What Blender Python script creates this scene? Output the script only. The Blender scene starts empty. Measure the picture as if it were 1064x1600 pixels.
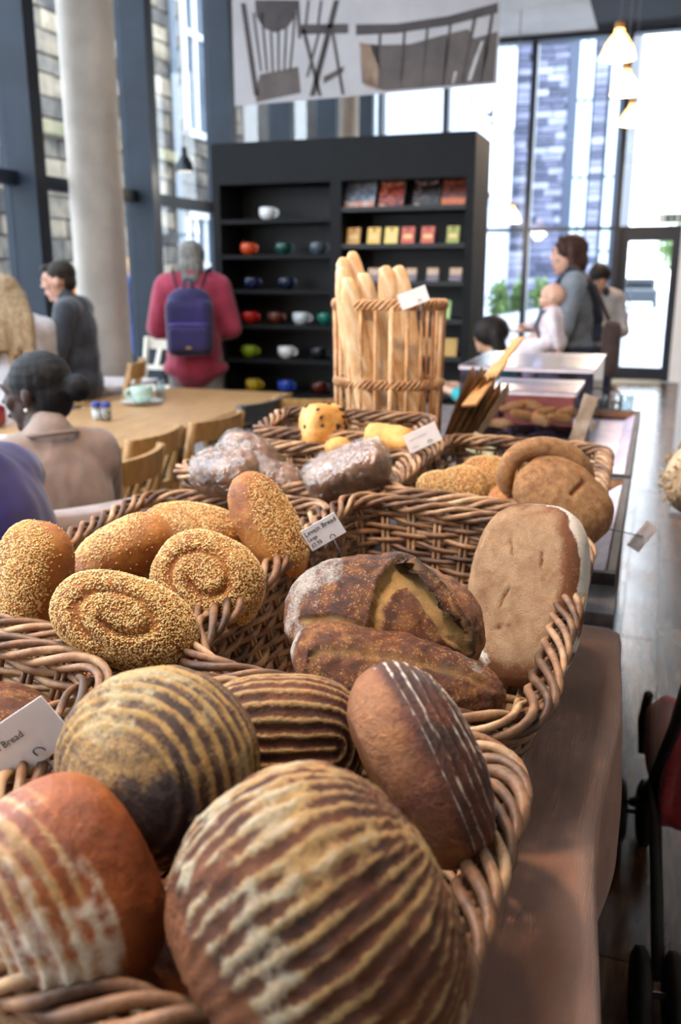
import bpy, bmesh, math, random
import numpy as np
from mathutils import Vector, Matrix, Euler

rnd = random.Random(7)
nrs = np.random.RandomState(11)
sc = bpy.context.scene
COL = sc.collection

# ---------------------------------------------------------------- camera
IMG_W, IMG_H = 1064, 1600
FPX, HORIZON, VPX, EYE = 1400.0, 430.0, 1035.0, 1.45
PITCH = math.atan((IMG_H / 2 - HORIZON) / FPX)
YAW = math.atan((VPX - IMG_W / 2) / math.hypot(FPX, IMG_H / 2 - HORIZON))
CF = Vector((-math.sin(YAW) * math.cos(PITCH), math.cos(YAW) * math.cos(PITCH), -math.sin(PITCH)))
CR = Vector((math.cos(YAW), math.sin(YAW), 0))
CU = CR.cross(CF)
CP = Vector((0, 0, EYE))
cam_d = bpy.data.cameras.new('camera')
cam = bpy.data.objects.new('camera', cam_d)
COL.objects.link(cam)
cam_d.sensor_fit = 'VERTICAL'
cam_d.sensor_height = 36.0
cam_d.lens = FPX / IMG_H * 36.0
cam_d.clip_start = 0.02
cam_d.clip_end = 300
cam.matrix_world = Matrix(((CR.x, CU.x, -CF.x, 0), (CR.y, CU.y, -CF.y, 0), (CR.z, CU.z, -CF.z, EYE), (0, 0, 0, 1)))
cam_d.dof.use_dof = True
cam_d.dof.focus_distance = 1.06
cam_d.dof.aperture_fstop = 4.6
sc.camera = cam

def ray(px, py):
    return CR * ((px - IMG_W / 2) / FPX) - CU * ((py - IMG_H / 2) / FPX) + CF
def atz(px, py, z):
    d = ray(px, py); return CP + d * ((z - EYE) / d.z)
def aty(px, py, y):
    d = ray(px, py); return CP + d * (y / d.y)
def atx(px, py, x):
    d = ray(px, py); return CP + d * (x / d.x)
def atd(px, py, t):
    return CP + ray(px, py) * t
def camv(a, b, c):
    return (CR * a + CU * b - CF * c).normalized()

# ---------------------------------------------------------------- light and exposure
sc.view_settings.view_transform = 'Standard'
sc.view_settings.look = 'None'
sc.view_settings.gamma = 1.0
sc.view_settings.use_curve_mapping = False
sc.view_settings.exposure = 1.85
world = bpy.data.worlds.new('overcast_sky')
sc.world = world
world.use_nodes = True
wn = world.node_tree
wn.nodes.clear()
w_out = wn.nodes.new('ShaderNodeOutputWorld')
w_bg = wn.nodes.new('ShaderNodeBackground')
w_bg.inputs['Color'].default_value = (0.93, 0.965, 1.0, 1)
w_bg.inputs['Strength'].default_value = 2.1
wn.links.new(w_bg.outputs[0], w_out.inputs[0])

def area_light(name, loc, aim, sx, sy, power, color):
    l = bpy.data.lights.new(name, 'AREA')
    l.shape = 'RECTANGLE'; l.size = sx; l.size_y = sy; l.energy = power; l.color = color
    o = bpy.data.objects.new(name, l); COL.objects.link(o)
    o.location = loc
    o.rotation_euler = (Vector(aim) - Vector(loc)).to_track_quat('-Z', 'Y').to_euler()
    return o

# ---------------------------------------------------------------- helpers: objects
def setp(o, label=None, cat=None, group=None, kind=None):
    if label: o['label'] = label
    if cat: o['category'] = cat
    if group: o['group'] = group
    if kind: o['kind'] = kind
    return o
ROOTM = {}
def thing(name, label, cat, loc=(0, 0, 0), rotz=0.0, group=None, kind=None):
    o = bpy.data.objects.new(name, None)
    COL.objects.link(o)
    o.empty_display_size = 0.05
    o.location = loc
    o.rotation_euler = (0, 0, rotz)
    setp(o, label, cat, group, kind)
    ROOTM[o.name] = Matrix.LocRotScale(Vector(loc), Euler((0, 0, rotz)), None)
    return o
def root_matrix(o):
    m = Matrix.Identity(4)
    while o is not None:
        if o.name in ROOTM: m = ROOTM[o.name] @ m
        o = o.parent
    return m
def link(name, me, mat, parent=None, world=False, smooth=False):
    if mat is not None and not me.materials: me.materials.append(mat)
    o = bpy.data.objects.new(name, me)
    COL.objects.link(o)
    if parent is not None:
        o.parent = parent
        if world: me.transform(root_matrix(parent).inverted())
    if smooth: me.shade_smooth()
    return o
def np_mesh(name, V, F):
    V = np.asarray(V, dtype=np.float32); F = np.asarray(F, dtype=np.int32)
    me = bpy.data.meshes.new(name)
    k = F.shape[1]
    me.vertices.add(len(V)); me.vertices.foreach_set('co', V.ravel())
    me.loops.add(F.size); me.loops.foreach_set('vertex_index', F.ravel())
    me.polygons.add(len(F)); me.polygons.foreach_set('loop_start', np.arange(0, F.size, k, dtype=np.int32))
    me.update(calc_edges=True)
    return me
def attr(me, name, vals):
    a = me.attributes.new(name, 'FLOAT', 'POINT')
    a.data.foreach_set('value', np.asarray(vals, dtype=np.float32))

def frames(P, closed, ref=None):
    if closed: T = np.roll(P, -1, 0) - np.roll(P, 1, 0)
    else: T = np.gradient(P, axis=0)
    T /= np.linalg.norm(T, axis=1)[:, None] + 1e-12
    if ref is None:
        ax = np.argmin(np.abs(T).max(0) + np.abs(T).mean(0)); ref = np.eye(3)[ax]
    B = np.cross(T, ref); B /= np.linalg.norm(B, axis=1)[:, None] + 1e-12
    N = np.cross(B, T)
    return T, B, N

class MB:
    """collects shapes for one mesh"""
    def __init__(s): s.v = []; s.f = []
    def add(s, V, F):
        o = len(s.v)
        s.v.extend(tuple(map(float, p)) for p in V)
        s.f.extend(tuple(int(i) + o for i in q) for q in F)
        return s
    def box(s, c, size, rot=None, bev=0.0):
        c = Vector(c); hx, hy, hz = size[0] / 2, size[1] / 2, size[2] / 2
        R = rot if rot is not None else Matrix.Identity(3)
        if bev <= 0:
            V = [c + R @ Vector((x * hx, y * hy, z * hz)) for x in (-1, 1) for y in (-1, 1) for z in (-1, 1)]
            F = [(0, 1, 3, 2), (4, 6, 7, 5), (0, 4, 5, 1), (2, 3, 7, 6), (0, 2, 6, 4), (1, 5, 7, 3)]
            return s.add(V, F)
        bm = bmesh.new()
        bmesh.ops.create_cube(bm, size=1.0, matrix=Matrix.Diagonal((2 * hx, 2 * hy, 2 * hz, 1)))
        bmesh.ops.bevel(bm, geom=bm.edges[:], offset=bev, segments=2, profile=0.5, affect='EDGES')
        bm.verts.index_update()
        V = [c + R @ v.co for v in bm.verts]; F = [[v.index for v in f.verts] for f in bm.faces]
        bm.free()
        return s.add(V, F)
    def boxb(s, lo, hi, bev=0.0):
        return s.box([(a + b) / 2 for a, b in zip(lo, hi)], [abs(b - a) for a, b in zip(lo, hi)], None, bev)
    def bar(s, p0, p1, w, h, up=(0, 0, 1), bev=0.0):
        p0, p1 = Vector(p0), Vector(p1); d = p1 - p0; L = d.length; d.normalize()
        up = Vector(up)
        x = d.cross(up)
        if x.length < 1e-4: x = d.cross(Vector((0, 1, 0)))
        x.normalize(); z = x.cross(d)
        R = Matrix((x, d, z)).transposed()
        return s.box((p0 + p1) / 2, (w, L, h), R, bev)
    def tube(s, path, rad, n=8, closed=False, caps=True, flat=None, ref=None):
        P = np.array([tuple(p) for p in path], dtype=float)
        M = len(P); r = np.broadcast_to(np.asarray(rad, dtype=float), (M,))
        T, B, N = frames(P, closed, ref)
        a = np.arange(n) * 2 * math.pi / n
        k1, k2 = (1, 1) if flat is None else flat
        V = P[:, None, :] + r[:, None, None] * (np.cos(a)[None, :, None] * B[:, None, :] * k1 + np.sin(a)[None, :, None] * N[:, None, :] * k2)
        V = V.reshape(-1, 3)
        F = []
        R_ = M if closed else M - 1
        for i in range(R_):
            j = (i + 1) % M
            for k in range(n):
                l = (k + 1) % n
                F.append((i * n + k, i * n + l, j * n + l, j * n + k))
        if caps and not closed:
            F.append(tuple(range(n))[::-1]); F.append(tuple((M - 1) * n + k for k in range(n)))
        return s.add(V, F)
    def lathe(s, prof, n=24, c=(0, 0, 0), R=None, cap=True):
        c = Vector(c); R = R if R is not None else Matrix.Identity(3)
        V = []; F = []
        for (r, z) in prof:
            for k in range(n):
                a = 2 * math.pi * k / n
                V.append(c + R @ Vector((r * math.cos(a), r * math.sin(a), z)))
        for i in range(len(prof) - 1):
            for k in range(n):
                l = (k + 1) % n
                F.append((i * n + k, i * n + l, (i + 1) * n + l, (i + 1) * n + k))
        if cap:
            F.append(tuple(range(n))[::-1]); F.append(tuple((len(prof) - 1) * n + k for k in range(n)))
        return s.add(V, F)
    def ell(s, c, rad, R=None, nu=16, nv=10):
        c = Vector(c); R = R if R is not None else Matrix.Identity(3)
        V = [c + R @ Vector((0, 0, -rad[2]))]; F = []
        for i in range(1, nv):
            t = -math.pi / 2 + math.pi * i / nv
            for k in range(nu):
                a = 2 * math.pi * k / nu
                V.append(c + R @ Vector((rad[0] * math.cos(t) * math.cos(a), rad[1] * math.cos(t) * math.sin(a), rad[2] * math.sin(t))))
        V.append(c + R @ Vector((0, 0, rad[2])))
        for k in range(nu):
            l = (k + 1) % nu
            F.append((0, 1 + l, 1 + k))
            b = 1 + (nv - 2) * nu
            F.append((b + k, b + l, len(V) - 1))
        for i in range(nv - 2):
            for k in range(nu):
                l = (k + 1) % nu
                F.append((1 + i * nu + k, 1 + i * nu + l, 1 + (i + 1) * nu + l, 1 + (i + 1) * nu + k))
        return s.add(V, F)
    def cap(s, p0, p1, r0, r1=None, n=14, m=5):
        """closed tapered capsule"""
        p0, p1 = Vector(p0), Vector(p1); r1 = r0 if r1 is None else r1
        d = p1 - p0; L = max(d.length, 1e-5)
        R = d.normalized().to_track_quat('Z', 'Y').to_matrix() if d.length > 1e-6 else Matrix.Identity(3)
        prof = []
        for i in range(m + 1):
            t = -math.pi / 2 + math.pi / 2 * i / m; prof.append((max(r0 * math.cos(t), 1e-4), r0 * math.sin(t)))
        for i in range(m + 1):
            t = math.pi / 2 * i / m; prof.append((max(r1 * math.cos(t), 1e-4), L + r1 * math.sin(t)))
        return s.lathe(prof, n, p0, R)
    def prism(s, pts, off):
        """flat polygon pts (3D, ordered) extruded by off"""
        n = len(pts); off = Vector(off)
        V = [Vector(p) for p in pts] + [Vector(p) + off for p in pts]
        F = [tuple(range(n))[::-1], tuple(range(n, 2 * n))] + [(i, (i + 1) % n, n + (i + 1) % n, n + i) for i in range(n)]
        return s.add(V, F)
    def mesh(s, name):
        me = bpy.data.meshes.new(name)
        me.from_pydata(s.v, [], s.f)
        me.update()
        return me
    def build(s, name, mat, parent=None, world=False, smooth=False):
        return link(name, s.mesh(name), mat, parent, world, smooth)
def fixn(o):
    bm = bmesh.new(); bm.from_mesh(o.data); bmesh.ops.recalc_face_normals(bm, faces=bm.faces); bm.to_mesh(o.data); bm.free(); return o
def copy_tree(o, parent=None):
    c = o.copy(); COL.objects.link(c); c.parent = parent
    for ch in list(o.children): copy_tree(ch, c)
    return c

# numpy value noise
def vnoise(P, scale=1.0, seed=0):
    Q = np.asarray(P) * scale + seed * 17.31
    I = np.floor(Q).astype(np.int64); f = Q - I; f = f * f * (3 - 2 * f)
    def h(i, j, k):
        n = (i * 374761393 + j * 668265263 + k * 2147483647 + seed * 974634777) & 0xffffffff
        n = ((n ^ (n >> 13)) * 1274126177) & 0xffffffff
        return ((n ^ (n >> 16)) & 0xffff) / 32767.5 - 1
    r = 0
    for a in (0, 1):
        for b in (0, 1):
            for c in (0, 1):
                w = (f[:, 0] if a else 1 - f[:, 0]) * (f[:, 1] if b else 1 - f[:, 1]) * (f[:, 2] if c else 1 - f[:, 2])
                r = r + w * h(I[:, 0] + a, I[:, 1] + b, I[:, 2] + c)
    return r
def fbm(P, scale=1.0, seed=0, oct=4):
    r = 0; a = 1.0
    for i in range(oct):
        r = r + a * vnoise(P, scale * 2 ** i, seed + i * 3); a *= 0.5
    return r / 1.9
def sstep(a, b, x):
    t = np.clip((x - a) / (b - a), 0, 1); return t * t * (3 - 2 * t)

# ---------------------------------------------------------------- materials
def lin(h):
    if not isinstance(h, str): return tuple(h)[:3] + (1,)
    h = h.lstrip('#')
    c = [int(h[i:i + 2], 16) / 255 for i in (0, 2, 4)]
    return tuple(x / 12.92 if x <= 0.04045 else ((x + 0.055) / 1.055) ** 2.4 for x in c) + (1,)
MATS = {}
class NT:
    def __init__(s, name):
        s.m = bpy.data.materials.new(name); s.m.use_nodes = True; s.t = s.m.node_tree; s.t.nodes.clear()
        s.out = s.n('OutputMaterial')
    def n(s, typ, **kw):
        x = s.t.nodes.new('ShaderNode' + typ)
        for k, v in kw.items():
            if hasattr(x, k) and not k.startswith('in_'): setattr(x, k, v)
        return x
    def l(s, a, b): s.t.links.new(a, b)
    def val(s, sock, v):
        if hasattr(v, 'links') or isinstance(v, bpy.types.NodeSocket): s.l(v, sock)
        else: sock.default_value = v
    def math(s, op, a, b=0.0, clamp=False):
        x = s.n('Math', operation=op); x.use_clamp = clamp
        s.val(x.inputs[0], a); s.val(x.inputs[1], b); return x.outputs[0]
    def mix(s, f, a, b):
        x = s.n('Mix', data_type='RGBA'); s.val(x.inputs[0], f); s.val(x.inputs[6], a); s.val(x.inputs[7], b); return x.outputs[2]
    def ramp(s, f, stops):
        x = s.n('ValToRGB'); el = x.color_ramp.elements
        while len(el) < len(stops): el.new(0.5)
        for e, (p, c) in zip(el, stops): e.position = p; e.color = lin(c) if not isinstance(c, float) else (c, c, c, 1)
        s.l(f, x.inputs[0]); return x.outputs[0]
    def noise(s, scale, detail=4, rough=0.55, vec=None, dist=0.0):
        x = s.n('TexNoise'); x.inputs['Scale'].default_value = scale; x.inputs['Detail'].default_value = detail
        x.inputs['Roughness'].default_value = rough; x.inputs['Distortion'].default_value = dist
        if vec is not None: s.l(vec, x.inputs['Vector'])
        return x.outputs[0]
    def obj(s, scale=None):
        c = s.n('TexCoord').outputs['Object']
        if scale is None: return c
        m = s.n('Mapping'); m.inputs['Scale'].default_value = scale; s.l(c, m.inputs[0]); return m.outputs[0]
    def bump(s, h, strength, dist=0.01):
        b = s.n('Bump'); b.inputs['Strength'].default_value = strength; b.inputs['Distance'].default_value = dist
        s.l(h, b.inputs['Height']); return b.outputs[0]
    def bsdf(s, color, rough=0.6, metal=0.0, normal=None, spec=0.5, coat=0.0, emit=None, estr=0.0, sheen=0.0, sss=0.0):
        p = s.n('BsdfPrincipled')
        s.val(p.inputs['Base Color'], color); s.val(p.inputs['Roughness'], rough); p.inputs['Metallic'].default_value = metal
        p.inputs['Specular IOR Level'].default_value = spec; p.inputs['Coat Weight'].default_value = coat
        p.inputs['Sheen Weight'].default_value = sheen
        if normal is not None: s.l(normal, p.inputs['Normal'])
        if emit is not None: p.inputs['Emission Color'].default_value = emit; p.inputs['Emission Strength'].default_value = estr
        s.l(p.outputs[0], s.out.inputs[0]); return p
    def rand(s): return s.n('ObjectInfo').outputs['Random']

def plain(name, c, c2=None, rough=0.6, scale=20.0, bump=0.0, metal=0.0, spec=0.5, coat=0.0, var=0.0, stretch=None, bdist=0.003, sheen=0.0, detail=4, contrast=(0.35, 0.65)):
    """two-tone procedural noise material, optional per-object brightness variation"""
    if name in MATS: return MATS[name]
    t = NT(name)
    v = t.obj(stretch)
    nz = t.noise(scale, detail, 0.55, v)
    c2 = c2 if c2 is not None else c
    col = t.ramp(nz, [(contrast[0], c), (contrast[1], c2)])
    if var:
        hs = t.n('HueSaturation'); t.l(col, hs.inputs['Color'])
        t.l(t.math('ADD', t.math('MULTIPLY', t.rand(), 2 * var), 1 - var), hs.inputs['Value']); col = hs.outputs[0]
    t.bsdf(col, rough, metal, t.bump(nz, bump, bdist) if bump else None, spec, coat, sheen=sheen)
    MATS[name] = t.m
    return t.m
def emissive(name, c, strength):
    if name in MATS: return MATS[name]
    t = NT(name); t.bsdf(lin(c), 0.5, emit=lin(c), estr=strength); MATS[name] = t.m; return t.m
def clear(name, tint='#ffffff', gloss=0.08, rough=0.02, tr=1.0):
    """thin clear sheet: transmits straight through, with a faint gloss"""
    if name in MATS: return MATS[name]
    t = NT(name)
    a = t.n('BsdfTransparent'); a.inputs[0].default_value = tuple(x * tr for x in lin(tint)[:3]) + (1,)
    g = t.n('BsdfGlossy'); g.inputs['Roughness'].default_value = rough
    fr = t.n('Fresnel'); fr.inputs['IOR'].default_value = 1.45
    front = t.math('SUBTRACT', 1.0, t.n('NewGeometry').outputs['Backfacing'])
    mx = t.n('MixShader'); t.l(t.math('MULTIPLY', t.math('MULTIPLY', fr.outputs[0], gloss / 0.08, True), front), mx.inputs[0]); t.l(a.outputs[0], mx.inputs[1]); t.l(g.outputs[0], mx.inputs[2])
    t.l(mx.outputs[0], t.out.inputs[0]); MATS[name] = t.m
    return t.m

def crust(name, cols, flour='#e6dccb', nscale=28.0, bump=0.5, rough=0.55, sharp=2.2, speck=None, spec=0.45, palemode=False):
    """bread crust: browned tones by noise, 'tone' darkens towards cols[0], 'pale' to cols[3], 'flour' dusts"""
    if name in MATS: return MATS[name]
    t = NT(name)
    v = t.obj()
    n1 = t.noise(nscale, 6, 0.6, v, 0.4)
    n2 = t.noise(nscale * 11, 6, 0.7, v)
    tone = t.n('Attribute', attribute_name='tone').outputs['Fac']
    fl = t.n('Attribute', attribute_name='flour').outputs['Fac']
    pale = t.n('Attribute', attribute_name='pale').outputs['Fac']
    f = t.math('ADD', t.math('MULTIPLY', n1, 0.75), t.math('MULTIPLY', n2, 0.25))
    f = t.math('SUBTRACT', t.math('ADD', f, t.math('MULTIPLY', tone, 0.4)), 0.2)
    col = t.ramp(f, [(0.28, cols[0]), (0.48, cols[1]), (0.68, cols[2])])
    npl = t.noise(nscale * 5.5, 5, 0.75, v)
    col = t.mix(t.math('MULTIPLY', t.math('SUBTRACT', t.math('ADD', pale, t.math('MULTIPLY', t.math('SUBTRACT', t.math('ADD', t.math('MULTIPLY', npl, 0.6), t.math('MULTIPLY', n2, 0.4)), 0.5), 1.5)), 0.4), 1.9, True), col, lin(cols[3])) if palemode else t.mix(t.math('MULTIPLY', pale, t.math('ADD', n2, 0.45), True), col, lin(cols[3]))
    if speck:
        vo = t.n('TexVoronoi'); vo.inputs['Scale'].default_value = speck[1]; t.l(v, vo.inputs['Vector'])
        sp = t.math('MULTIPLY', t.math('LESS_THAN', vo.outputs['Distance'], speck[2]), t.math('GREATER_THAN', n1, 0.48))
        col = t.mix(t.math('MULTIPLY', sp, 0.75), col, lin(speck[0]))
    n3 = t.noise(nscale * 6, 6, 0.75, v)
    ff = t.math('ADD', fl, t.math('MULTIPLY', t.math('SUBTRACT', n3, 0.5), 1.7))
    ff = t.math('MULTIPLY', t.math('SUBTRACT', ff, 0.42), sharp, True)
    ff = t.math('MULTIPLY', ff, t.math('GREATER_THAN', fl, 0.01))
    col = t.mix(ff, col, lin(flour))
    rg = t.math('ADD', rough + 0.06, t.math('MULTIPLY', ff, 0.3), True)
    h = t.math('ADD', t.math('MULTIPLY', n1, 0.6), t.math('ADD', t.math('MULTIPLY', n2, 0.55), t.math('ADD', t.math('MULTIPLY', npl, 0.5), t.math('MULTIPLY', ff, 0.3))))
    t.bsdf(col, rg, 0, t.bump(h, min(1.0, bump * 1.5), 0.007), spec)
    MATS[name] = t.m
    return t.m

M_wick = None
def wicker_mat(name, c1, c2, c3, rough=0.5):
    t = NT(name)
    v = t.obj((1, 1, 1))
    n1 = t.noise(22, 5, 0.6, v); n2 = t.noise(260, 3, 0.6, v)
    f = t.math('ADD', t.math('MULTIPLY', n1, 0.9), t.math('MULTIPLY', t.math('SUBTRACT', t.rand(), 0.5), 0.35))
    col = t.ramp(f, [(0.25, c1), (0.47, c2), (0.7, c3)])
    col = t.mix(t.math('MULTIPLY', t.math('GREATER_THAN', n2, 0.62), 0.35), col, lin('#3a2415'))
    t.bsdf(col, rough, 0, t.bump(n2, 0.25, 0.002), 0.4)
    return t.m
M_wick = wicker_mat('willow_rods', '#4a3122', '#886245', '#bb9873')
M_cane = wicker_mat('honey_cane', '#8a5a34', '#b98a5c', '#d9b48a')
M_glass = clear('window_glass', '#f4faff', 0.08)
M_acryl = clear('clear_acrylic', '#e9e6f2', 0.14, 0.05, 0.93)
M_frame = plain('dark_blue_grey_frame', '#161d27', '#1c2530', rough=0.6, scale=4, spec=0.25)
M_black = plain('black_board', '#09090b', '#0e0e11', rough=0.55, scale=6)
M_blackf = plain('charcoal_front', '#0d0d0f', '#121214', rough=0.75, scale=5, spec=0.25)
M_paper = plain('white_card', '#f2f0f6', '#fbfafd', rough=0.7, scale=30)
M_ink = plain('dark_ink', '#3a3a44', '#4a4a55', rough=0.7)
M_steel = plain('steel_wire', '#55555c', '#80808a', rough=0.3, metal=0.9)
M_oak = plain('oak', '#97714a', '#ae8658', rough=0.4, scale=6, stretch=(9, 1.2, 9), bump=0.05, var=0.06)
M_oakc = plain('oak_chair', '#97703f', '#b08854', rough=0.42, scale=7, stretch=(6, 6, 1.5), var=0.08)
M_white = plain('white_paint', '#e8e8ea', '#f0f0f2', rough=0.6, scale=3)
# ================================================================ the room
LX, BY, RX, NY, CEIL = -4.1, 13.5, 1.95, -2.6, 4.56
def plank_mat():
    t = NT('dark_floor_boards')
    v = t.obj((7, 0.9, 7))
    n = t.noise(5, 6, 0.6, v, 0.6)
    f = t.math('ADD', n, t.math('MULTIPLY', t.math('SUBTRACT', t.rand(), 0.5), 0.22))
    col = t.ramp(f, [(0.3, '#33200f'), (0.5, '#573a22'), (0.72, '#7a5838')])
    n2 = t.noise(3, 3, 0.5, t.obj())
    t.bsdf(col, t.math('ADD', t.math('MULTIPLY', n2, 0.25), 0.12), 0, t.bump(n, 0.08, 0.004), 0.5)
    return t.m
M_plank = plank_mat()
fl = setp(MB().boxb((LX - 0.1, NY, -0.12), (RX, BY, -0.012)).build('floor', plain('floor_bed', '#140d08', '#1c130c', rough=0.8)), 'dark boarded floor running the length of the room', None, None, 'structure')
PW = 0.145
plank_me = [MB().boxb((-PW / 2 + 0.0015, -L / 2 + 0.002, -0.012), (PW / 2 - 0.0015, L / 2 - 0.002, 0.0), 0.0012).mesh('floor_board') for L in (2.4, 1.9)]
for m in plank_me: m.materials.append(M_plank)
nb = 0
for i in range(int((RX - LX) / PW) + 1):
    x = LX + PW * (i + 0.5)
    if x > RX - 0.05: break
    near = -0.2 < x < 0.9
    L = 1.9 if near else 2.4
    y = 0.2 - rnd.random() * L if near else (1.6 - rnd.random() * L)
    while y < BY:
        yc = y + L / 2
        if (near or (x < -0.9 and yc < 9.0) or (x > -1.4 and x < -0.2 and yc > 4.5)) and yc + L / 2 < BY and nb < 298:
            o = bpy.data.objects.new('floor_board', plank_me[0 if L == 2.4 else 1]); COL.objects.link(o)
            o.parent = fl; o.location = (x, yc, 0); nb += 1
        y += L
fr_ = MB().boxb((LX - 0.1, NY, -0.0115), (RX, BY, -0.006)).build('floor_surface', plain('floor_far', '#33231a', '#4a3424', rough=0.28, scale=5, stretch=(7, 0.9, 7)), fl)

M_ceil = plain('pale_ceiling', '#b9b6b4', '#c4c1bf', rough=0.8, scale=2)
M_dceil = plain('black_ceiling', '#0d0f16', '#12141c', rough=0.8, scale=2)
KX0, KX1, KY0, KY1 = -3.95, -0.9, -1.6, 3.7      # unseen rooflight opening, added to bring daylight down on the bread
cm_ = MB().boxb((LX - 0.1, NY, CEIL + 0.03), (RX, KY0, CEIL + 0.25)).boxb((LX - 0.1, KY1, CEIL + 0.03), (RX, BY, CEIL + 0.25)).boxb((LX - 0.1, KY0, CEIL + 0.03), (KX0, KY1, CEIL + 0.25)).boxb((KX1, KY0, CEIL + 0.03), (RX, KY1, CEIL + 0.25))
ce = setp(cm_.build('ceiling', M_dceil), 'pale panelled ceiling with a black section beside it', None, None, 'structure')
pm = MB().boxb((-0.745, -0.745, 0), (0.745, 0.745, 0.03)).mesh('ceiling_panel'); pm.materials.append(M_ceil)
for i in range(2):
    for j in range(10):
        if BY - 0.75 - 1.5 * j < KY1 + 0.8: continue
        o = bpy.data.objects.new('ceiling_panel', pm); COL.objects.link(o); o.parent = ce
        o.location = (-1.07 - 0.75 - 1.5 * i, BY - 0.75 - 1.5 * j, CEIL)
setp(MB().boxb((RX, NY, 0), (RX + 0.15, BY, CEIL)).build('wall_right', plain('plaster_right', '#8c857d', '#989189', rough=0.8)), 'plain plaster wall on the aisle side', None, None, 'structure')
setp(MB().boxb((LX - 0.1, NY - 0.15, 0), (RX + 0.15, NY, CEIL)).build('wall_near', plain('plaster_near', '#7d756d', '#89817a', rough=0.8)), 'plain plaster wall behind the counter end', None, None, 'structure')
setp(MB().boxb((0.2, BY - 0.1, 0), (RX, BY + 0.1, CEIL)).build('wall_back', M_white), 'white wall beside the glass door', None, None, 'structure')
setp(MB().boxb((0.165, 5.87, 0.0), (0.75, 6.4, CEIL)).build('trim_1', M_white), 'white square pillar at the end of the aisle', None, None, 'structure')

w3 = thing('added_rooflight', 'unseen rooflight added to brighten the near end of the room', None, ((KX0 + KX1) / 2, (KY0 + KY1) / 2, CEIL), 0, None, 'structure')
for k in range(3):
    a, b = KX0 + (KX1 - KX0) * k / 3, KX0 + (KX1 - KX0) * (k + 1) / 3
    MB().boxb((a + 0.03, KY0, CEIL + 0.12), (b - 0.03, KY1, CEIL + 0.132)).build('pane', M_glass, w3, True)
    if k: MB().boxb((a - 0.03, KY0, CEIL + 0.08), (a + 0.03, KY1, CEIL + 0.17)).build('glazing_bar', M_frame, w3, True)
# window wall on the long side
w1 = thing('window_1', 'tall glazed wall with dark blue grey fins beside the dining tables', None, (LX, 6, 0), 0, None, 'structure')
MY = [0.85, 2.31, 3.78, 5.25, 6.72, 8.19, 9.66, 11.13, 12.6]
for y in MY:
    MB().boxb((LX - 0.06, y - 0.06, 0), (LX + 0.2, y + 0.06, CEIL)).build('mullion', M_frame, w1, True)
for i in range(len(MY)):
    y0 = MY[i] + 0.06; y1 = (MY[i + 1] if i + 1 < len(MY) else BY) - 0.06
    MB().boxb((LX - 0.03, y0, 2.02), (LX + 0.06, y1, 2.11)).build('transom', M_frame, w1, True)
    MB().boxb((LX - 0.03, y0, 0.0), (LX + 0.06, y1, 0.09)).build('sill_rail', M_frame, w1, True)
    for (z0, z1) in ((0.09, 2.02), (2.11, CEIL)):
        MB().boxb((LX - 0.006, y0, z0), (LX + 0.006, y1, z1)).build('pane', M_glass, w1, True)
# window wall at the end
w2 = thing('window_2', 'glazed end wall looking out to a slate clad building', None, (-2, BY, 0), 0, None, 'structure')
MX = [-4.04, -3.08, -1.87, -0.64]
M_fr2 = plain('dark_end_frame', '#161b28', '#1d2433', rough=0.45)
for x in MX:
    MB().boxb((x - 0.04, BY - 0.12, 0), (x + 0.04, BY + 0.05, CEIL)).build('mullion', M_fr2, w2, True)
MB().boxb((LX, BY - 0.14, CEIL - 0.07), (0.2, BY + 0.05, CEIL)).build('head_rail', M_fr2, w2, True)
for i in range(3):
    MB().boxb((MX[i] + 0.04, BY - 0.05, 2.05), (MX[i + 1] - 0.04, BY + 0.05, 2.1)).build('transom', M_fr2, w2, True)
    MB().boxb((MX[i] + 0.04, BY - 0.05, 0), (MX[i + 1] - 0.04, BY + 0.05, 0.06)).build('sill_rail', M_fr2, w2, True)
    for (z0, z1) in ((0.06, 2.05), (2.1, CEIL - 0.07)):
        MB().boxb((MX[i] + 0.04, BY - 0.006, z0), (MX[i + 1] - 0.04, BY + 0.006, z1)).build('pane', M_glass, w2, True)
MB().boxb((-0.6, BY - 0.006, 2.1), (0.2, BY + 0.006, CEIL - 0.07)).build('pane', M_glass, w2, True)
MB().boxb((-0.6, BY - 0.05, 2.05), (0.2, BY + 0.05, 2.1)).build('transom', M_fr2, w2, True)
d1 = thing('door_1', 'glass entrance door in a dark metal frame at the end wall', None, (-0.2, BY, 0), 0, None, 'structure')
for a, b in (((-0.6, 0, 0.0), (-0.47, 0, 2.05)), ((0.09, 0, 0.0), (0.2, 0, 2.05)), ((-0.47, 0, 0.02), (0.09, 0, 0.19)), ((-0.47, 0, 1.9), (0.09, 0, 2.05))):
    MB().boxb((a[0], BY - 0.04, a[2]), (b[0], BY + 0.04, b[2])).build('door_rail', M_fr2, d1, True)
MB().boxb((-0.47, BY - 0.005, 0.19), (0.09, BY + 0.005, 1.9)).build('pane', M_glass, d1, True)
hb = MB(); hb.tube([(-0.4, BY - 0.09, 0.85), (-0.4, BY - 0.09, 1.3)], 0.012); hb.bar((-0.4, BY - 0.09, 0.9), (-0.4, BY - 0.03, 0.9), 0.015, 0.015); hb.bar((-0.4, BY - 0.09, 1.25), (-0.4, BY - 0.03, 1.25), 0.015, 0.015)
hb.build('handle', M_steel, d1, True)
setp(MB().boxb((-0.55, BY - 0.62, 0.0), (0.1, BY - 0.08, 0.025), 0.005).build('door_mat', plain('tan_mat', '#8d8271', '#a39884', rough=0.95, scale=80, bump=0.4)), 'tan door mat inside the glass entrance door', 'mat')

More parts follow.
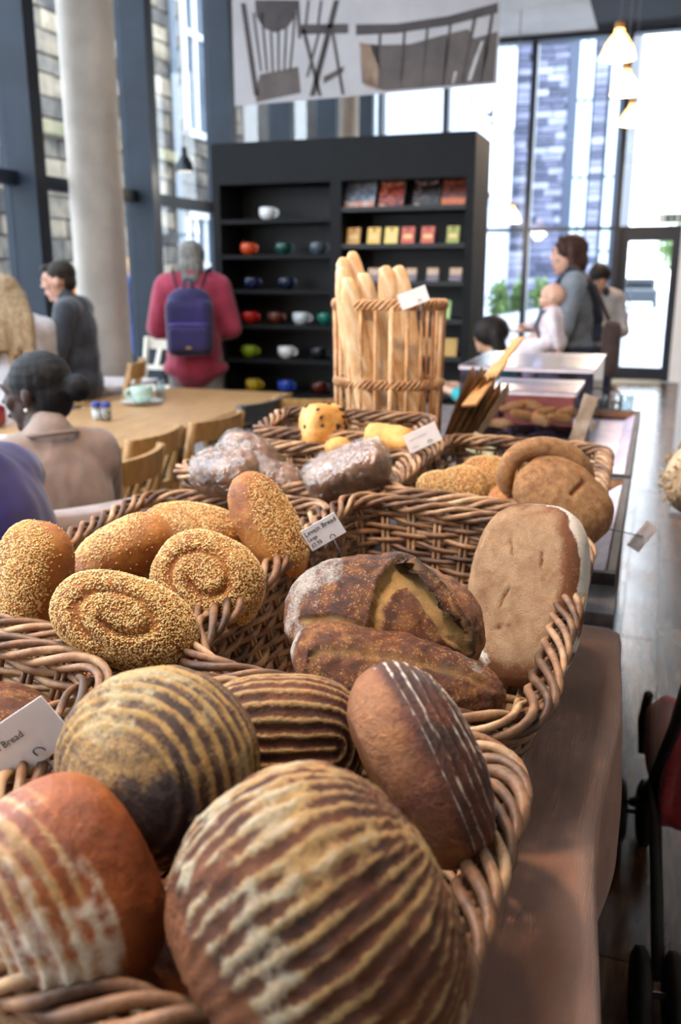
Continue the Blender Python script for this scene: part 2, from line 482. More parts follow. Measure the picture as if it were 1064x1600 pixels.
ex = thing('exit_sign', 'green and white emergency exit sign above the glass door', 'sign', aty(1050, 349, BY - 0.2))
eo = ROOTM[ex.name].translation
MB().box((0, 0, 0.065), (0.36, 0.05, 0.13), None, 0.004).build('casing', M_white, ex)
MB().boxb((-0.09, -0.03, 0.02), (0.13, -0.026, 0.11)).build('green_field', plain('exit_green', '#3f6a62', '#477269', rough=0.5), ex)
g = MB(); g.ell((-0.02, -0.032, 0.09), (0.009, 0.002, 0.009)); g.bar((-0.02, -0.032, 0.08), (-0.01, -0.032, 0.055), 0.012, 0.003, (0, 1, 0)); g.bar((-0.01, -0.032, 0.055), (-0.03, -0.032, 0.03), 0.008, 0.003, (0, 1, 0)); g.bar((-0.01, -0.032, 0.055), (0.01, -0.032, 0.035), 0.008, 0.003, (0, 1, 0)); g.boxb((0.05, -0.033, 0.03), (0.08, -0.031, 0.1))
g.build('pictogram', M_white, ex)
hg = MB(); hg.bar((-0.12, 0, 0.13), (-0.12, 0, CEIL - eo.z), 0.008, 0.008); hg.bar((0.12, 0, 0.13), (0.12, 0, CEIL - eo.z), 0.008, 0.008); hg.build('hanger', M_steel, ex)

# round concrete columns
M_conc = plain('fair_faced_concrete', '#9b9187', '#b3a89c', rough=0.75, scale=3, bump=0.05, detail=8)
def column(px, py, d, label, r=0.185):
    c = atd(px, py, d)
    m = MB(); m.lathe([(r, 0.0)] + [(r, CEIL * k / 12) for k in range(1, 13)], 40)
    for k in range(3):
        z = 1.25 + 1.2 * k
    o = m.build('concrete_column', M_conc, None, False, True)
    o.location = (c.x, c.y, 0.0)
    setp(o, label, 'column', 'round concrete columns along the window wall')
column(157, 400, 6.45, 'round pale concrete column beside the man in a dark sweater')
column(538, 180, 11.4, 'round concrete column seen far off above the black shelf unit')

# ================================================================ outside
M_pave = plain('pale_paving', '#b9bcc2', '#c9ccd2', rough=0.8, scale=1.5)
setp(MB().boxb((-30, BY + 0.1, -0.3), (30, 90, -0.02)).build('ground_outside', M_pave), 'pale paved ground outside the end windows', None, None, 'structure')
setp(MB().boxb((-30, -8, -0.3), (LX - 0.15, BY + 0.1, -0.02)).build('ground_side', M_pave), 'pale paved yard outside the window wall', None, None, 'structure')

# sandstone building beyond the long window wall
M_stone = None
def stone_mat():
    t = NT('weathered_sandstone')
    n = t.noise(3.2, 7, 0.65, t.obj())
    f = t.math('ADD', n, t.math('MULTIPLY', t.math('SUBTRACT', t.rand(), 0.5), 0.45))
    col = t.ramp(f, [(0.25, '#3f3c3b'), (0.45, '#645e56'), (0.6, '#857866'), (0.8, '#a0937f')])
    t.bsdf(col, 0.9, 0, t.bump(n, 0.5, 0.05)); return t.m
M_stone = stone_mat()
M_mort = plain('old_mortar', '#5d5750', '#6b655d', rough=0.95, scale=6)
SX = -8.2
ya, yb = atx(176, 100, SX).y, atx(216, 100, SX).y
zg = atx(190, 190, SX).z
b1 = thing('stone_building', 'weathered sandstone building with sash windows outside the window wall', 'building', (SX, 12, 0))
MB().boxb((SX - 3, 8.7, -0.3), (SX - 0.03, ya, 6.2)).build('wall', M_mort, b1, True)
MB().boxb((SX - 3, ya, -0.3), (SX - 0.03, yb, zg)).build('wall', M_mort, b1, True)
MB().boxb((SX - 3, yb, -0.3), (SX - 0.03, 24, 6.2)).build('wall', M_mort, b1, True)
wy0, wy1 = atx(280, 100, SX).y, atx(340, 100, SX).y
wz0 = atx(300, 215, SX).z
ly0, ly1 = atx(286, 370, SX).y, atx(336, 370, SX).y
lz0, lz1 = 0.7, atx(310, 333, SX).z
ns = 0; z = 0.0
while z < 5.75:
    h = rnd.choice((0.24, 0.27, 0.3))
    y = 9.2 - rnd.random() * 0.5
    while y < 17.4:
        L = rnd.uniform(0.45, 0.85)
        yc, zc = y + L / 2, z + h / 2
        inwin = (wy0 - 0.1 < yc < wy1 + 0.1 and zc > wz0 - 0.1) or (ly0 - 0.1 < yc < ly1 + 0.1 and lz0 < zc < lz1)
        if not inwin and not (ya - 0.2 < yc < yb + 0.2 and zc > zg - 0.1) and ns < 299 and zc > 0.6:
            k = rnd.uniform(0.0, 0.05)
            MB().box((SX + k / 2 - 0.015, yc, zc), (0.06 + k, L - 0.025, h - 0.025), None, 0.015).build('stone', M_stone, b1, True); ns += 1
        y += L
    z += h
MB().boxb((SX - 0.03, 8.7, zg - 0.45), (SX + 0.16, wy0 - 0.1, zg - 0.3)).build('string_course', plain('mossy_ledge', '#6a6b50', '#8a8064', rough=0.9, scale=4), b1, True)
M_sash = plain('white_sash', '#dfe3e8', '#eceff3', rough=0.5)
M_dpane = plain('dark_pane', '#39434f', '#59636f', rough=0.1, scale=1.2)
def sash(y0, y1, z0, z1, cols, rows):
    w = MB(); t_ = 0.11
    w.boxb((SX - 0.02, y0, z0), (SX + 0.1, y0 + t_, z1)); w.boxb((SX - 0.02, y1 - t_, z0), (SX + 0.1, y1, z1)); w.boxb((SX - 0.02, y0, z0), (SX + 0.1, y1, z0 + t_)); w.boxb((SX - 0.02, y0, z1 - t_), (SX + 0.1, y1, z1))
    o = w.build('window', M_sash, b1, True)
    for i in range(cols):
        for j in range(rows):
            a, b = y0 + t_ + (y1 - y0 - 2 * t_) * i / cols, y0 + t_ + (y1 - y0 - 2 * t_) * (i + 1) / cols
            c, d = z0 + t_ + (z1 - z0 - 2 * t_) * j / rows, z0 + t_ + (z1 - z0 - 2 * t_) * (j + 1) / rows
            MB().boxb((SX - 0.01, a + 0.04, c + 0.04), (SX + 0.01, b - 0.04, d - 0.04)).build('pane', M_dpane, o, True)
    gb = MB()
    for i in range(1, cols):
        a = y0 + t_ + (y1 - y0 - 2 * t_) * i / cols; gb.boxb((SX - 0.015, a - 0.045, z0 + t_), (SX + 0.06, a + 0.045, z1 - t_))
    for j in range(1, rows):
        c = z0 + t_ + (z1 - z0 - 2 * t_) * j / rows; gb.boxb((SX - 0.015, y0 + t_, c - 0.045), (SX + 0.07, y1 - t_, c + 0.045))
    gb.build('glazing_bar', M_sash, o, True)
sash(wy0, wy1, wz0, wz0 + 3.4, 3, 2)
sash(ly0, ly1, lz0, lz1, 3, 2)
pp = MB(); yq = atx(266, 200, SX).y; pp.tube([(SX + 0.12, yq, 0), (SX + 0.12, yq, 6.5)], 0.06, 10); pp.build('drain_pipe', plain('grey_pipe', '#55606c', '#606b77', rough=0.6), b1, True)

# slate clad building beyond the end wall
SY = 22.0
def slate_mat():
    t = NT('purple_grey_slate')
    n = t.noise(4, 5, 0.6, t.obj((1, 1, 4)))
    f = t.math('ADD', t.math('MULTIPLY', n, 0.5), t.math('MULTIPLY', t.rand(), 0.75))
    col = t.ramp(f, [(0.2, '#35384a'), (0.45, '#4d5066'), (0.7, '#6c6d84'), (0.95, '#9a9bb0')])
    t.bsdf(col, 0.45, 0, t.bump(n, 0.2, 0.03)); return t.m
M_slate = slate_mat()
xl, xr = aty(802, 200, SY).x, aty(972, 300, SY).x
b2 = thing('slate_building', 'dark slate clad building with tall bright window strips beyond the end wall', 'building', ((xl + xr) / 2, SY, 0))
MB().boxb((-7.4, SY + 0.05, -0.2), (xr, SY + 6, 12)).build('wall', plain('slate_backing', '#2a2d3a', '#343746', rough=0.7), b2, True)
xs = [aty(p, 200, SY).x for p in (828, 884, 900, 922, 925, 945, 950, 964)]
M_strip = plain('pale_window_strip', '#c3dae6', '#dcecf4', rough=0.15, scale=1)
M_jamb = plain('slate_blue_jamb', '#3a4256', '#444c60', rough=0.5)
MB().boxb((xs[1], SY - 0.02, 0), (xs[2], SY + 0.06, 9)).build('jamb', M_jamb, b2, True)
for (a, b) in ((xs[2], (xs[2] + xs[3]) / 2 - 0.02), ((xs[2] + xs[3]) / 2 + 0.02, xs[3]), (xs[6], xs[7])):
    z = 0.4
    while z < 8.5:
        MB().boxb((a, SY - 0.01, z), (b, SY + 0.06, z + 1.55)).build('window_pane', M_strip, b2, True); z += 1.6
sl = 0; z = 0.5
while z < 7.4:
    for (a, b) in ((xl, xs[0] - 0.02), (xs[0], xs[1]), (xs[4], xs[5])):
        x = a - (0 if b - a < 0.6 else rnd.random() * 0.25)
        while x < b - 0.03:
            L = rnd.uniform(0.3, 0.6); x1 = min(x + L, b); x0 = max(x, a)
            if x1 - x0 > 0.05 and sl < 298:
                k = rnd.uniform(0.02, 0.07)
                MB().boxb((x0 + 0.006, SY - k, z + 0.008), (x1 - 0.006, SY + 0.05, z + 0.142)).build('slate', M_slate, b2, True); sl += 1
            x += L
    z += 0.15
# side wing with white framed windows
b3 = thing('white_window_wing', 'building wing with large white framed windows seen past the shelf unit', 'building', (-3.5, 19.5, 0))
WXX = -3.4
wya, wyb = atx(766, 100, WXX).y, atx(800, 120, WXX).y
MB().boxb((WXX - 2.5, 16.5, -0.2), (WXX - 0.05, SY - 0.1, 9)).build('wall', plain('pale_render', '#b9bfd0', '#c9cfdd', rough=0.8), b3, True)
for (z0, z1) in ((4.4, 6.2), (2.9, 4.3)):
    for (a, b) in ((16.7, wya - 0.1), (wya, wyb)):
        w = MB()
        w.boxb((WXX - 0.05, a, z0), (WXX + 0.08, a + 0.14, z1)); w.boxb((WXX - 0.05, b - 0.14, z0), (WXX + 0.08, b, z1)); w.boxb((WXX - 0.05, a, z0), (WXX + 0.08, b, z0 + 0.12)); w.boxb((WXX - 0.05, a, z1 - 0.12), (WXX + 0.08, b, z1))
        o = w.build('window', M_sash, b3, True)
        MB().boxb((WXX - 0.06, a + 0.14, z0 + 0.12), (WXX - 0.02, b - 0.14, z1 - 0.12)).build('pane', M_strip, o, True)

# shrubs, planter wall, tree, car
M_leaf = plain('shrub_leaf', '#4d6b35', '#7d9a57', rough=0.6, scale=8, var=0.2)
def foliage(name, c, rad, n, size, seed, mat, parent):
    R = np.random.RandomState(seed)
    d = R.normal(size=(n, 3)); d /= np.linalg.norm(d, axis=1)[:, None]
    p = d * (R.rand(n)[:, None] ** 0.4) * np.array(rad) * (0.8 + 0.35 * vnoise(d, 2.5, seed))[:, None] + np.array(c)
    u = R.normal(size=(n, 3)); u /= np.linalg.norm(u, axis=1)[:, None]
    w = np.cross(u, R.normal(size=(n, 3))); w /= np.linalg.norm(w, axis=1)[:, None]
    s = size * (0.6 + 0.8 * R.rand(n))[:, None]
    V = np.stack([p - u * s, p + w * s * 0.45, p + u * s, p - w * s * 0.45], 1).reshape(-1, 3)
    F = np.arange(4 * n).reshape(-1, 4)
    return setp(link(name, np_mesh(name, V, F), mat, parent, True), None, None, None, 'stuff')
for k, (px, d, lab) in enumerate(((780, 17.2, 'green shrub outside the end window nearest the black shelf unit'), (812, 17.6, 'green shrub outside the end window in the middle of the planter'), (846, 17.3, 'green shrub behind the baby outside the end window'), (880, 17.8, 'green shrub at the door end of the outdoor planter'))):
    c = aty(px, 470, d)
    r = thing('leafy_shrub', lab, 'shrub', (c.x, d, 0), 0, 'shrubs in the planter outside')
    foliage('foliage', (c.x, d, 0.95), (0.215, 0.36, 0.52), 700, 0.06, 40 + k, M_leaf, r)
    sm = MB()
    for q in range(4): sm.tube([(c.x + 0.03 * q, d, 0.0), (c.x + 0.12 * (q - 1.5), d + 0.04 * q, 0.7)], 0.012, 6)
    sm.build('stems', plain('bark', '#4a3a2a', '#5c4a38', rough=0.9), r, True)
pa, pb = aty(740, 500, 16.6), aty(872, 478, 16.6)
setp(MB().prism([(pa.x - 1, 16.4, -0.02), (pb.x, 16.4, -0.02), (pb.x, 16.4, 0.93), (pa.x - 1, 16.4, 0.5)], (0, 0.25, 0)).build('planter_wall', plain('white_concrete', '#d6d8dd', '#e2e4e8', rough=0.7)), 'low white sloping planter wall in front of the shrubs', 'wall')
tc = aty(1052, 400, 40)
tr = thing('street_tree', 'leafy tree seen far off through the glass door', 'tree', (tc.x, 40, 0))
foliage('foliage', (tc.x + 0.3, 40, 2.6), (1.1, 1.1, 1.3), 1500, 0.13, 9, M_leaf, tr)
MB().tube([(tc.x + 0.3, 40, -0.02), (tc.x + 0.35, 40, 2.2)], [0.12, 0.07], 8).build('trunk', plain('bark', '#4a3a2a'), tr, True)
cc = aty(998, 462, 46)
car = thing('parked_car', 'dark car seen far off through the glass door', 'car', (cc.x, 46, 0))
M_car = plain('dark_car_paint', '#2c3138', '#363c44', rough=0.3)
c = MB(); c.box((0, 0, 0.55), (1.7, 3.9, 0.6), None, 0.12); c.build('body', M_car, car)
c = MB(); c.box((0, 0.2, 1.05), (1.45, 2.0, 0.55), None, 0.16); c.build('cabin', plain('car_glass', '#1c2228', '#252c33', rough=0.15), car)
for sx in (-0.75, 0.75):
    for sy in (-1.25, 1.25):
        MB().lathe([(0.05, -0.1), (0.3, -0.1), (0.31, 0), (0.3, 0.1), (0.05, 0.1)], 16, (sx, sy, 0.3), Matrix.Rotation(math.pi / 2, 3, 'Y')).build('wheel', plain('rubber', '#141416', '#1c1c1f', rough=0.8), car)
# ================================================================ the bread counter
CT = 0.85
M_cwood = plain('grey_weathered_wood', '#4e4a4c', '#686366', rough=0.7, scale=9, stretch=(6, 1, 6), bump=0.15)
M_dwood = plain('dark_counter_side', '#2a1d16', '#38281f', rough=0.6, scale=6, stretch=(6, 6, 1))
ct = thing('bread_counter', 'long dark wooden counter carrying the bread baskets', 'counter', (-0.55, 2.2, 0))
MB().boxb((-1.05, 0.2, CT - 0.07), (-0.05, 4.3, CT - 0.012)).build('top', M_cwood, ct, True)
MB().boxb((-0.09, 0.22, 0.03), (-0.07, 4.28, CT - 0.07)).build('front_panel', M_dwood, ct, True)
MB().boxb((-1.03, 0.22, 0.03), (-1.01, 4.28, CT - 0.07)).build('back_panel', M_dwood, ct, True)
for yy in (0.22, 4.26): MB().boxb((-1.01, yy, 0.03), (-0.09, yy + 0.02, CT - 0.07)).build('end_panel', M_dwood, ct, True)
MB().boxb((-1.0, 0.3, 0.0), (-0.12, 4.2, 0.03)).build('plinth', M_black, ct, True)
# cloth laid over the counter under the near baskets
def cloth():
    t = NT('brown_linen')
    v = t.obj()
    w1 = t.n('TexWave'); w1.inputs['Scale'].default_value = 160; t.l(v, w1.inputs['Vector'])
    w2 = t.n('TexWave'); w2.bands_direction = 'Y'; w2.inputs['Scale'].default_value = 160; t.l(v, w2.inputs['Vector'])
    n = t.noise(9, 5, 0.6, v)
    col = t.ramp(n, [(0.3, '#7a5444'), (0.7, '#98705c')])
    h = t.math('ADD', w1.outputs['Fac'], w2.outputs['Fac'])
    t.bsdf(col, 0.9, 0, t.bump(h, 0.5, 0.0015), 0.2, sheen=0.3); return t.m
M_cloth = cloth()
NXc, NYc = 60, 70
V = []
for j in range(NYc + 1):
    for i in range(NXc + 1):
        y = 0.22 + (1.53 - 0.22) * j / NYc
        s = 1.28 * i / NXc      # distance from far left edge across the top and down the front
        top = 1.035
        edge = -0.016 - 0.006 * math.sin(9 * y) + 0.01 * math.sin(3.1 * y + 1)
        if s < top: x, zz = -1.05 + (edge + 1.05) * s / top, CT + 0.004 + 0.0025 * math.sin(13 * y + 9 * s) * (s / top)
        else:
            a = s - top; x, zz = edge + 0.012 * math.sin(min(a / 0.02, math.pi / 2)) + 0.012 * math.sin(11 * y + 4 * a) * min(a * 6, 1), CT + 0.004 - 0.9 * a
        V.append((x, y, zz))
F = [(j * (NXc + 1) + i, j * (NXc + 1) + i + 1, (j + 1) * (NXc + 1) + i + 1, (j + 1) * (NXc + 1) + i) for j in range(NYc) for i in range(NXc)]
o = MB().add(V, F).build('counter_cloth', M_cloth, None, False, True)
md = o.modifiers.new('thick', 'SOLIDIFY'); md.thickness = 0.004; md.offset = 1
setp(o, 'brown linen cloth hanging over the aisle edge of the counter', 'cloth')

# ---------------------------------------------------------------- wicker baskets
def rounded_loop(C, M, rr=0.22):
    """closed smooth loop through four corner points, M samples (by share of rim length)"""
    C = [np.array(tuple(c), float) for c in C]
    pts = []
    for i in range(4):
        a, b, c = C[i - 1], C[i], C[(i + 1) % 4]
        la, lc = np.linalg.norm(a - b), np.linalg.norm(c - b); r = rr * min(la, lc)
        p0 = b + (a - b) / la * r; p2 = b + (c - b) / lc * r
        for k in range(9):
            t = k / 8; pts.append((1 - t) ** 2 * p0 + 2 * t * (1 - t) * b + t * t * p2)
    pts = np.array(pts); Q = np.vstack([pts, pts[:1]])
    s = np.concatenate([[0], np.cumsum(np.linalg.norm(np.diff(Q, axis=0), axis=1))])
    u = np.linspace(0, s[-1], M, endpoint=False)
    return np.stack([np.interp(u, s, Q[:, k]) for k in range(3)], 1), s[-1]
BASKET = {}
def basket(label, rim, depth, inset=0.045, courses=9, rod=0.0046, rimr=0.005, rimw=0.021, group='willow bread baskets on the counter', pitch=0.2, strands=5, base_z=None, seed=1, step=0.05, rr=0.2, mat=None):
    mat = mat or M_wick
    R = np.random.RandomState(seed)
    rim = [Vector(p) for p in rim]
    cen = sum(rim, Vector()) / 4
    base = []
    for p in rim:
        d = Vector((cen.x - p.x, cen.y - p.y, 0)); d.normalize()
        q = p + d * inset * 1.4; q.z = (p.z - depth) if base_z is None else base_z
        base.append(q)
    per = rounded_loop(rim, 8, rr)[1]
    K = int(per / step / 2) * 2; M = K * 4
    PR, _ = rounded_loop(rim, M, rr); PB, _ = rounded_loop(base, M, rr)
    T = np.roll(PR, -1, 0) - np.roll(PR, 1, 0); T /= np.linalg.norm(T, axis=1)[:, None]
    O = np.cross(T, (0, 0, 1.0)); O /= np.linalg.norm(O, axis=1)[:, None]
    out = np.sign(np.sum(O * (PR - np.array(tuple(cen))), 1).mean()); O *= out
    bc = sum(base, Vector()) / 4
    r = thing('wicker_basket', label, 'basket', (bc.x, bc.y, bc.z), 0, group)
    idx = np.arange(M)
    def lev(s): return PB * (1 - s) + PR * s
    for c in range(courses):
        s = (c + 0.6) / (courses + 0.7)
        ph = np.cos(math.pi * idx / 4 + math.pi * c)
        P = lev(s) + O * (ph * rod * 1.1)[:, None]
        P[:, 2] += 0.0035 * vnoise(P, 14, seed + c) + 0.0022 * np.sin(math.pi * idx / 8 + c * 1.7)
        rr_ = rod * (1.0 + 0.22 * vnoise(P, 9, seed * 3 + c)) * R.uniform(0.88, 1.15)
        MB().tube(P, rr_, 6, True, ref=np.array((0, 0, 1.0))).build('weaver', mat, r, True, True)
    for k in range(K):
        i = k * 4
        pth = []
        for s in np.linspace(0.0, 1.0, 5):
            pth.append(PB[i] * (1 - s) + PR[i] * s)
        pth = np.array(pth)
        m = MB()
        for e in (-0.5, 0.5):
            m.tube(pth + T[i] * e * rod * 2.0, rod * 0.85, 5)
        m.build('stake', mat, r, True, True)
    n2 = int(per / 0.008)
    P2, _ = rounded_loop(rim, n2, rr)
    T2 = np.roll(P2, -1, 0) - np.roll(P2, 1, 0); T2 /= np.linalg.norm(T2, axis=1)[:, None]
    O2 = np.cross(T2, (0, 0, 1.0)); O2 /= np.linalg.norm(O2, axis=1)[:, None]; O2 *= out
    U2 = np.cross(O2, T2); U2 *= np.sign(U2[:, 2].mean())
    turns = max(1, round(per / pitch))
    for j in range(strands):
        a = 2 * math.pi * (turns * np.arange(n2) / n2 + j / strands) + 0.25 * vnoise(P2, 9, seed + 50)
        P = P2 + O2 * (rimw * 0.75 * np.cos(a))[:, None] + U2 * (rimw * 0.5 * np.sin(a) + rimr)[:, None]
        P += 0.0016 * np.stack([vnoise(P2, 30, seed + 60 + j), vnoise(P2, 30, seed + 70 + j), vnoise(P2, 30, seed + 80 + j)], 1)
        rd = rimr * (1 + 0.18 * vnoise(P, 16, seed + j)) * R.uniform(0.9, 1.1)
        MB().tube(P, rd, 7, True, ref=np.array((0, 0, 1.0))).build('rim_strand', mat, r, True, True)
    # woven floor of the basket
    m = MB(); nb_ = 16
    B = [np.array(tuple(p)) for p in base]
    for k in range(nb_ + 1):
        t = (k + 0.0) / nb_
        a = B[0] * (1 - t) + B[1] * t; b = B[3] * (1 - t) + B[2] * t
        pts = [a * (1 - u) + b * u + np.array((0, 0, 0.003 * (-1) ** (k + q))) for q, u in enumerate(np.linspace(0.02, 0.98, 10))]
        m.tube(pts, 0.006, 5)
    for k in range(7):
        t = (k + 0.5) / 7
        a = B[0] * (1 - t) + B[3] * t; b = B[1] * (1 - t) + B[2] * t
        m.tube([a * 0.99 + b * 0.01, b], 0.006, 5)
    m.prism([tuple(p - np.array((0, 0, 0.012))) for p in B], (0, 0, 0.006))
    m.build('woven_base', mat, r, True, True)
    return r
def lvl(z, *pts): return [atz(px, py, z) for px, py in pts]

Z0 = 1.0
xL, xM, xR = -0.955, -0.53, -0.1
# near basket (two thirds of the bottom of the picture)
basket('nearest willow basket, piled with floury ridged sourdough loaves', [(xM + 0.02, 0.40, 0.995), (xR, 0.40, 0.985), (xR + 0.01, 0.805, 0.985), (xM + 0.015, 0.825, 1.0)], 0.135, base_z=CT + 0.02, courses=12, seed=1, rimw=0.022, rimr=0.0056, pitch=0.15)
basket('willow basket with a split sourdough and a loaf leaning on its aisle side', [(xM + 0.015, 0.865, 1.0), (xR + 0.01, 0.845, 0.985), (xR + 0.02, 1.50, 1.02), (xM + 0.02, 1.535, 1.05)], 0.15, base_z=CT + 0.02, courses=14, seed=2)
basket('willow basket of sesame seed loaves in front of the seated diners', [(xL + 0.05, 0.915, 1.0), (xM - 0.025, 0.865, 1.0), (xM - 0.03, 1.56, 1.02), (xL - 0.0, 1.56, 1.01)], 0.14, base_z=CT + 0.02, courses=13, seed=3)
basket('willow basket cut off by the picture edge, with a white card on its side', [(xL, 0.44, 1.0), (xM - 0.03, 0.44, 0.995), (xM - 0.03, 0.82, 1.0), (xL, 0.87, 1.0)], 0.14, base_z=CT + 0.02, courses=11, seed=4, rod=0.005)
basket('willow basket holding the loaves wrapped in clear film', [(-0.93, 1.615, 1.045), (-0.475, 1.59, 1.035), (-0.49, 1.90, 1.06), (-0.93, 1.90, 1.06)], 0.13, base_z=CT + 0.045, courses=13, seed=5)
basket('willow basket of small sesame rolls behind the split sourdough basket', [(-0.475, 1.60, 1.045), (xR + 0.02, 1.585, 1.03), (xR + 0.01, 2.16, 1.05), (-0.465, 2.16, 1.055)], 0.13, base_z=CT + 0.03, courses=12, seed=6)
basket('willow basket with golden fruit loaves in front of the baguettes', [(-0.885, 1.93, 1.085), (-0.51, 1.93, 1.085), (-0.50, 2.13, 1.105), (-0.89, 2.13, 1.105)], 0.15, base_z=CT + 0.06, courses=13, seed=7)
# ================================================================ bread
ICO = {}
def ico(sub):
    if sub not in ICO:
        bm = bmesh.new(); bmesh.ops.create_icosphere(bm, subdivisions=sub, radius=1.0)
        bm.verts.index_update()
        ICO[sub] = (np.array([v.co[:] for v in bm.verts]), np.array([[v.index for v in f.verts] for f in bm.faces], dtype=np.int32))
        bm.free()
    return ICO[sub]
def basis(X, Z):
    X = Vector(X).normalized(); Z = Vector(Z); Z = (Z - X * Z.dot(X)).normalized(); Y = Z.cross(X)
    return Matrix((X, Y, Z)).transposed()
def vnormals(V, F):
    n = np.cross(V[F[:, 1]] - V[F[:, 0]], V[F[:, 2]] - V[F[:, 0]])
    N = np.zeros_like(V)
    for k in range(3): np.add.at(N, F[:, k], n)
    return N / (np.linalg.norm(N, axis=1)[:, None] + 1e-12)
LOAF = {}
def loaf(name, label, center, X, Z, a, b, ct, cb, mat, seed=1, sub=6, p=2.3, lump=0.03, fine=0.006, rings=None, shape=None, group=None, cat='bread', seg=None, rmax=1.95, rmin=-1.0):
    """crusty loaf: X long axis, Z towards its top; returns object and arrays"""
    D, F = ico(sub)
    q = D / ((np.abs(D) ** p).sum(1) ** (1 / p))[:, None]
    V = np.empty_like(q)
    V[:, 0] = q[:, 0] * a; V[:, 1] = q[:, 1] * b
    V[:, 2] = np.where(q[:, 2] > 0, q[:, 2] * ct, q[:, 2] * cb)
    flat = cb * 0.8
    V[:, 2] = np.where(V[:, 2] < -flat, -flat + (V[:, 2] + flat) * 0.12, V[:, 2])
    L = min(a, b, ct)
    A = dict(tone=0.5 + 0 * V[:, 0], flour=0 * V[:, 0], pale=0 * V[:, 0], seed=0 * V[:, 0], D=D)
    N = vnormals(V, F)
    V = V + N * (lump * L * fbm(V, 1.1 / L * 0.6, seed, 3))[:, None] * 1.6
    V = V + N * (fine * fbm(V, 90, seed + 5, 3))[:, None] * 0.5
    half = max(a - b, 0) * 0.95 if seg is None else seg
    dx = np.maximum(np.abs(V[:, 0]) - half, 0); d = np.hypot(dx, V[:, 1])
    th = np.arctan2(d / b, V[:, 2] / ct)
    A['arc'] = th * (b + ct) / 2; A['N'] = N
    if rings:
        sp, amp = rings
        s = A['arc'] + 0.0018 * vnoise(V, 16, seed + 9) + 0.0011 * vnoise(V, 70, seed + 10)
        rg = ((0.5 + 0.5 * np.cos(2 * math.pi * s / sp)) ** 1.7) * 2 - 0.75
        m = sstep(rmax + 0.2, rmax - 0.2, th) * sstep(rmin - 0.15, rmin + 0.15, th)
        V = V + N * (amp * rg * m)[:, None]
        A['ring'] = rg; A['rmask'] = m
    if shape: V = shape(V, A, seed)
    me = np_mesh(name, V, F)
    for k in ('tone', 'flour', 'pale'): attr(me, k, A[k])
    me.materials.append(mat); me.shade_smooth()
    o = bpy.data.objects.new(name, me); COL.objects.link(o)
    m4 = basis(X, Z).to_4x4(); m4.translation = Vector(center)
    o.matrix_world = m4
    setp(o, label, cat, group)
    return o, V, F, A
M_seed = plain('sesame_seed', '#cfa05a', '#ecce92', rough=0.5, scale=120, contrast=(0.3, 0.6))
def sesame(o, V, F, dens, n, size=0.0031, seed=3, name='sesame_seeds', mat=None):
    R = np.random.RandomState(seed)
    A_, B_, C_ = V[F[:, 0]], V[F[:, 1]], V[F[:, 2]]
    nn = np.cross(B_ - A_, C_ - A_); ar = np.linalg.norm(nn, axis=1)
    w = ar * np.clip(dens[F].mean(1), 0, 1); cs = np.cumsum(w)
    f = np.searchsorted(cs, R.rand(n) * cs[-1]); f = np.minimum(f, len(F) - 1)
    u, v = R.rand(n), R.rand(n); k = u + v > 1; u[k] = 1 - u[k]; v[k] = 1 - v[k]
    P = A_[f] + (B_[f] - A_[f]) * u[:, None] + (C_[f] - A_[f]) * v[:, None]
    N = nn[f] / (ar[f][:, None] + 1e-12)
    T = np.cross(N, R.normal(size=(n, 3))); T /= np.linalg.norm(T, axis=1)[:, None] + 1e-9
    T = T + N * R.normal(size=n)[:, None] * 0.25; T /= np.linalg.norm(T, axis=1)[:, None]
    B = np.cross(N, T)
    s = size * (0.75 + 0.45 * R.rand(n))[:, None]
    P = P + N * s * 0.12
    Q = np.stack([P + T * s * 0.55, P + B * s * 0.34 - T * s * 0.1, P - T * s * 0.5, P - B * s * 0.34 - T * s * 0.1, P + N * s * 0.28, P - N * s * 0.2], 1).reshape(-1, 3)
    t = np.array([(0, 1, 4), (1, 2, 4), (2, 3, 4), (3, 0, 4), (1, 0, 5), (2, 1, 5), (3, 2, 5), (0, 3, 5)])
    FF = (np.arange(n)[:, None, None] * 6 + t[None]).reshape(-1, 3)
    c = link(name, np_mesh(name, Q, FF), mat or M_seed, o, False, True)
    setp(c, None, None, None, 'stuff')
    return c

C_ridge = crust('ridged_crust', ['#3a1e12', '#6b3a1e', '#8f5630', '#be9860'], '#d0c6ac', 22, 0.6, 0.5, 1.5, palemode=True)
C_dark = crust('dark_boule_crust', ['#3b2a26', '#5c4034', '#84603c', '#c49c58'], '#d8c8a0', 26, 0.55, 0.5, palemode=True)
C_smooth = crust('smooth_russet_crust', ['#4e230f', '#7d3d17', '#a55c28', '#a8804e'], '#d8cfbf', 16, 0.3, 0.38, 1.3, palemode=True)
C_gloss = crust('glossy_brown_crust', ['#3d1a0e', '#6d3418', '#9c6234', '#b07a4c'], '#e8ddcc', 18, 0.5, 0.38)
C_sour = crust('blistered_crust', ['#42221a', '#86491f', '#c2803a', '#e2b672'], '#e9e1d6', 55, 0.65, 0.45, 1.7, speck=('#cf9c60', 270, 0.32))
C_tan = crust('tan_base_crust', ['#74421c', '#94704e', '#ab8864', '#c9a880'], '#e8e0d4', 40, 0.45, 0.7, speck=('#e0d0b8', 260, 0.12))
C_lbrown = crust('grainy_brown_crust', ['#6d4424', '#9a6a3e', '#b98a58', '#8a5226'], '#e0ccb0', 70, 0.45, 0.6, speck=('#cfa878', 300, 0.22))
C_ses = crust('golden_seed_crust', ['#623012', '#9c5c22', '#c08438', '#c9985a'], '#e8d6a8', 24, 0.35, 0.36)
C_gold = crust('golden_egg_crust', ['#a2662a', '#cf9448', '#e2b36c', '#6a3a16'], '#f0dcb0', 14, 0.25, 0.45)
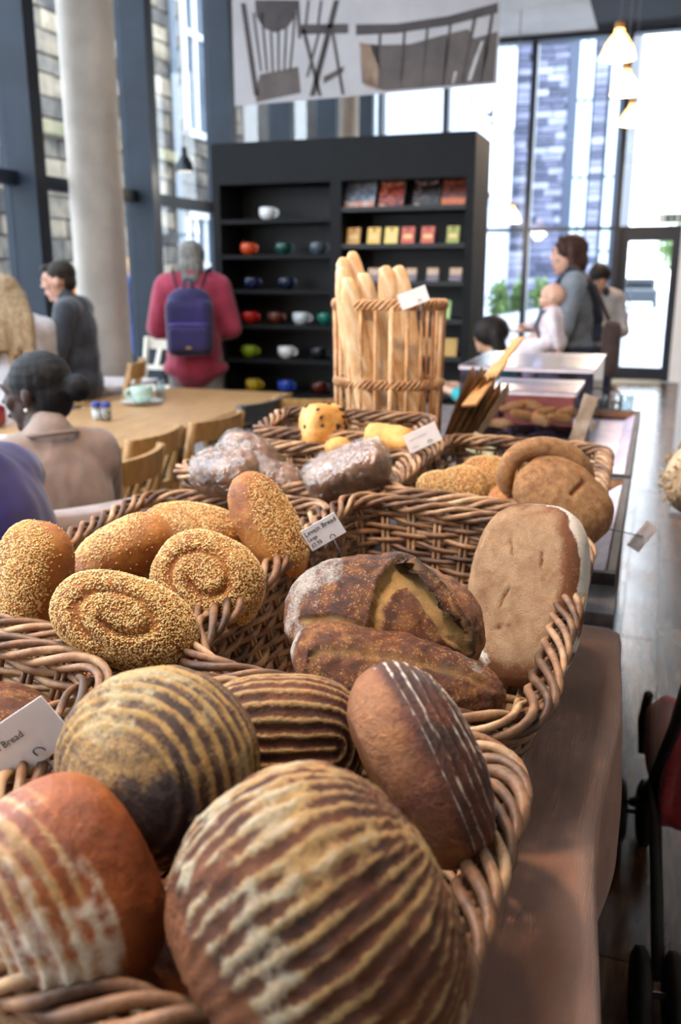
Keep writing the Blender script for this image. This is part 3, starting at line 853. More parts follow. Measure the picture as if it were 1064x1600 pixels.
C_bag = crust('pale_baguette_crust', ['#a37a4a', '#c9a070', '#dcc098', '#e8d8bc'], '#ece2d0', 14, 0.3, 0.6)

# ---- nearest basket
def sh_front(V, A, s):
    D = A['D']; rg = A['ring']
    n1 = fbm(V, 14, s + 2, 4); nb_ = fbm(V, 10, s + 12, 3)
    nA = fbm(V * np.array((0.32, 1, 1)), 75, s + 4, 4); nB = fbm(V, 60, s + 6, 4)
    endx = sstep(-0.50, -0.64, D[:, 0] + 0.22 * D[:, 1] + 0.2 * n1 + 0.1 * nB)
    top = sstep(-0.3, 0.1, D[:, 2] + 0.15 * n1)
    A['pale'] = sstep(-0.2, 0.85, 0.5 * rg + 1.0 * nA + 0.5 * nB + 0.85 * nb_ + 0.2) * top * (1 - endx)
    w = sstep(0.5, -0.75, D[:, 0] - 0.45 * D[:, 1] + 0.7 * n1)
    A['flour'] = np.clip(0.85 * sstep(0.1, 1.15, 0.85 * w + 0.9 * nA + 0.9 * nB + 0.3 * rg + 0.6 * nb_ - 0.1), 0, 1) * top * (1 - endx)
    A['tone'] = 0.42 + 0.2 * rg * A['rmask'] + 0.3 * n1 + 0.15 * nB + 0.38 * endx
    return V + A['N'] * (0.005 * n1 * endx + 0.0012 * nB)[:, None]
loaf('sourdough_loaf', 'largest floury ridged loaf at the front of the nearest basket', atd(497, 1448, 0.60), camv(0.82, 0.54, -0.15), camv(0.12, 0.22, 0.95), 0.089, 0.106, 0.072, 0.07, C_ridge, 3, 6, 2.35, 0.03, 0.004, (0.0128, 0.0010), sh_front, 'loaves in the nearest basket', seg=0.095)
def sh_boule(V, A, s):
    D = A['D']; n1 = fbm(V, 18, s + 2, 4); n3 = fbm(V, 58, s + 6, 4)
    rg = A['ring']
    bald = sstep(0.52, 0.2, np.hypot(D[:, 0] - 0.3, D[:, 1] + 0.22) + 0.35 * n1 + 0.2 * n3) * (D[:, 2] > 0)
    lines = sstep(-0.35, 0.7, rg + 0.5 * n1) * A['rmask'] + 0.45 * (1 - A['rmask'])
    rt = sstep(-0.45, 0.35, D[:, 0] + 0.25 * n1)
    A['pale'] = np.clip((0.68 - 0.25 * rt + (0.2 + 0.45 * rt) * lines + 0.55 * n3) * (0.9 + 0.5 * n1) * sstep(-0.5, 0.0, D[:, 2]) * (1 - 0.8 * bald) + 0.3 * bald * sstep(0.1, 0.4, n3), 0, 1)
    A['flour'] = np.clip(0.62 * sstep(0.0, 0.6, n1 + 0.5 * D[:, 1] + 0.6 * n3), 0, 1) * (1 - bald) * sstep(-0.3, 0.1, D[:, 2])
    A['tone'] = 0.55 + (0.08 + 0.2 * rt) * rg * A['rmask'] + 0.35 * n1 - 0.15 * bald
    return V
loaf('sourdough_boule', 'round ringed sourdough boule with a dark bald patch', atd(247, 1196, 0.735), camv(0.93, 0.05, 0.36), camv(-0.36, -0.08, 0.93), 0.084, 0.080, 0.070, 0.075, C_dark, 5, 6, 2.1, 0.03, 0.003, (0.0125, 0.0014), sh_boule, 'loaves in the nearest basket', rmin=0.6)
def sh_small(V, A, s):
    D = A['D']; n1 = fbm(V, 20, s + 2, 4); rg = A['ring']
    A['pale'] = np.clip(sstep(0.0, 0.8, rg + 0.35 * n1) * (0.95 + 0.3 * n1) + 0.12, 0, 1) * sstep(-0.3, 0.1, D[:, 2])
    A['tone'] = 0.5 + 0.3 * rg + 0.2 * n1
    return V
loaf('sourdough_loaf', 'smaller oval ridged loaf tucked behind the largest one', atd(440, 1160, 0.84), camv(1, 0.02, 0.0), camv(0.12, 0.10, 0.97), 0.076, 0.062, 0.05, 0.055, C_ridge, 8, 6, 2.8, 0.02, 0.003, (0.0115, 0.0015), sh_small, 'loaves in the nearest basket', seg=0.05)
def sh_right(V, A, s):
    D = A['D']; n1 = fbm(V, 18, s + 2, 4); rg = A['ring']
    up = sstep(-0.15, 0.1, D[:, 2] + 0.08 * n1)
    n4 = fbm(V * np.array((1, 3, 3)), 26, s + 7, 3)
    A['flour'] = np.clip(sstep(0.45, 1.0, rg + 0.25 * n1) * (0.72 + 0.8 * n4) * up, 0, 1)
    A['tone'] = 0.62 - 0.45 * up + 0.25 * n1 + 0.1 * rg * up
    A['pale'] = 0.45 * (1 - up) * sstep(-0.2, 0.4, n1)
    return V
loaf('sourdough_loaf', 'glossy brown loaf on its side against the aisle rim', atd(655, 1192, 0.76), camv(0.42, -0.88, 0.15), camv(0.90, 0.36, -0.16), 0.090, 0.066, 0.050, 0.050, C_gloss, 13, 6, 2.2, 0.03, 0.002, (0.0105, 0.0009), sh_right, 'loaves in the nearest basket', rmax=1.35)
def sh_left(V, A, s):
    D = A['D']; n1 = fbm(V, 16, s + 2, 4); rg = A['ring']
    up = sstep(0.0, 0.22, D[:, 2] + 0.16 * n1)
    n5 = fbm(V, 34, s + 11, 4)
    A['pale'] = np.clip(sstep(-0.2, 0.8, 0.5 * rg + 0.9 * fbm(V * np.array((0.5, 1, 1)), 60, s + 21, 3) + 0.3) * up, 0, 1)
    A['flour'] = np.clip((0.34 + 0.12 * rg + 0.75 * fbm(V, 60, s + 13, 4) + 0.3 * n5 + 0.42 * sstep(-0.6, 0.5, D[:, 0] + 0.5 * n1)) * up, 0, 1)
    A['tone'] = 0.52 + 0.2 * n1 + 0.1 * rg * up
    return V
loaf('sourdough_loaf', 'russet loaf with a floury underside cut by the picture edge', atd(105, 1392, 0.64), camv(0.47, -0.86, 0.1), camv(-0.66, -0.22, 0.72), 0.080, 0.068, 0.06, 0.055, C_smooth, 17, 6, 2.6, 0.03, 0.002, (0.0135, 0.0012), sh_left, 'loaves in the nearest basket', rmax=1.15)
def sh_dark(V, A, s):
    A['tone'] = 0.4 + 0.3 * fbm(V, 20, s, 3); return V
loaf('sourdough_loaf', 'russet loaf lying deep under the others in the nearest basket', atz(300, 1500, 0.915), (1, 0.25, 0), (0, 0, 1), 0.085, 0.055, 0.042, 0.03, C_smooth, 19, 5, 2.3, 0.03, 0.002, None, sh_dark, 'loaves in the nearest basket')
# ---- basket cut off by the picture edge
loaf('sourdough_loaf', 'rough golden loaf in the cut-off basket, seen behind the white card', atz(-25, 1140, 0.94), (1, 0.15, 0), (0, 0, 1), 0.085, 0.07, 0.05, 0.04, C_sour, 21, 5, 2.3, 0.06, 0.006)

# ---- basket with the split sourdough
def seg_dist(U, W, pts):
    """distance to a polyline in a 2D chart, and the share of its length"""
    best = np.full(len(U), 9.0); par = np.zeros(len(U)); side = np.zeros(len(U)); n = len(pts) - 1
    for k in range(n):
        (x0, y0), (x1, y1) = pts[k], pts[k + 1]
        dx, dy = x1 - x0, y1 - y0; L2 = dx * dx + dy * dy
        t = np.clip(((U - x0) * dx + (W - y0) * dy) / L2, 0, 1)
        d = np.hypot(U - x0 - t * dx, W - y0 - t * dy)
        m = d < best
        best = np.where(m, d, best); par = np.where(m, (k + t) / n, par); side = np.where(m, np.sign(dx * (W - y0) - dy * (U - x0)), side)
    return best, par, side
ARCH = [(-0.20, 0.02), (-0.19, 0.40), (-0.10, 0.68), (0.10, 0.84), (0.32, 0.60), (0.52, 0.24), (0.72, -0.12)]
CREASE = [(-0.84, -0.02), (-0.62, 0.12), (-0.36, 0.10)]
def chart(V): return V[:, 0] / 0.123, (0.85 * V[:, 2] + 0.5 * V[:, 1]) / 0.078
def sh_split(V, A, s):
    D = A['D']; n1 = fbm(V, 15, s + 2, 4); n2 = fbm(V, 50, s + 3, 3); n3 = fbm(V * np.array((2.2, 1, 0.7)), 34, s + 9, 4)
    U, W = chart(V); front = sstep(-0.1, 0.15, 0.85 * D[:, 2] - 0.45 * D[:, 1])
    d, t, side = seg_dist(U + 0.03 * n2, W + 0.03 * n2, ARCH)
    wid = 0.045 + 0.085 * sstep(0.15, 0.5, t) * sstep(1.02, 0.85, t)
    opn = sstep(1.25, 0.8, d / wid) * front
    d2, t2, _ = seg_dist(U + 0.03 * n1, W + 0.03 * n1, CREASE)
    op2 = sstep(1.3, 0.7, d2 / 0.045) * front
    outer = np.exp(-((d - wid * 1.25) / 0.05) ** 2) * (side > 0) * front * sstep(0.2, 0.4, t)
    inner = np.exp(-((d - wid * 1.2) / 0.05) ** 2) * (side < 0) * front
    V = V - A['N'] * (opn * (0.009 + 0.004 * n2) + op2 * 0.004)[:, None] + A['N'] * (0.007 * outer + 0.003 * inner)[:, None]
    V = V + A['N'] * (0.0016 * n2)[:, None]
    A['pale'] = np.clip(opn * (0.85 + 0.35 * n2) + op2 * 0.7, 0, 1)
    left = sstep(0.15, -0.85, D[:, 0] + 0.2 * n1)
    A['flour'] = np.clip(0.8 * sstep(0.05, 0.75, 0.75 * n3 + 0.35 * n1 + 0.55 * left - 0.12) + 0.35 * np.exp(-((U + 0.0) / 0.12) ** 2 - ((W - 0.42) / 0.2) ** 2), 0, 0.9) * (1 - opn) * (1 - op2) * sstep(-0.4, 0.0, D[:, 2])
    A['tone'] = 0.42 + 0.35 * n1 + 0.25 * n2 + 0.12 * D[:, 0] - 0.35 * outer
    return V
ctr_split = atd(602, 972, 1.10)
o_sp, Vs, Fs, As = loaf('split_sourdough', 'large blistered sourdough with a burst ear across its crown', ctr_split, camv(0.98, -0.14, -0.1), Vector((0.05, -0.35, 0.95)), 0.123, 0.085, 0.072, 0.055, C_sour, 23, 6, 2.25, 0.09, 0.006, None, sh_split, 'loaves in the split sourdough basket')
# raised ear: thin curved flap standing off the crown along the outer lip of the burst
Us, Ws = chart(Vs); fr_m = (0.85 * As['D'][:, 2] - 0.45 * As['D'][:, 1]) > 0.05
Ns = vnormals(Vs, Fs)
EAR = [(0.00, 0.93), (0.12, 0.97), (0.24, 0.88), (0.38, 0.70), (0.50, 0.50), (0.60, 0.30), (0.70, 0.12)]
ev, ef = [], []
ne = 30
for k in range(ne + 1):
    f = k / ne * (len(EAR) - 1); i = min(int(f), len(EAR) - 2); f -= i
    eu, ew = EAR[i][0] * (1 - f) + EAR[i + 1][0] * f, EAR[i][1] * (1 - f) + EAR[i + 1][1] * f
    q = np.argmin(np.hypot(Us - eu, Ws - ew) + 9 * (~fr_m))
    p, n = Vector(Vs[q]), Vector(Ns[q])
    tow = Vector((-0.55, -0.5, 0.25)); tow = (tow - n * tow.dot(n)).normalized()
    t = k / ne
    h = 0.026 * (math.sin(math.pi * min(1, 0.1 + 0.9 * t)) ** 0.7) * (1.25 - 0.95 * t) * (1 + 0.15 * math.sin(11 * t) + 0.1 * math.sin(27 * t))
    for (al, up_) in ((-0.012, -0.006), (-0.004, 0.001), (0.1, 0.55), (0.32, 1.0), (0.36, 0.92), (0.25, 0.45), (0.004, -0.003), (-0.002, -0.012)):
        sc1 = h if abs(al) > 0.05 else 1.0
        ev.append(p + tow * (al * sc1) + n * (up_ * (h if abs(al) > 0.05 else 1.0)))
for k in range(ne):
    for q in range(8): ef.append((k * 8 + q, k * 8 + (q + 1) % 8, (k + 1) * 8 + (q + 1) % 8, (k + 1) * 8 + q))
em = MB().add(ev, ef).mesh('ear'); attr(em, 'tone', [(0.3, 0.3, 0.2, -0.5, -0.5, 0.0, 0.5, 0.5)[i % 8] for i in range(len(ev))]); attr(em, 'pale', [0.5 if (i % 8) in (6, 7) else 0.0 for i in range(len(ev))]); attr(em, 'flour', [0.0] * len(ev))
eo_ = link('ear', em, C_sour, o_sp, False, True); fixn(eo_); eo_['label'] = 'burnt raised ear of crust'
def sh_torp(V, A, s):
    D = A['D']; n1 = fbm(V, 17, s + 2, 4)
    V = V.copy(); V[:, 1] += 0.012 * (D[:, 0] ** 2); 
    cut = np.exp(-((V[:, 1] + 0.012 - 0.1 * V[:, 0]) / 0.006) ** 2) * (np.abs(D[:, 0]) < 0.75) * (D[:, 2] > 0)
    V = V - A['N'] * (0.005 * cut)[:, None]
    A['tone'] = 0.42 + 0.4 * n1; A['pale'] = 0.3 * cut
    A['flour'] = np.clip(0.8 * np.exp(-((D[:, 2] - 0.75 + 0.1 * n1) / 0.12) ** 2) * sstep(-0.1, 0.2, D[:, 0]) * (D[:, 1] > 0) + 0.9 * sstep(-0.86, -0.97, D[:, 0]), 0, 1) * sstep(-0.3, 0.2, n1 + 0.15)
    return V
loaf('sourdough_loaf', 'long mottled torpedo loaf lying in front of the split sourdough', atd(617, 1062, 1.0), camv(0.965, -0.26, 0.05), Vector((0.1, -0.3, 0.95)), 0.124, 0.05, 0.046, 0.04, C_sour, 29, 6, 2.3, 0.10, 0.008, None, sh_torp, 'loaves in the split sourdough basket')
def sh_flat(V, A, s):
    D = A['D']; n1 = fbm(V, 22, s + 2, 4)
    yy = np.where(V[:, 1] < 0, 0.076, 0.108); xx = np.where(V[:, 0] > 0, 0.132, 0.155)
    r2 = ((np.abs(V[:, 0]) / xx) ** 3 + (np.abs(V[:, 1]) / yy) ** 3) ** (1 / 3)
    base = sstep(0.93, 0.68, r2 + 0.16 * n1) * (D[:, 2] < 0)
    side = 1 - base
    A['pale'] = base * 0.0
    A['tone'] = 0.62 * base + side * (-0.15) + 0.3 * n1
    A['flour'] = np.clip(side * sstep(0.05, 0.45, n1 + 0.5 * sstep(-0.62, -0.3, D[:, 2]) - 0.05), 0, 1) * 0.95 + 0.25 * base * sstep(0.45, 0.7, fbm(V, 60, s + 8, 2))
    V = V.copy()
    for (x0, y0, x1, y1) in ((-0.07, 0.02, -0.045, 0.012), (-0.06, -0.03, -0.035, -0.036), (0.0, 0.01, 0.03, 0.022), (0.055, 0.0, 0.06, 0.02)):
        d = np.array((x1 - x0, y1 - y0)); L = np.hypot(*d); d /= L
        al = (V[:, 0] - x0) * d[0] + (V[:, 1] - y0) * d[1]; ac = -(V[:, 0] - x0) * d[1] + (V[:, 1] - y0) * d[0] + 0.002 * n1
        cr = np.exp(-(ac / 0.0018) ** 2) * sstep(-0.003, 0.003, al) * sstep(L + 0.003, L - 0.003, al) * base
        V[:, 2] += 0.004 * cr; A['tone'] = A['tone'] - 0.8 * cr
    return V
loaf('flat_loaf', 'large flat loaf propped up to show its tan cracked underside', atd(822, 928, 1.31), camv(-0.20, -0.95, 0.25), camv(0.60, -0.02, -0.80), 0.135, 0.088, 0.04, 0.045, C_tan, 31, 6, 3.0, 0.03, 0.002, None, sh_flat, 'loaves in the split sourdough basket')
def sh_grain(V, A, s):
    D = A['D']; n1 = fbm(V, 20, s + 2, 4); V = V.copy()
    cr = np.exp(-((V[:, 0] - 0.005 + 0.004 * n1) / 0.004) ** 2) * (np.abs(V[:, 1] - 0.01) < 0.022) * (D[:, 2] > 0)
    V -= A['N'] * (0.006 * cr)[:, None]
    A['tone'] = 0.55 + 0.35 * n1 - 0.1 * (D[:, 2] < 0); A['pale'] = cr
    return V
loaf('brown_loaf', 'grainy brown loaf leaning behind the flat loaf', atd(880, 784, 1.62), camv(0.70, -0.62, 0.2), camv(0.25, 0.30, 0.9), 0.094, 0.072, 0.05, 0.05, C_lbrown, 37, 6, 2.4, 0.05, 0.003, None, sh_grain, 'brown loaves at the aisle end of the baskets')
# curled loaf: a thick roll bent over on itself
P_ = []
cc_ = atd(842, 748, 1.66); rx, ry = 0.062, 0.056
for k in range(40):
    t = k / 39; ang = math.radians(215 - 215 * t)
    P_.append(cc_ + CR * (rx * math.cos(ang) * (1 + 0.25 * t)) + CU * (ry * math.sin(ang)) - CF * (0.02 * math.sin(3 * t)))
rd_ = [0.015 + 0.010 * (k / 39) - 0.008 * max(0, 1 - k / 5) for k in range(40)]
cb_ = MB(); cb_.tube(P_, rd_, 24)
me = cb_.mesh('curled_bread'); n_ = len(me.vertices)
co = np.array([v.co[:] for v in me.vertices])
attr(me, 'tone', 0.55 + 0.3 * fbm(co, 25, 3, 3)); attr(me, 'pale', np.zeros(n_)); attr(me, 'flour', np.zeros(n_))
o = link('curled_bread', me, C_lbrown, None, False, True)
setp(o, 'brown bread curled over like a hook above the grainy loaf', 'bread', 'brown loaves at the aisle end of the baskets')

# ---- sesame loaves
def seed_shape(kind):
    def f(V, A, s):
        D = A['D']; n1 = fbm(V, 20, s + 2, 4); V = V.copy()
        A['tone'] = 0.5 + 0.35 * n1
        if kind == 'spiral':
            r = np.hypot(V[:, 0] / A['sx'], V[:, 1] / A['sy']); th = np.arctan2(V[:, 1] / A['sy'], V[:, 0] / A['sx'])
            g = (r - (0.24 + 0.36 * ((th + math.pi) / (2 * math.pi)))) ; g2 = (r - (0.24 + 0.36 * ((th + 3 * math.pi) / (2 * math.pi))))
            gr = np.exp(-(g / 0.075) ** 2) * sstep(-math.pi, -1.8, th) + 0.0 * g2
            gr = np.maximum(gr, np.exp(-(g2 / 0.075) ** 2) * sstep(-1.2, -2.4, th))
            gr = gr * (D[:, 2] > 0.1)
            V -= A['N'] * (0.009 * gr)[:, None]
            A['tone'] = A['tone'] + 0.15 * gr
            A['seed'] = sstep(-0.35, -0.05, D[:, 2]) * (1 - 0.93 * sstep(0.25, 0.6, gr)) * (0.85 + 0.3 * n1)
        elif kind == 'half':
            A['seed'] = sstep(0.5, 0.8, D[:, 2] + 0.2 * n1) + 0.03 * (D[:, 2] > -0.2)
        else:
            A['seed'] = sstep(0.1, 0.45, D[:, 2] + 0.2 * n1) + 0.03
        return V
    return f
SG = 'sesame loaves in their willow basket'
def ses(name, label, c, X, Z, a, b, ct, cb, kind, n, seed, p=2.3, group=SG, sub=5, size=0.0036):
    def shp(V, A, s):
        A['sx'] = a; A['sy'] = b
        return seed_shape(kind)(V, A, s)
    o, V, F, A = loaf(name, label, c, X, Z, a, b, ct, cb, C_ses, seed, sub, p, 0.03, 0.003, None, shp, group)
    sesame(o, V, F, A['seed'], n, size, seed)
    return o
ses('sesame_loaf', 'sesame loaf with a pressed spiral lying nearest in its basket', atd(196, 972, 1.10), camv(0.94, -0.33, 0.0), camv(0.06, 0.28, 0.95), 0.092, 0.056, 0.05, 0.045, 'spiral', 6800, 41)
ses('sesame_loaf', 'round sesame loaf with a pressed spiral in the middle of its basket', atd(325, 908, 1.25), camv(0.86, -0.45, 0.1), camv(0.0, 0.22, 0.97), 0.080, 0.066, 0.045, 0.045, 'spiral', 6400, 43)
ses('sesame_loaf', 'sesame loaf standing on end at the picture edge', atd(50, 905, 1.22), camv(0.25, 0.95, 0.1), camv(-0.62, 0.15, 0.77), 0.082, 0.055, 0.046, 0.046, 'full', 4200, 45, 2.6)
ses('sesame_loaf', 'brown sesame loaf leaning beside the upright end loaf', atd(192, 866, 1.35), camv(0.86, 0.50, 0.0), camv(-0.45, 0.75, 0.45), 0.080, 0.050, 0.046, 0.05, 'half', 1900, 47, 2.5)
ses('sesame_loaf', 'sesame loaf lying along the window side rim of its basket', atd(300, 832, 1.47), camv(0.99, -0.1, 0.0), camv(0.1, 0.82, 0.55), 0.085, 0.048, 0.045, 0.045, 'half', 2200, 49, 2.5)
ses('sesame_loaf', 'tall sesame loaf leaning beside the levain bread card', atd(418, 822, 1.40), camv(0.46, -0.87, 0.1), camv(0.62, 0.30, 0.72), 0.092, 0.046, 0.044, 0.042, 'half', 1600, 53, 2.5)
# sesame rolls in the far basket
RG = 'sesame rolls in the basket behind the split sourdough'
for k, (px, py, d, r, lab) in enumerate(((684, 764, 1.80, 0.040, 'pale sesame roll at the window side of the roll basket'), (724, 762, 1.80, 0.048, 'sesame roll in the middle of the roll basket'), (762, 752, 1.92, 0.060, 'larger sesame roll behind the other rolls'), (800, 790, 1.72, 0.045, 'smooth roll half hidden by the flat loaf'))):
    ses('sesame_roll', lab, atd(px, py, d), camv(0.95, 0.1 - 0.1 * k, 0.1), camv(-0.1, 0.55, 0.8), r * 1.1, r, r * 0.72, r * 0.7, 'full' if k < 3 else 'half', 1500 if k < 3 else 60, 61 + k, 2.2, RG, 4, 0.0035)

# ---- loaves in clear film
def film_mat():
    t = NT('crinkled_clear_film')
    v = t.obj((1, 1, 1))
    n = t.noise(60, 2, 0.6, v, 2.0)
    tr = t.n('BsdfTransparent'); tr.inputs[0].default_value = (0.98, 0.98, 0.97, 1)
    g = t.n('BsdfGlossy'); g.inputs['Roughness'].default_value = 0.09
    t.l(t.bump(n, 0.6, 0.012), g.inputs['Normal'])
    mx = t.n('MixShader'); mx.inputs[0].default_value = 0.17
    t.l(tr.outputs[0], mx.inputs[1]); t.l(g.outputs[0], mx.inputs[2]); t.l(mx.outputs[0], t.out.inputs[0]); return t.m
M_film = film_mat()
C_rye = crust('dark_rye_crust', ['#40261a', '#744c32', '#9a7350', '#8a6a50'], '#b8a890', 30, 0.4, 0.5, speck=('#9a7a58', 240, 0.2))
FG = 'film wrapped loaves in their basket'
def wrapped(label, c, X, Z, a, b, ct, cb, seed, p=3.0):
    def shp(V, A, s):
        A['tone'] = 0.5 + 0.4 * fbm(V, 25, s, 3); return V
    o, V, F, A = loaf('wrapped_loaf', label, c, X, Z, a, b, ct, cb, C_rye, seed, 5, p, 0.03, 0.002, None, shp, FG)
    N = vnormals(V, F)
    W = V + N * (0.0035 + 0.003 * np.abs(fbm(V * np.array((1, 2.2, 1.4)), 42, seed + 7, 3)))[:, None]
    W = W + N * (0.004 * np.abs(vnoise(V, 95, seed + 3)))[:, None]
    link('clear_film', np_mesh('clear_film', W, F), M_film, o, False, False)
    return o
wrapped('film wrapped rye loaf at the window end of its basket', atd(352, 738, 1.78), camv(0.9, -0.1, 0.4), camv(-0.1, 0.8, 0.55), 0.068, 0.05, 0.042, 0.045, 71)
wrapped('dark film wrapped loaf behind the one at the window end', atd(388, 712, 1.92), camv(0.85, -0.45, 0.2), camv(0.1, 0.85, 0.45), 0.066, 0.045, 0.042, 0.045, 73, 2.6)
wrapped('small film wrapped loaf half sunk in its basket', atd(432, 752, 1.80), camv(0.9, -0.4, 0.0), camv(0.0, 0.85, 0.45), 0.06, 0.04, 0.035, 0.04, 75, 2.6)
wrapped('long film wrapped rye loaf tilted up beside the cards', atd(543, 738, 1.74), camv(0.91, 0.36, 0.1), camv(-0.25, 0.75, 0.6), 0.085, 0.045, 0.04, 0.042, 77, 3.6)
# ---- golden fruit loaves
M_rais = plain('raisin', '#2a1410', '#43231a', rough=0.5, scale=60, bump=0.4)
def sh_gold(V, A, s):
    A['tone'] = 0.55 + 0.4 * fbm(V, 18, s, 3); A['pale'] = 0.5 * sstep(0.35, 0.6, fbm(V, 60, s + 3, 3)); return V
GG = 'golden fruit loaves in front of the baguettes'
o, V, F, A = loaf('fruit_loaf', 'tall golden fruit loaf dotted with dark raisins', atd(505, 668, 2.10), camv(0.08, 0.99, 0.1), camv(0.45, 0.1, 0.9), 0.056, 0.052, 0.045, 0.05, C_gold, 86, 5, 3.3, 0.09, 0.003, None, sh_gold, GG)
N = vnormals(V, F)
for k in range(24):
    i = rnd.randrange(len(V))
    while A['D'][i, 2] < (0.25 if k % 3 else -0.3) or (k % 3 and A['D'][i, 0] < -0.1): i = rnd.randrange(len(V))
    MB().ell(Vector(V[i]) + Vector(N[i]) * 0.001, (0.0045 + 0.003 * rnd.random(), 0.0035, 0.003), Vector(N[i]).to_track_quat('Z', 'Y').to_matrix(), 10, 6).build('raisin', M_rais, o, False, True)
loaf('fruit_loaf', 'golden loaf slice block between the two white cards', atd(607, 690, 2.02), camv(0.98, -0.15, 0.1), camv(0.0, 0.6, 0.8), 0.056, 0.035, 0.03, 0.035, C_gold, 83, 5, 4.0, 0.04, 0.003, None, sh_gold, GG)
loaf('fruit_loaf', 'small golden bun beside the raisin loaf', atd(528, 698, 2.02), camv(0.98, 0.1, 0.1), camv(0.0, 0.8, 0.6), 0.03, 0.024, 0.02, 0.022, C_gold, 85, 4, 2.3, 0.05, 0.003, None, sh_gold, GG)
# ================================================================ price cards
def text_mesh(s, size):
    cu = bpy.data.curves.new('txt', 'FONT'); cu.body = s; cu.size = size; cu.extrude = 0.00015; cu.resolution_u = 2
    ob = bpy.data.objects.new('txt', cu); COL.objects.link(ob)
    bpy.context.view_layer.update()
    me = bpy.data.meshes.new_from_object(ob.evaluated_get(bpy.context.evaluated_depsgraph_get()))
    bpy.data.objects.remove(ob); bpy.data.curves.remove(cu)
    return me
def card(label, c, X, up, w, h, lines, ring=True, stick=None, group='white price cards on wire clips', sleeve=False):
    X = Vector(X).normalized(); up = Vector(up); up = (up - X * up.dot(X)).normalized(); N = X.cross(up)
    R = Matrix((X, up, N)).transposed()
    r = thing('price_card', label, 'card', c, 0, group)
    m4 = R.to_4x4(); m4.translation = Vector(c); r.matrix_world = m4; ROOTM[r.name] = m4
    MB().box((0, 0, 0), (w, h, 0.0012)).build('card', M_paper, r)
    if sleeve: MB().box((0, 0, 0.001), (w + 0.006, h + 0.006, 0.0004)).build('clear_sleeve', clear('card_sleeve', '#ffffff', 0.06), r)
    for (t, x, y, s) in lines:
        if t == '~':      # a line of handwriting too small to read
            m = MB(); q = int(s / 0.0022)
            m.tube([(x + s * k / (3 * q), y + 0.0016 * math.sin(k * 2.3) * (0.6 + 0.4 * math.sin(k * 0.9)), 0.0008) for k in range(3 * q)], 0.0003, 4)
            m.build('handwriting', M_ink, r); continue
        me = text_mesh(t, s); o = link('lettering', me, M_ink, r); o.location = (x, y, 0.0009)
    if ring:
        x0, y0, rr = ring
        MB().tube([(x0 + rr * math.cos(a) * 0.8, y0 + rr * math.sin(a), 0.001 + 0.003 * math.sin(a)) for a in [2 * math.pi * k / 20 for k in range(20)]], 0.0008, 6, True).build('wire_ring', M_steel, r, False, True)
    st = stick or [(ring[0] if ring else 0, -h / 2 + 0.004, -0.0015), (0, -h / 2 - 0.05, -0.004)]
    MB().tube(st, 0.0013, 6).build('wire_stake', M_steel, r, False, True)
    return r
card('white handwritten levain bread card with its price', atd(505, 831, 1.27), camv(0.86, 0.5, 0.12), camv(-0.45, 0.86, 0.25), 0.056, 0.034,
     [('Levain Bread', -0.0255, 0.006, 0.0098), ('Large', -0.0255, -0.0025, 0.0068), ('£2.95', -0.0255, -0.0125, 0.0078)], (0.008, -0.013, 0.0045))
card('white bread card in a clear sleeve cut by the picture edge', atd(28, 1163, 0.82), camv(0.83, 0.55, 0.1), camv(-0.5, 0.83, 0.25), 0.095, 0.052,
     [('Levain Bread', -0.040, 0.004, 0.0098)], (0.012, -0.017, 0.006), sleeve=True)
card('white card propped against the long film wrapped loaf', atd(571, 706, 1.84), camv(0.93, 0.36, 0.1), camv(-0.35, 0.9, 0.2), 0.072, 0.042, [('~', -0.030, 0.010, 0.028)], (0.012, -0.014, 0.005))
card('white card on the rim between the fruit loaves and rolls', atd(660, 684, 1.95), camv(0.91, 0.42, 0.1), camv(-0.38, 0.9, 0.2), 0.076, 0.043, [('~', -0.030, 0.005, 0.042), ('~', -0.03, -0.012, 0.016)], (0.012, -0.014, 0.005))
card('blank looking white card on the rim of the baguette basket', atd(646, 465, 2.235), camv(0.94, 0.34, 0.1), camv(-0.3, 0.92, 0.2), 0.074, 0.040, [], (0.012, -0.014, 0.005))
card('card on a wire reaching out over the aisle', atd(1004, 838, 1.95), camv(0.55, 0.83, 0.35), camv(-0.85, 0.5, 0.1), 0.07, 0.032, [('~', -0.03, 0.008, 0.02), ('~', 0.006, 0.007, 0.022), ('~', -0.03, -0.012, 0.02), ('~', 0.0, -0.012, 0.02)], None, stick=[(0.0, 0.0, 0.003), (-0.01, 0.03, 0.003), (-0.035, 0.085, -0.01)])

# ================================================================ baguette basket
bgc = atd(608, 475, 2.36)
BX, BYc, BZ0, BZ1 = bgc.x, bgc.y, CT + 0.012, bgc.z
AX, AY = 0.148, 0.10
bb = thing('baguette_basket', 'tall open cane basket holding the baguettes', 'basket', (BX, BYc, BZ0))
def ovalp(n, sx, sy, z): return [(BX + sx * math.cos(2 * math.pi * k / n), BYc + sy * math.sin(2 * math.pi * k / n), z) for k in range(n)]
def plait(z, sx, sy, n=150, R=0.011, r=0.0042, strands=4, turns=15):
    a = np.linspace(0, 2 * math.pi, n, endpoint=False)
    for j in range(strands):
        ph = turns * a + 2 * math.pi * j / strands
        rr = 1 + 0.0 * a
        P = np.stack([BX + (sx + R * 0.55 * np.cos(ph)) * np.cos(a), BYc + (sy + R * 0.55 * np.cos(ph)) * np.sin(a), z + R * np.sin(ph)], 1)
        MB().tube(P, r, 6, True, ref=np.array((0, 0, 1.0))).build('plait_strand', M_cane, bb, True, True)
z_mid = atd(600, 607, 2.26).z
for (zz, kx) in ((BZ1, 1.0), (z_mid, 0.97), (BZ0 + 0.02, 0.94)): plait(zz, AX * kx, AY * kx)
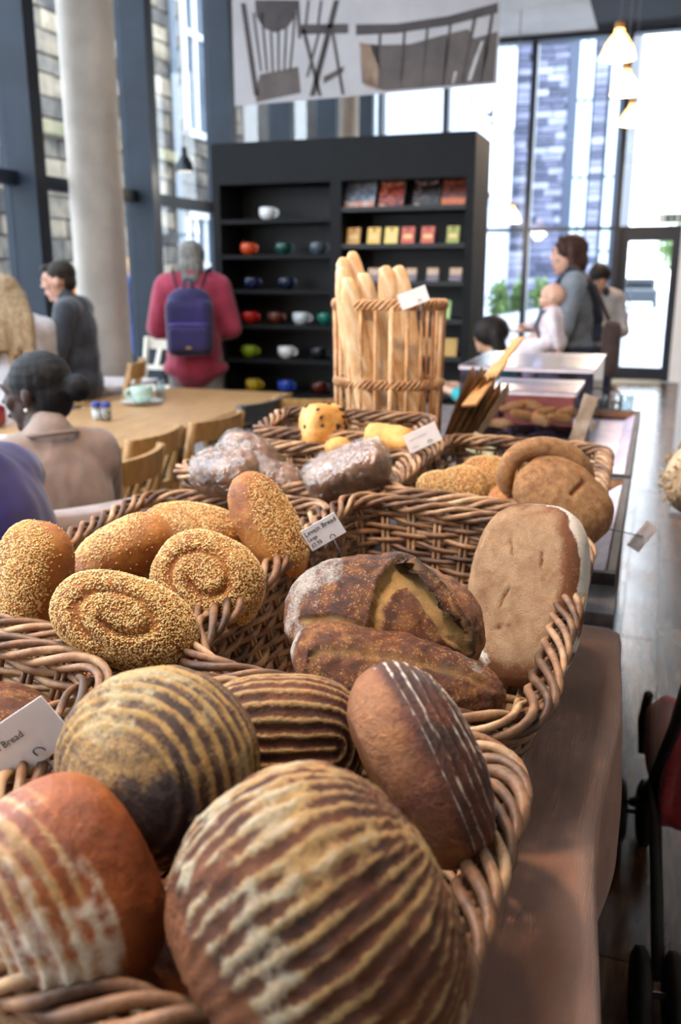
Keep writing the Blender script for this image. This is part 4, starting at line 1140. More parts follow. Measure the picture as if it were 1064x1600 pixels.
for k in range(22):
    a = 2 * math.pi * (k + 0.35) / 22
    thick = k % 6 == 5
    MB().tube([(BX + AX * 0.94 * math.cos(a), BYc + AY * 0.94 * math.sin(a), BZ0), (BX + AX * math.cos(a), BYc + AY * math.sin(a), BZ1 + 0.006)], 0.0078 if thick else 0.0052, 7).build('upright', M_cane, bb, True, True)
MB().prism(ovalp(30, AX * 0.93, AY * 0.93, BZ0), (0, 0, 0.01)).build('base', M_cane, bb, True)
def baguette(label, top, bot, r, seed):
    top, bot = Vector(top), Vector(bot); ax = (top - bot); L = ax.length
    D, F = ico(5)
    def shp(V, A, s):
        n1 = fbm(V, 14, s, 3)
        V = V.copy(); V[:, 2] += 0.006 * np.sin(V[:, 0] * 7 + s)
        cut = np.zeros(len(V))
        for q in range(-2, 4):
            x0 = q * 0.085
            cut = np.maximum(cut, np.exp(-((V[:, 1] - (V[:, 0] - x0) * 0.35) / 0.006) ** 2) * (np.abs(V[:, 0] - x0) < 0.04) * (A['D'][:, 2] > 0))
        V += A['N'] * (0.0035 * cut)[:, None]
        A['pale'] = 0.6 * cut; A['tone'] = 0.55 + 0.4 * n1; A['flour'] = 0.55 * sstep(0.0, 0.5, n1 + 0.1)
        return V
    loaf('baguette', label, (top + bot) / 2, ax, camv(0.2 * math.sin(seed), 0.1, 1), L / 2, r, r * 0.95, r * 0.95, C_bag, seed, 5, 2.9, 0.05, 0.002, None, shp, 'baguettes in the cane basket')
bt = [((524, 402), -0.085, 0.03, 'baguette leaning furthest towards the window in the cane basket'), ((550, 392), -0.03, 0.05, 'tallest baguette at the back of the cane basket'), ((535, 418), -0.05, -0.01, 'baguette with a rounded end in front of the leaning one'), ((543, 434), -0.015, -0.045, 'low baguette nearest the front of the cane basket'),
      ((568, 426), 0.02, -0.02, 'baguette in the middle of the cane basket leaning to the aisle'), ((603, 416), 0.05, 0.0, 'one of a pair of thick baguettes, on the window side'), ((622, 416), 0.085, 0.015, 'one of a pair of thick baguettes, behind the blank card')]
for k, ((px, py), bx, by, lab) in enumerate(bt):
    dd = 2.40 - (0.08 if by < 0 else 0.0) + by * 0.6
    tp = atd(px, py, dd)
    tp.x = max(min(tp.x, BX + AX * 0.7), BX - AX * 0.98)
    baguette(lab, tp, (BX + bx * 0.95 + 0.015, BYc + by, BZ0 + 0.02), 0.033 if k < 5 else 0.036, 101 + k)

# paper bags in a bunch beside it
M_kraft = plain('brown_kraft_paper', '#94714c', '#b08a60', rough=0.75, scale=6, stretch=(8, 8, 0.8), bump=0.12, var=0.22)
p0, p1 = atd(722, 688, 2.45), atd(772, 588, 2.50)
pdir = (p1 - p0).normalized()
for k in range(8):
    off = CR * (0.009 * (k - 3.5)) - CU * (0.006 * (k - 3.5)); ln = 0.25 + 0.012 * math.sin(k * 2.1)
    ax_ = (pdir + CR * (0.07 * (k - 3.5) / 3.5)).normalized()
    wv = (CF * 0.9 + CR * 0.35).cross(ax_).normalized(); wv = (CF * 0.95 + CR * 0.3); wv = (wv - ax_ * wv.dot(ax_)).normalized()
    nv = ax_.cross(wv)
    base = p0 + off - ax_ * 0.06
    m = MB(); V = []; F = []
    nn_ = 8
    for sd in (-1, 1):
        for i in range(nn_ + 1):
            for j in range(5):
                t = i / nn_; u = j / 4 - 0.5
                V.append(base + ax_ * (ln * t) + wv * (0.085 * u) + nv * (sd * (0.0012 + 0.003 * t * (1 - (2 * u) ** 2)) + 0.008 * math.sin(2.5 * t + k)))
    S = (nn_ + 1) * 5
    for i in range(nn_):
        for j in range(4):
            q = i * 5 + j; F.append((q, q + 1, q + 6, q + 5)); F.append((S + q, S + q + 5, S + q + 6, S + q + 1))
    o = m.add(V, F).build('paper_bag', M_kraft, None, False, True)
    setp(o, 'brown paper bag standing in the bunch beside the baguettes', 'paper bag', 'brown paper bags bunched beside the baguettes')
pa_, pb_ = atd(732, 634, 2.40), atd(812, 528, 2.62)
m = MB(); m.bar(pa_, pa_ + (pb_ - pa_) * 0.62, 0.045, 0.008, CU, 0.002); m.bar(pa_ + (pb_ - pa_) * 0.6, pb_, 0.03, 0.007, CU, 0.002)
setp(m.build('wooden_server', plain('pale_wood', '#b98850', '#d0a068', rough=0.5, scale=8, stretch=(1, 6, 6))), 'flat wooden server with a pale tip sticking up from the bags', 'utensil')

# ================================================================ clear boxes, trays and odds at the far end of the counter
def clear_box(label, lo, hi, lid=True):
    r = thing('acrylic_box', label, 'box', ((lo[0] + hi[0]) / 2, (lo[1] + hi[1]) / 2, lo[2]), 0, 'clear pastry boxes')
    t = 0.004
    x0, y0, z0 = lo; x1, y1, z1 = hi
    for a, b in (((x0, y0, z0), (x1, y0 + t, z1)), ((x0, y1 - t, z0), (x1, y1, z1)), ((x0, y0 + t, z0), (x0 + t, y1 - t, z1)), ((x1 - t, y0 + t, z0), (x1, y1 - t, z1))):
        MB().boxb(a, b).build('side_panel', M_acryl, r, True)
    MB().boxb((x0, y0, z0 - t), (x1, y1, z0)).build('base_panel', M_acryl, r, True)
    if lid:
        MB().boxb((x0 - 0.006, y0 - 0.006, z1), (x1 + 0.006, y1 + 0.006, z1 + 0.005)).build('lid', clear('frosted_lid', '#eae6f0', 0.08, 0.25, 0.9), r, True)
        m = MB()
        for a, b in (((x0, y0), (x1, y0)), ((x1, y0), (x1, y1)), ((x1, y1), (x0, y1)), ((x0, y1), (x0, y0))): m.bar((a[0], a[1], z1 - 0.004), (b[0], b[1], z1 - 0.004), 0.006, 0.014)
        m.build('lid_lip', plain('milky_plastic', '#cfc6c8', '#ddd5d6', rough=0.35, spec=0.6), r, True)
    return r
clear_box('clear box of pastries nearest the brown loaves', (-0.505, 2.86, CT + 0.005), (-0.225, 3.2, 1.095))
clear_box('larger clear box behind the pastry box', (-0.68, 3.3, CT + 0.005), (-0.2, 3.95, 1.125))
C_pastry = crust('flaky_pastry', ['#a8702c', '#d8a450', '#f0cc80', '#f0d8a0'], '#f0e4c0', 22, 0.4, 0.45)
C_choc = crust('chocolate_crumb', ['#170c08', '#2a1710', '#3d2418', '#4a2c1e'], '#6a4a38', 40, 0.5, 0.6)
kk = 0
for row in range(3):
    for k in range(4):
        x = -0.46 + 0.064 * k + rnd.uniform(-0.012, 0.012); y = 2.93 + 0.02 * (k % 2) + 0.085 * row
        choc = row == 0
        z = CT + (0.06 + rnd.uniform(-0.012, 0.018) if choc else 0.095 + 0.032 * row + rnd.uniform(-0.012, 0.016))
        loaf('chocolate_muffin' if choc else 'pastry_roll', ('dark chocolate muffin in the front row of the clear box' if choc else 'golden flaky pastry roll in the clear box'), (x, y, z), (1, rnd.uniform(-0.9, 0.9), rnd.uniform(-0.3, 0.3)), (0, 0, 1), 0.032 if choc else 0.046, 0.028 if choc else 0.02, 0.03 if choc else 0.018, 0.025 if choc else 0.018, C_choc if choc else C_pastry, 130 + kk, 3, 2.3, 0.12, 0.004, None, None, 'chocolate muffins in the clear box' if choc else 'pastry rolls in the clear box', 'muffin' if choc else 'pastry'); kk += 1
MB().boxb((-0.49, 3.185, CT + 0.09), (-0.24, 3.19, 1.08)).build('printed_insert', plain('coral_insert', '#c8735a', '#d98a70', rough=0.5), bpy.data.objects['acrylic_box'], True)
for k in range(6):
    loaf('croissant', 'golden croissant in the larger clear box', (-0.6 + 0.075 * k, 3.4 + 0.06 * (k % 2), CT + 0.05), (0.4, 1, 0), (0, 0, 1), 0.055, 0.028, 0.03, 0.025, C_pastry, 150 + k, 3, 2.2, 0.12, 0.004, None, None, 'croissants in the larger clear box', 'pastry')
M_tray = plain('bare_tray_wood', '#9a6f48', '#b88a60', rough=0.55, scale=8, stretch=(6, 1, 6))
M_liner = plain('white_tray_paper', '#dcd6ea', '#f0ecf6', rough=0.55, scale=25, bump=0.15)
M_trayd = plain('grey_tray_rim', '#3c3739', '#544e50', rough=0.6, scale=8, stretch=(6, 1, 6))
def tray(label, x0, x1, y0, y1, z0, z1):
    r = thing('wooden_tray', label, 'tray', ((x0 + x1) / 2, (y0 + y1) / 2, z0), 0, 'wooden trays on the aisle side')
    t = 0.018
    for a, b in (((x0, y0, z0), (x1, y0 + t, z1)), ((x0, y1 - t, z0), (x1, y1, z1)), ((x0, y0 + t, z0), (x0 + t, y1 - t, z1)), ((x1 - t, y0 + t, z0), (x1, y1 - t, z1))):
        MB().boxb(a, b, 0.002).build('side', M_trayd, r, True)
        e = 0.004
    for a, b in (((x0 + t, y0 + t, z0 + 0.02), (x1 - t, y0 + t + 0.006, z1 - 0.004)), ((x0 + t, y1 - t - 0.006, z0 + 0.02), (x1 - t, y1 - t, z1 - 0.004))):
        MB().boxb(a, b).build('inner_face', M_tray, r, True)
    MB().boxb((x0 + t, y0 + t, z0), (x1 - t, y1 - t, z0 + 0.01)).build('bottom', M_tray, r, True)
    MB().boxb((x0 + t + 0.002, y0 + t + 0.03, z0 + 0.01), (x1 - t - 0.03, y1 - t - 0.03, z0 + 0.014)).build('paper_liner', M_liner, r, True)
    MB().prism([(x1 - t - 0.045, y0 + 0.05, z0 + 0.014), (x1 - t - 0.004, y0 + 0.05, z1 - 0.008), (x1 - t - 0.002, y0 + 0.05, z1 - 0.01), (x1 - t - 0.04, y0 + 0.05, z0 + 0.012)], (0, y1 - y0 - 0.1, 0)).build('paper_edge', M_liner, r, True)
    return r
tray('wooden tray lined with white paper at the far end of the counter', -0.22, -0.036, 2.62, 3.95, CT, CT + 0.05)
tray('wooden tray lined with white paper behind the flat loaf', -0.2, -0.036, 1.70, 2.58, CT, CT + 0.05)
setp(MB().boxb((-0.115, 1.535, CT), (-0.03, 1.69, CT + 0.03), 0.002).build('wooden_block', M_cwood), 'grey weathered wooden block at the end of the brown cloth', 'block')
def crumple(name, label, c, sx, sy, amp, mat, seed, X=(1, 0, 0), Z=(0, 0, 1), cat='paper'):
    n = 22; g = np.stack(np.meshgrid(np.linspace(-1, 1, n), np.linspace(-1, 1, n)), -1).reshape(-1, 2)
    V = np.stack([g[:, 0] * sx, g[:, 1] * sy, 0 * g[:, 0]], 1)
    V[:, 2] = amp * fbm(V, 22, seed, 3) + amp; V[:, :2] += 0.25 * amp * np.stack([vnoise(V, 30, seed + 1), vnoise(V, 30, seed + 2)], 1)
    F = np.array([(j * n + i, j * n + i + 1, (j + 1) * n + i + 1, (j + 1) * n + i) for j in range(n - 1) for i in range(n - 1)])
    o = link(name, np_mesh(name, V, F), mat, None, False, False)
    m4 = basis(X, Z).to_4x4(); m4.translation = Vector(c); o.matrix_world = m4
    md = o.modifiers.new('thick', 'SOLIDIFY'); md.thickness = 0.0008
    setp(o, label, cat); return o
crumple('crumpled_paper', 'tan crumpled paper behind the grainy brown loaf', atd(895, 728, 2.3), 0.07, 0.05, 0.02, plain('tan_tissue', '#c6ab88', '#dcc6a6', rough=0.8), 3, camv(1, -0.1, 0), camv(0, 0.7, 0.7))
crumple('crumpled_paper', 'pale green crumpled tissue beside the clear pastry box', atd(748, 703, 2.3), 0.035, 0.035, 0.022, plain('green_tissue', '#a9b088', '#c6cbae', rough=0.8), 5, camv(0.8, -0.5, 0), camv(0, 0.6, 0.8))
crumple('paper_slip', 'brown paper slip hanging down the side of the clear box', atd(912, 655, 2.75), 0.022, 0.075, 0.008, plain('grey_brown_slip', '#8f7e6c', '#a39281', rough=0.8), 7, camv(0.9, -0.3, 0.2), camv(-0.3, 0.1, 0.95))
tg = atd(930, 738, 2.05)
m = MB()
for s_ in (-1, 1):
    m.tube([tg + CR * (-0.09) + CU * 0.01, tg + CR * (-0.04) + CU * (0.006 + 0.008 * s_), tg + CU * (0.012 * s_), tg + CR * 0.022 + CU * (0.010 * s_) + CF * 0.01], 0.0035, 8, flat=(1, 0.6))
    m.ell(tg + CR * 0.024 + CU * (0.009 * s_), (0.013, 0.009, 0.004), Matrix.Rotation(0.4, 3, 'Z'))
setp(m.build('serving_tongs', plain('polished_steel', '#b9b4ac', '#dcd8d2', rough=0.15, metal=1.0), None, False, True), 'polished steel serving tongs resting behind the brown loaf', 'tongs')
M_tumb = clear('tumbler_glass', '#eef4f6', 0.2, 0.03, 0.9)
for k, (px, lab) in enumerate(((934, 'clear tumbler beside the black wire caddy on the counter end'), (978, 'clear tumbler furthest along the counter end'))):
    c = atz(px, 655, CT); c = Vector((min(c.x, -0.06) if k else c.x, 4.12 + 0.03 * k, CT - 0.012))
    c.x = aty(px, 640, c.y).x
    o = MB().lathe([(0.028, 0), (0.033, 0.1), (0.031, 0.1), (0.026, 0.006), (0.001, 0.006)], 20).build('drinking_glass', M_tumb, None, False, True); o.location = c
    setp(o, lab, 'glass', 'tumblers at the counter end')
wc = aty(952, 650, 4.12)
cd_ = thing('wire_caddy', 'small black wire caddy at the far end of the counter', 'caddy', (wc.x, 4.12, CT - 0.012))
for k in range(10):
    a = 2 * math.pi * k / 10; MB().tube([(0.04 * math.cos(a), 0.04 * math.sin(a), 0.0), (0.048 * math.cos(a), 0.048 * math.sin(a), 0.07)], 0.003, 5).build('wire', M_black, cd_)
for z in (0.003, 0.035, 0.07): MB().tube([(0.046 * math.cos(a), 0.046 * math.sin(a), z) for a in [2 * math.pi * k / 24 for k in range(24)]], 0.0035, 5, True).build('hoop', M_black, cd_)
MB().tube([(0.045 * math.cos(a), 0, 0.07 + 0.06 * math.sin(a)) for a in [math.pi * k / 12 for k in range(13)]], 0.004, 6).build('handle', M_black, cd_)

# ================================================================ black shelf unit with cups and packets
SFY = 5.75; SD = 0.5
sxl, sxr = aty(335, 400, SFY).x, aty(741, 300, SFY).x
stz = aty(600, 211, SFY).z
su = thing('shelf_unit', 'tall black shelf unit displaying coloured cups and packets', 'shelf', ((sxl + sxr) / 2, SFY, 0))
bl0, bl1 = aty(346, 400, SFY).x, aty(516, 400, SFY).x
br0, br1 = aty(533, 400, SFY).x, aty(725, 400, SFY).x
zt = aty(520, 283, SFY).z
MB().boxb((sxl, SFY, 0), (bl0, SFY + SD, zt)).build('side_panel', M_blackf, su, True)
MB().boxb((br1, SFY, 0), (sxr, SFY + SD, zt)).build('side_panel', M_blackf, su, True)
MB().boxb((bl1, SFY, 0), (br0, SFY + SD - 0.02, zt)).build('divider', M_blackf, su, True)
MB().boxb((sxl, SFY, zt), (sxr, SFY + SD, stz)).build('header', M_blackf, su, True)
MB().boxb((bl0, SFY + SD - 0.14, 0), (br1, SFY + SD - 0.1, zt)).build('back_panel', M_black, su, True)
MB().boxb((bl0, SFY, 0), (br1, SFY + SD - 0.14, 0.1)).build('plinth', M_black, su, True)
LZ = [aty(430, y, SFY).z for y in (342, 398, 453, 508, 562, 616, 668)]
RZ = [aty(630, y, SFY).z for y in (321, 380, 439, 498, 556, 612, 668)]
for z in LZ: MB().boxb((bl0, SFY + 0.004, z - 0.026), (bl1, SFY + SD - 0.14, z)).build('shelf_board', M_blackf, su, True)
for z in RZ: MB().boxb((br0, SFY + 0.004, z - 0.03), (br1, SFY + SD - 0.14, z)).build('shelf_board', M_black, su, True)
cupm = MB(); cupm.lathe([(0.026, 0), (0.03, 0.003), (0.05, 0.022), (0.057, 0.045), (0.056, 0.068), (0.053, 0.082), (0.050, 0.081), (0.053, 0.066), (0.053, 0.045), (0.046, 0.024), (0.02, 0.008)], 24)
cup_me = cupm.mesh('cup_bowl'); cup_me.shade_smooth()
hm = MB(); hm.tube([(0.052 + 0.026 * math.sin(a), 0, 0.045 + 0.022 * math.cos(a)) for a in [math.pi * k / 10 for k in range(11)]], 0.0055, 8, flat=(1.3, 0.8)); hnd_me = hm.mesh('handle'); hnd_me.shade_smooth()
def cup(label, colr, loc, rot=0.0, sc_=1.0):
    m = plain('glaze_' + colr[0], colr[1], colr[2], rough=0.13, scale=8, coat=0.4)
    r = thing('coffee_cup', label, 'cup', loc, rot, 'coloured cups on the black shelves')
    r.scale = (sc_,) * 3
    for nm, me in (('bowl', cup_me), ('handle', hnd_me)):
        o = bpy.data.objects.new(nm, me); COL.objects.link(o); o.parent = r
        if not me.materials: me.materials.append(None)
        o.material_slots[0].link = 'OBJECT'; o.material_slots[0].material = m
    return r
W_ = ('white', '#d8d8da', '#e4e4e6')
cups = [(0, 420, W_, 'white cup alone on the top shelf'), (1, 389, ('orange', '#b8401c', '#c84a22'), 'orange red cup on the second shelf'), (1, 443, ('bottle_green', '#0d3a36', '#12443f'), 'dark green cup on the second shelf'), (1, 497, ('slate', '#39424a', '#454f58'), 'slate grey cup on the second shelf'),
        (2, 393, ('navy', '#141c38', '#182142'), 'navy cup on the third shelf nearest the pink coat'), (2, 447, ('midnight', '#101a30', '#16223c'), 'midnight blue cup on the third shelf beside the navy one'), (3, 389, ('red', '#a01410', '#b01a14'), 'bright red cup beside the pink coat'), (3, 429, ('brown', '#4a2014', '#582818'), 'brown cup between the red and white ones'),
        (3, 469, ('grey_white', '#b9c0c4', '#c8ced2'), 'greyish white cup on the fourth shelf'), (3, 508, ('teal', '#0c5a4c', '#106858'), 'teal cup half behind the baguette basket rim'), (4, 386, ('lime', '#7f9a1c', '#8fa828'), 'lime green cup on the fifth shelf'), (4, 445, W_, 'white cup between the lime and black ones'), (4, 497, ('black', '#17181c', '#1e2024'), 'black cup on the fifth shelf'),
        (5, 391, ('yellow', '#b89a1c', '#c8aa2a'), 'yellow cup on the shelf above the table corner'), (5, 443, ('blue', '#2440a0', '#2c4cb4'), 'royal blue cup above the table corner'), (5, 498, ('cocoa', '#481a12', '#561f16'), 'cocoa brown cup beside the blue one'), (6, 384, W_, 'white cup behind the dark chair back'), (6, 463, ('pale_lime', '#a0b048', '#b0be5a'), 'pale lime cup on the lowest shelf in view')]
for (s_, px, c_, lab) in cups:
    x = aty(px, 430, SFY + 0.13).x
    cup(lab, c_, (x, SFY + 0.13, LZ[s_] + 0.0005), rnd.uniform(-0.25, 0.25))
def cover_mat(name, c1, c2, c3):
    t = NT(name); n = t.noise(14, 3, 0.6, t.obj((1, 1, 1.6)), 0.8); t.bsdf(t.ramp(n, [(0.35, c1), (0.5, c2), (0.68, c3)]), 0.3); return t.m
def tilted(name, label, cat, px0, px1, z, h, th, mats, group, lean=0.35, extra=None):
    y = SFY + 0.06
    x0, x1 = aty(px0, 380, y).x, aty(px1, 380, y).x
    r = thing(name, label, cat, ((x0 + x1) / 2, y, z + 0.0005), 0, group)
    R = Matrix.Rotation(-lean, 3, 'X'); w = x1 - x0
    def bx(n, lo, hi, m):
        c = Vector([(a + b) / 2 for a, b in zip(lo, hi)]); MB().box(R @ c, [b - a for a, b in zip(lo, hi)], R).build(n, m, r)
    bx('block', (-w / 2 + 0.001, 0.002, 0.002), (w / 2 - 0.001, th - 0.002, h - 0.002), M_paper)
    bx('front_cover', (-w / 2, 0, 0), (w / 2, 0.002, h), mats)
    bx('back_cover', (-w / 2, th - 0.002, 0), (w / 2, th, h), mats)
    if extra: extra(r, R, w, h)
    return r
bks = [(536, 583, '#8a9096', '#39465e', '#b9a898', 'cookery book with a blue and grey cover on the top shelf'), (590, 628, '#1a1614', '#8a2a1e', '#d8a878', 'cookery book with a red and cream picture on black'), (643, 683, '#120f10', '#1a1416', '#b08878', 'black book with a small pale picture'), (687, 724, '#3a1e1a', '#5c2a20', '#b0603c', 'dark red brown book with an orange band')]
for k, (a, b, c1, c2, c3, lab) in enumerate(bks):
    def band(r, R, w, h, k=k):
        if k == 3: MB().box(R @ Vector((0, -0.001, h * 0.14)), (w, 0.001, h * 0.24), R).build('orange_band', plain('orange_band', '#b5572c', '#c4683a', rough=0.4), r)
        if k == 0: MB().box(R @ Vector((0, -0.001, h * 0.12)), (w, 0.001, h * 0.2), R).build('pale_band', cover_mat('pale_strip', '#c9beb4', '#b86a50', '#e0dad2'), r)
    tilted('book', lab, 'book', a, b, RZ[0], 0.178, 0.016, cover_mat('cover_%d' % k, c1, c2, c3), 'books on the top shelf', 0.42, band)
pk = [(541, 561, '#c98a24', '#d89a34', 'amber packet, first in the packet row'), (573, 593, '#d8a840', '#e2b650', 'honey yellow packet, second in the packet row'), (600, 620, '#dcb858', '#e6c46a', 'pale yellow packet, third in the packet row'), (626, 646, '#b83e18', '#c84a20', 'red orange packet beside the pale yellow one'), (657, 677, '#b83c14', '#c6481c', 'red orange packet standing alone'), (697, 716, '#8f8f24', '#a0a034', 'olive yellow packet, last in the packet row')]
for k, (a, b, c1, c2, lab) in enumerate(pk):
    def hole(r, R, w, h):
        MB().lathe([(0.009, 0), (0.009, 0.0015)], 12, R @ Vector((0, -0.0012, h * 0.85)), R @ Matrix.Rotation(math.pi / 2, 3, 'X')).build('emblem', plain('emblem_red', '#5a2412', '#6a2c18'), r)
        MB().box(R @ Vector((0, -0.0006, h * 0.42)), (w * 0.7, 0.001, h * 0.22), R).build('printed_panel', plain('panel_print', '#d9b070', '#e6c48a'), r)
    tilted('packet', lab, 'packet', a, b, RZ[1], 0.108, 0.012, plain('packet_%d' % k, c1, c2, rough=0.35), 'packets on the second shelf', 0.3, hole)
for k, (a, b, lab) in enumerate(((574, 597, 'small beige and purple box half behind the baguettes'), (634, 650, 'small beige and purple box beside the baguettes'), (667, 685, 'small beige and purple box in the middle of its row'), (703, 722, 'small beige and purple box at the end of its row'))):
    def low(r, R, w, h): MB().box(R @ Vector((0, -0.0006, h * 0.25)), (w, 0.001, h * 0.48), R).build('purple_panel', plain('purple_panel', '#5c4c5a', '#685866', rough=0.4), r)
    tilted('small_box', lab, 'box', a, b, RZ[2], 0.085, 0.03, plain('beige_box', '#b08a6a', '#c49e7e', rough=0.4), 'small boxes on the third shelf', 0.35, low)
for (a, b, s_, c1, lab) in ((694, 706, 3, '#8fae62', 'pale green packet behind the cane basket rim'), (660, 676, 4, '#a87c34', 'ochre packet behind the cane basket'), (696, 718, 4, '#b08428', 'yellow packet on the shelf behind the cane basket')):
    tilted('packet', lab, 'packet', a, b, RZ[s_], 0.12, 0.02, plain('pk_' + c1[1:], c1, c1, rough=0.4), 'packets on the lower shelves', 0.3)

# ================================================================ hanging banner printed with chairs
BNY = 6.05
def bp(px, py, dy=0.0): return aty(px, py, BNY - dy)
bc0, bc1 = bp(365, 166), bp(778, 131)
btop = 4.2
bx0, bx1 = aty(365, 100, BNY).x, aty(778, 100, BNY).x
zb0, zb1 = bc0.z, bc1.z
bn = thing('hanging_banner', 'hanging cloth banner printed with dark wooden chairs', 'banner', ((bx0 + bx1) / 2, BNY, min(zb0, zb1)))
MB().prism([(bx0, BNY, zb0), (bx1, BNY, zb1), (bx1, BNY, btop), (bx0, BNY, btop)], (0, 0.006, 0)).build('cloth', plain('grey_white_banner', '#a19c9d', '#aca7a8', rough=0.85, scale=3), bn, True)
MB().bar((bx0, BNY, btop), (bx1, BNY, btop), 0.03, 0.03).build('top_rod', M_steel, bn, True)
for x in (bx0 + 0.2, bx1 - 0.2): MB().tube([(x, BNY, btop), (x, BNY, CEIL)], 0.004, 6).build('hanging_wire', M_steel, bn, True)
M_pr = plain('print_dark_brown', '#3a3434', '#4a4342', rough=0.85, scale=5)
M_pr2 = plain('print_shadow_brown', '#4c4442', '#5c524e', rough=0.85, scale=5)
def printed(mat, polys, name='printed_chair'):
    for q in polys:
        pts = [bp(px, py, 0.002) for (px, py) in q]
        o = MB().prism(pts, (0, 0.0015, 0)).build(name, mat, bn, True)
def strip(x0, y0, x1, y1, w): return [(x0 - w / 2, y0), (x0 + w / 2, y0), (x1 + w / 2, y1), (x1 - w / 2, y1)]
printed(M_pr, [strip(380, 5, 401, 150, 8), strip(465, 0, 468, 60, 5)] + [strip(396 + 13 * k, 20, 408 + 9 * k, 112, 3.5) for k in range(6)])
printed(M_pr, [[(398, 0), (464, 0), (462, 25), (448, 44), (430, 51), (412, 44), (400, 25)]], 'printed_backrest')
printed(M_pr2, [[(406, 116), (466, 104), (470, 145), (400, 160), (399, 143)]], 'printed_seat')
printed(M_pr, [[(470, 38), (544, 37), (544, 52), (470, 54)], strip(482, 0, 478, 38, 4), strip(502, 0, 497, 38, 4), strip(526, 0, 488, 150, 9), strip(474, 45, 500, 150, 6), strip(520, 52, 536, 148, 5), strip(498, 52, 480, 120, 4), strip(512, 60, 492, 130, 3.5)])
printed(M_pr2, [[(505, 120), (538, 103), (536, 113), (506, 131)]], 'printed_seat')
printed(M_pr, [[(556, 38), (620, 37), (700, 25), (778, 4), (778, 20), (700, 40), (620, 52), (556, 55)]])
printed(M_pr2, [[(562, 68), (596, 70), (640, 69), (690, 55), (732, 45), (740, 60), (778, 49), (772, 128), (700, 134), (600, 142), (566, 130)]], 'printed_seat')
printed(plain('print_tan', '#8a705e', '#9a806c', rough=0.85), [[(561, 66), (594, 72), (592, 110), (590, 140), (570, 134)]], 'printed_highlight')
printed(M_pr, [strip(594, 50, 590, 140, 4), strip(632, 48, 626, 138, 4), strip(668, 42, 660, 136, 4), strip(704, 36, 692, 134, 4), strip(742, 26, 722, 130, 5), strip(770, 18, 752, 128, 5)])
printed(plain('print_pale', '#b8b2b0', '#c4bebc', rough=0.85), [strip(752, 64, 733, 126, 6), strip(712, 112, 708, 132, 4)], 'printed_gap')

# ================================================================ long table, chairs, crockery
TZ = 0.75
ta = thing('dining_table', 'long oak dining table with the cup and saucer on it', 'table', (-2.5, 3.7, 0))
MB().boxb((-2.93, 2.2, TZ - 0.035), (-2.09, 5.12, TZ), 0.004).build('top', M_oak, ta, True)
for x in (-2.87, -2.15):
    for y in (2.3, 5.02): MB().boxb((x - 0.035, y - 0.035, 0), (x + 0.035, y + 0.035, TZ - 0.035)).build('leg', M_oakc, ta, True)
for x in (-2.87, -2.15): MB().boxb((x - 0.012, 2.335, TZ - 0.115), (x + 0.012, 4.985, TZ - 0.035)).build('apron', M_oakc, ta, True)
def chair(label, loc, rot, mat=None, seat_z=0.45, back_z=0.83, w=0.42, group='oak chairs at the long table'):
    """faces +Y; backrest at -Y"""
    mat = mat or M_oakc
    r = thing('dining_chair', label, 'chair', loc, rot, group)
    hw = w / 2
    MB().boxb((-hw, -0.2, seat_z - 0.025), (hw, 0.21, seat_z), 0.008).build('seat', mat, r)
    for s in (-1, 1):
        MB().bar((s * (hw - 0.02), 0.18, 0), (s * (hw - 0.02), 0.18, seat_z - 0.025), 0.034, 0.034, (0, 1, 0), 0.004).build('leg', mat, r)
        MB().tube([(s * (hw - 0.02), -0.24, 0), (s * (hw - 0.02), -0.195, seat_z), (s * (hw - 0.018), -0.235, seat_z + 0.2), (s * (hw - 0.015), -0.275, back_z)], 0.02, 8, ref=np.array((1.0, 0, 0))).build('leg', mat, r, False, True)
        MB().bar((s * (hw - 0.02), 0.17, 0.2), (s * (hw - 0.02), -0.21, 0.2), 0.018, 0.025).build('stretcher', mat, r)
    V, F = [], []
    n = 14
    for k in range(n + 1):
        t = k / n; x = -hw + 0.0 + w * t; y = -0.268 - 0.045 * (1 - (2 * t - 1) ** 2)
        zb = back_z - 0.085 - 0.008 * (1 - (2 * t - 1) ** 2)
        V += [(x, y, zb), (x, y + 0.022, zb), (x, y + 0.014, back_z), (x, y - 0.008, back_z)]
    for k in range(n):
        for q in range(4): F.append((4 * k + q, 4 * k + (q + 1) % 4, 4 * k + 4 + (q + 1) % 4, 4 * k + 4 + q))
    F += [(0, 1, 2, 3), (4 * n + 3, 4 * n + 2, 4 * n + 1, 4 * n)]
    fixn(MB().add(V, F).build('top_rail', mat, r))
    MB().bar((-hw + 0.03, -0.225, seat_z + 0.13), (hw - 0.03, -0.225, seat_z + 0.13), 0.018, 0.035).build('lower_rail', mat, r)
    for x in (-0.09, 0.09): MB().bar((x, -0.226, seat_z + 0.145), (x, -0.29, back_z - 0.085), 0.035, 0.012, (0, 1, 0)).build('back_slat', mat, r)
    return r
Q = math.pi / 2
M_grey = plain('grey_painted_chair', '#34363c', '#3e4048', rough=0.5)
chair('oak chair with a curved top rail, furthest of the row beside the baskets', (-2.12, 3.66, 0), Q - 0.12)
chair('oak chair in the middle of the row beside the baskets', (-2.17, 3.16, 0), Q)
chair('oak chair beside the woman in beige', (-2.0, 2.73, 0), Q + 0.1)
chair('dark grey chair at the table corner in front of the shelves', (-2.14, 4.22, 0), Q - 0.15, M_grey)
chair('oak chair between the table and the black shelves', (-1.75, 4.62, 0), Q * 0.2, None, group='oak chairs standing free')
chair('pale chair beside the small white table', (-3.62, 6.0, 0), math.pi * 0.98, plain('pale_chair', '#d8d0c0', '#e6dfd0', rough=0.5), 0.62, 0.98, group='oak chairs standing free')
wt = thing('side_table', 'small white topped table by the concrete column', 'table', (-3.5, 5.25, 0))
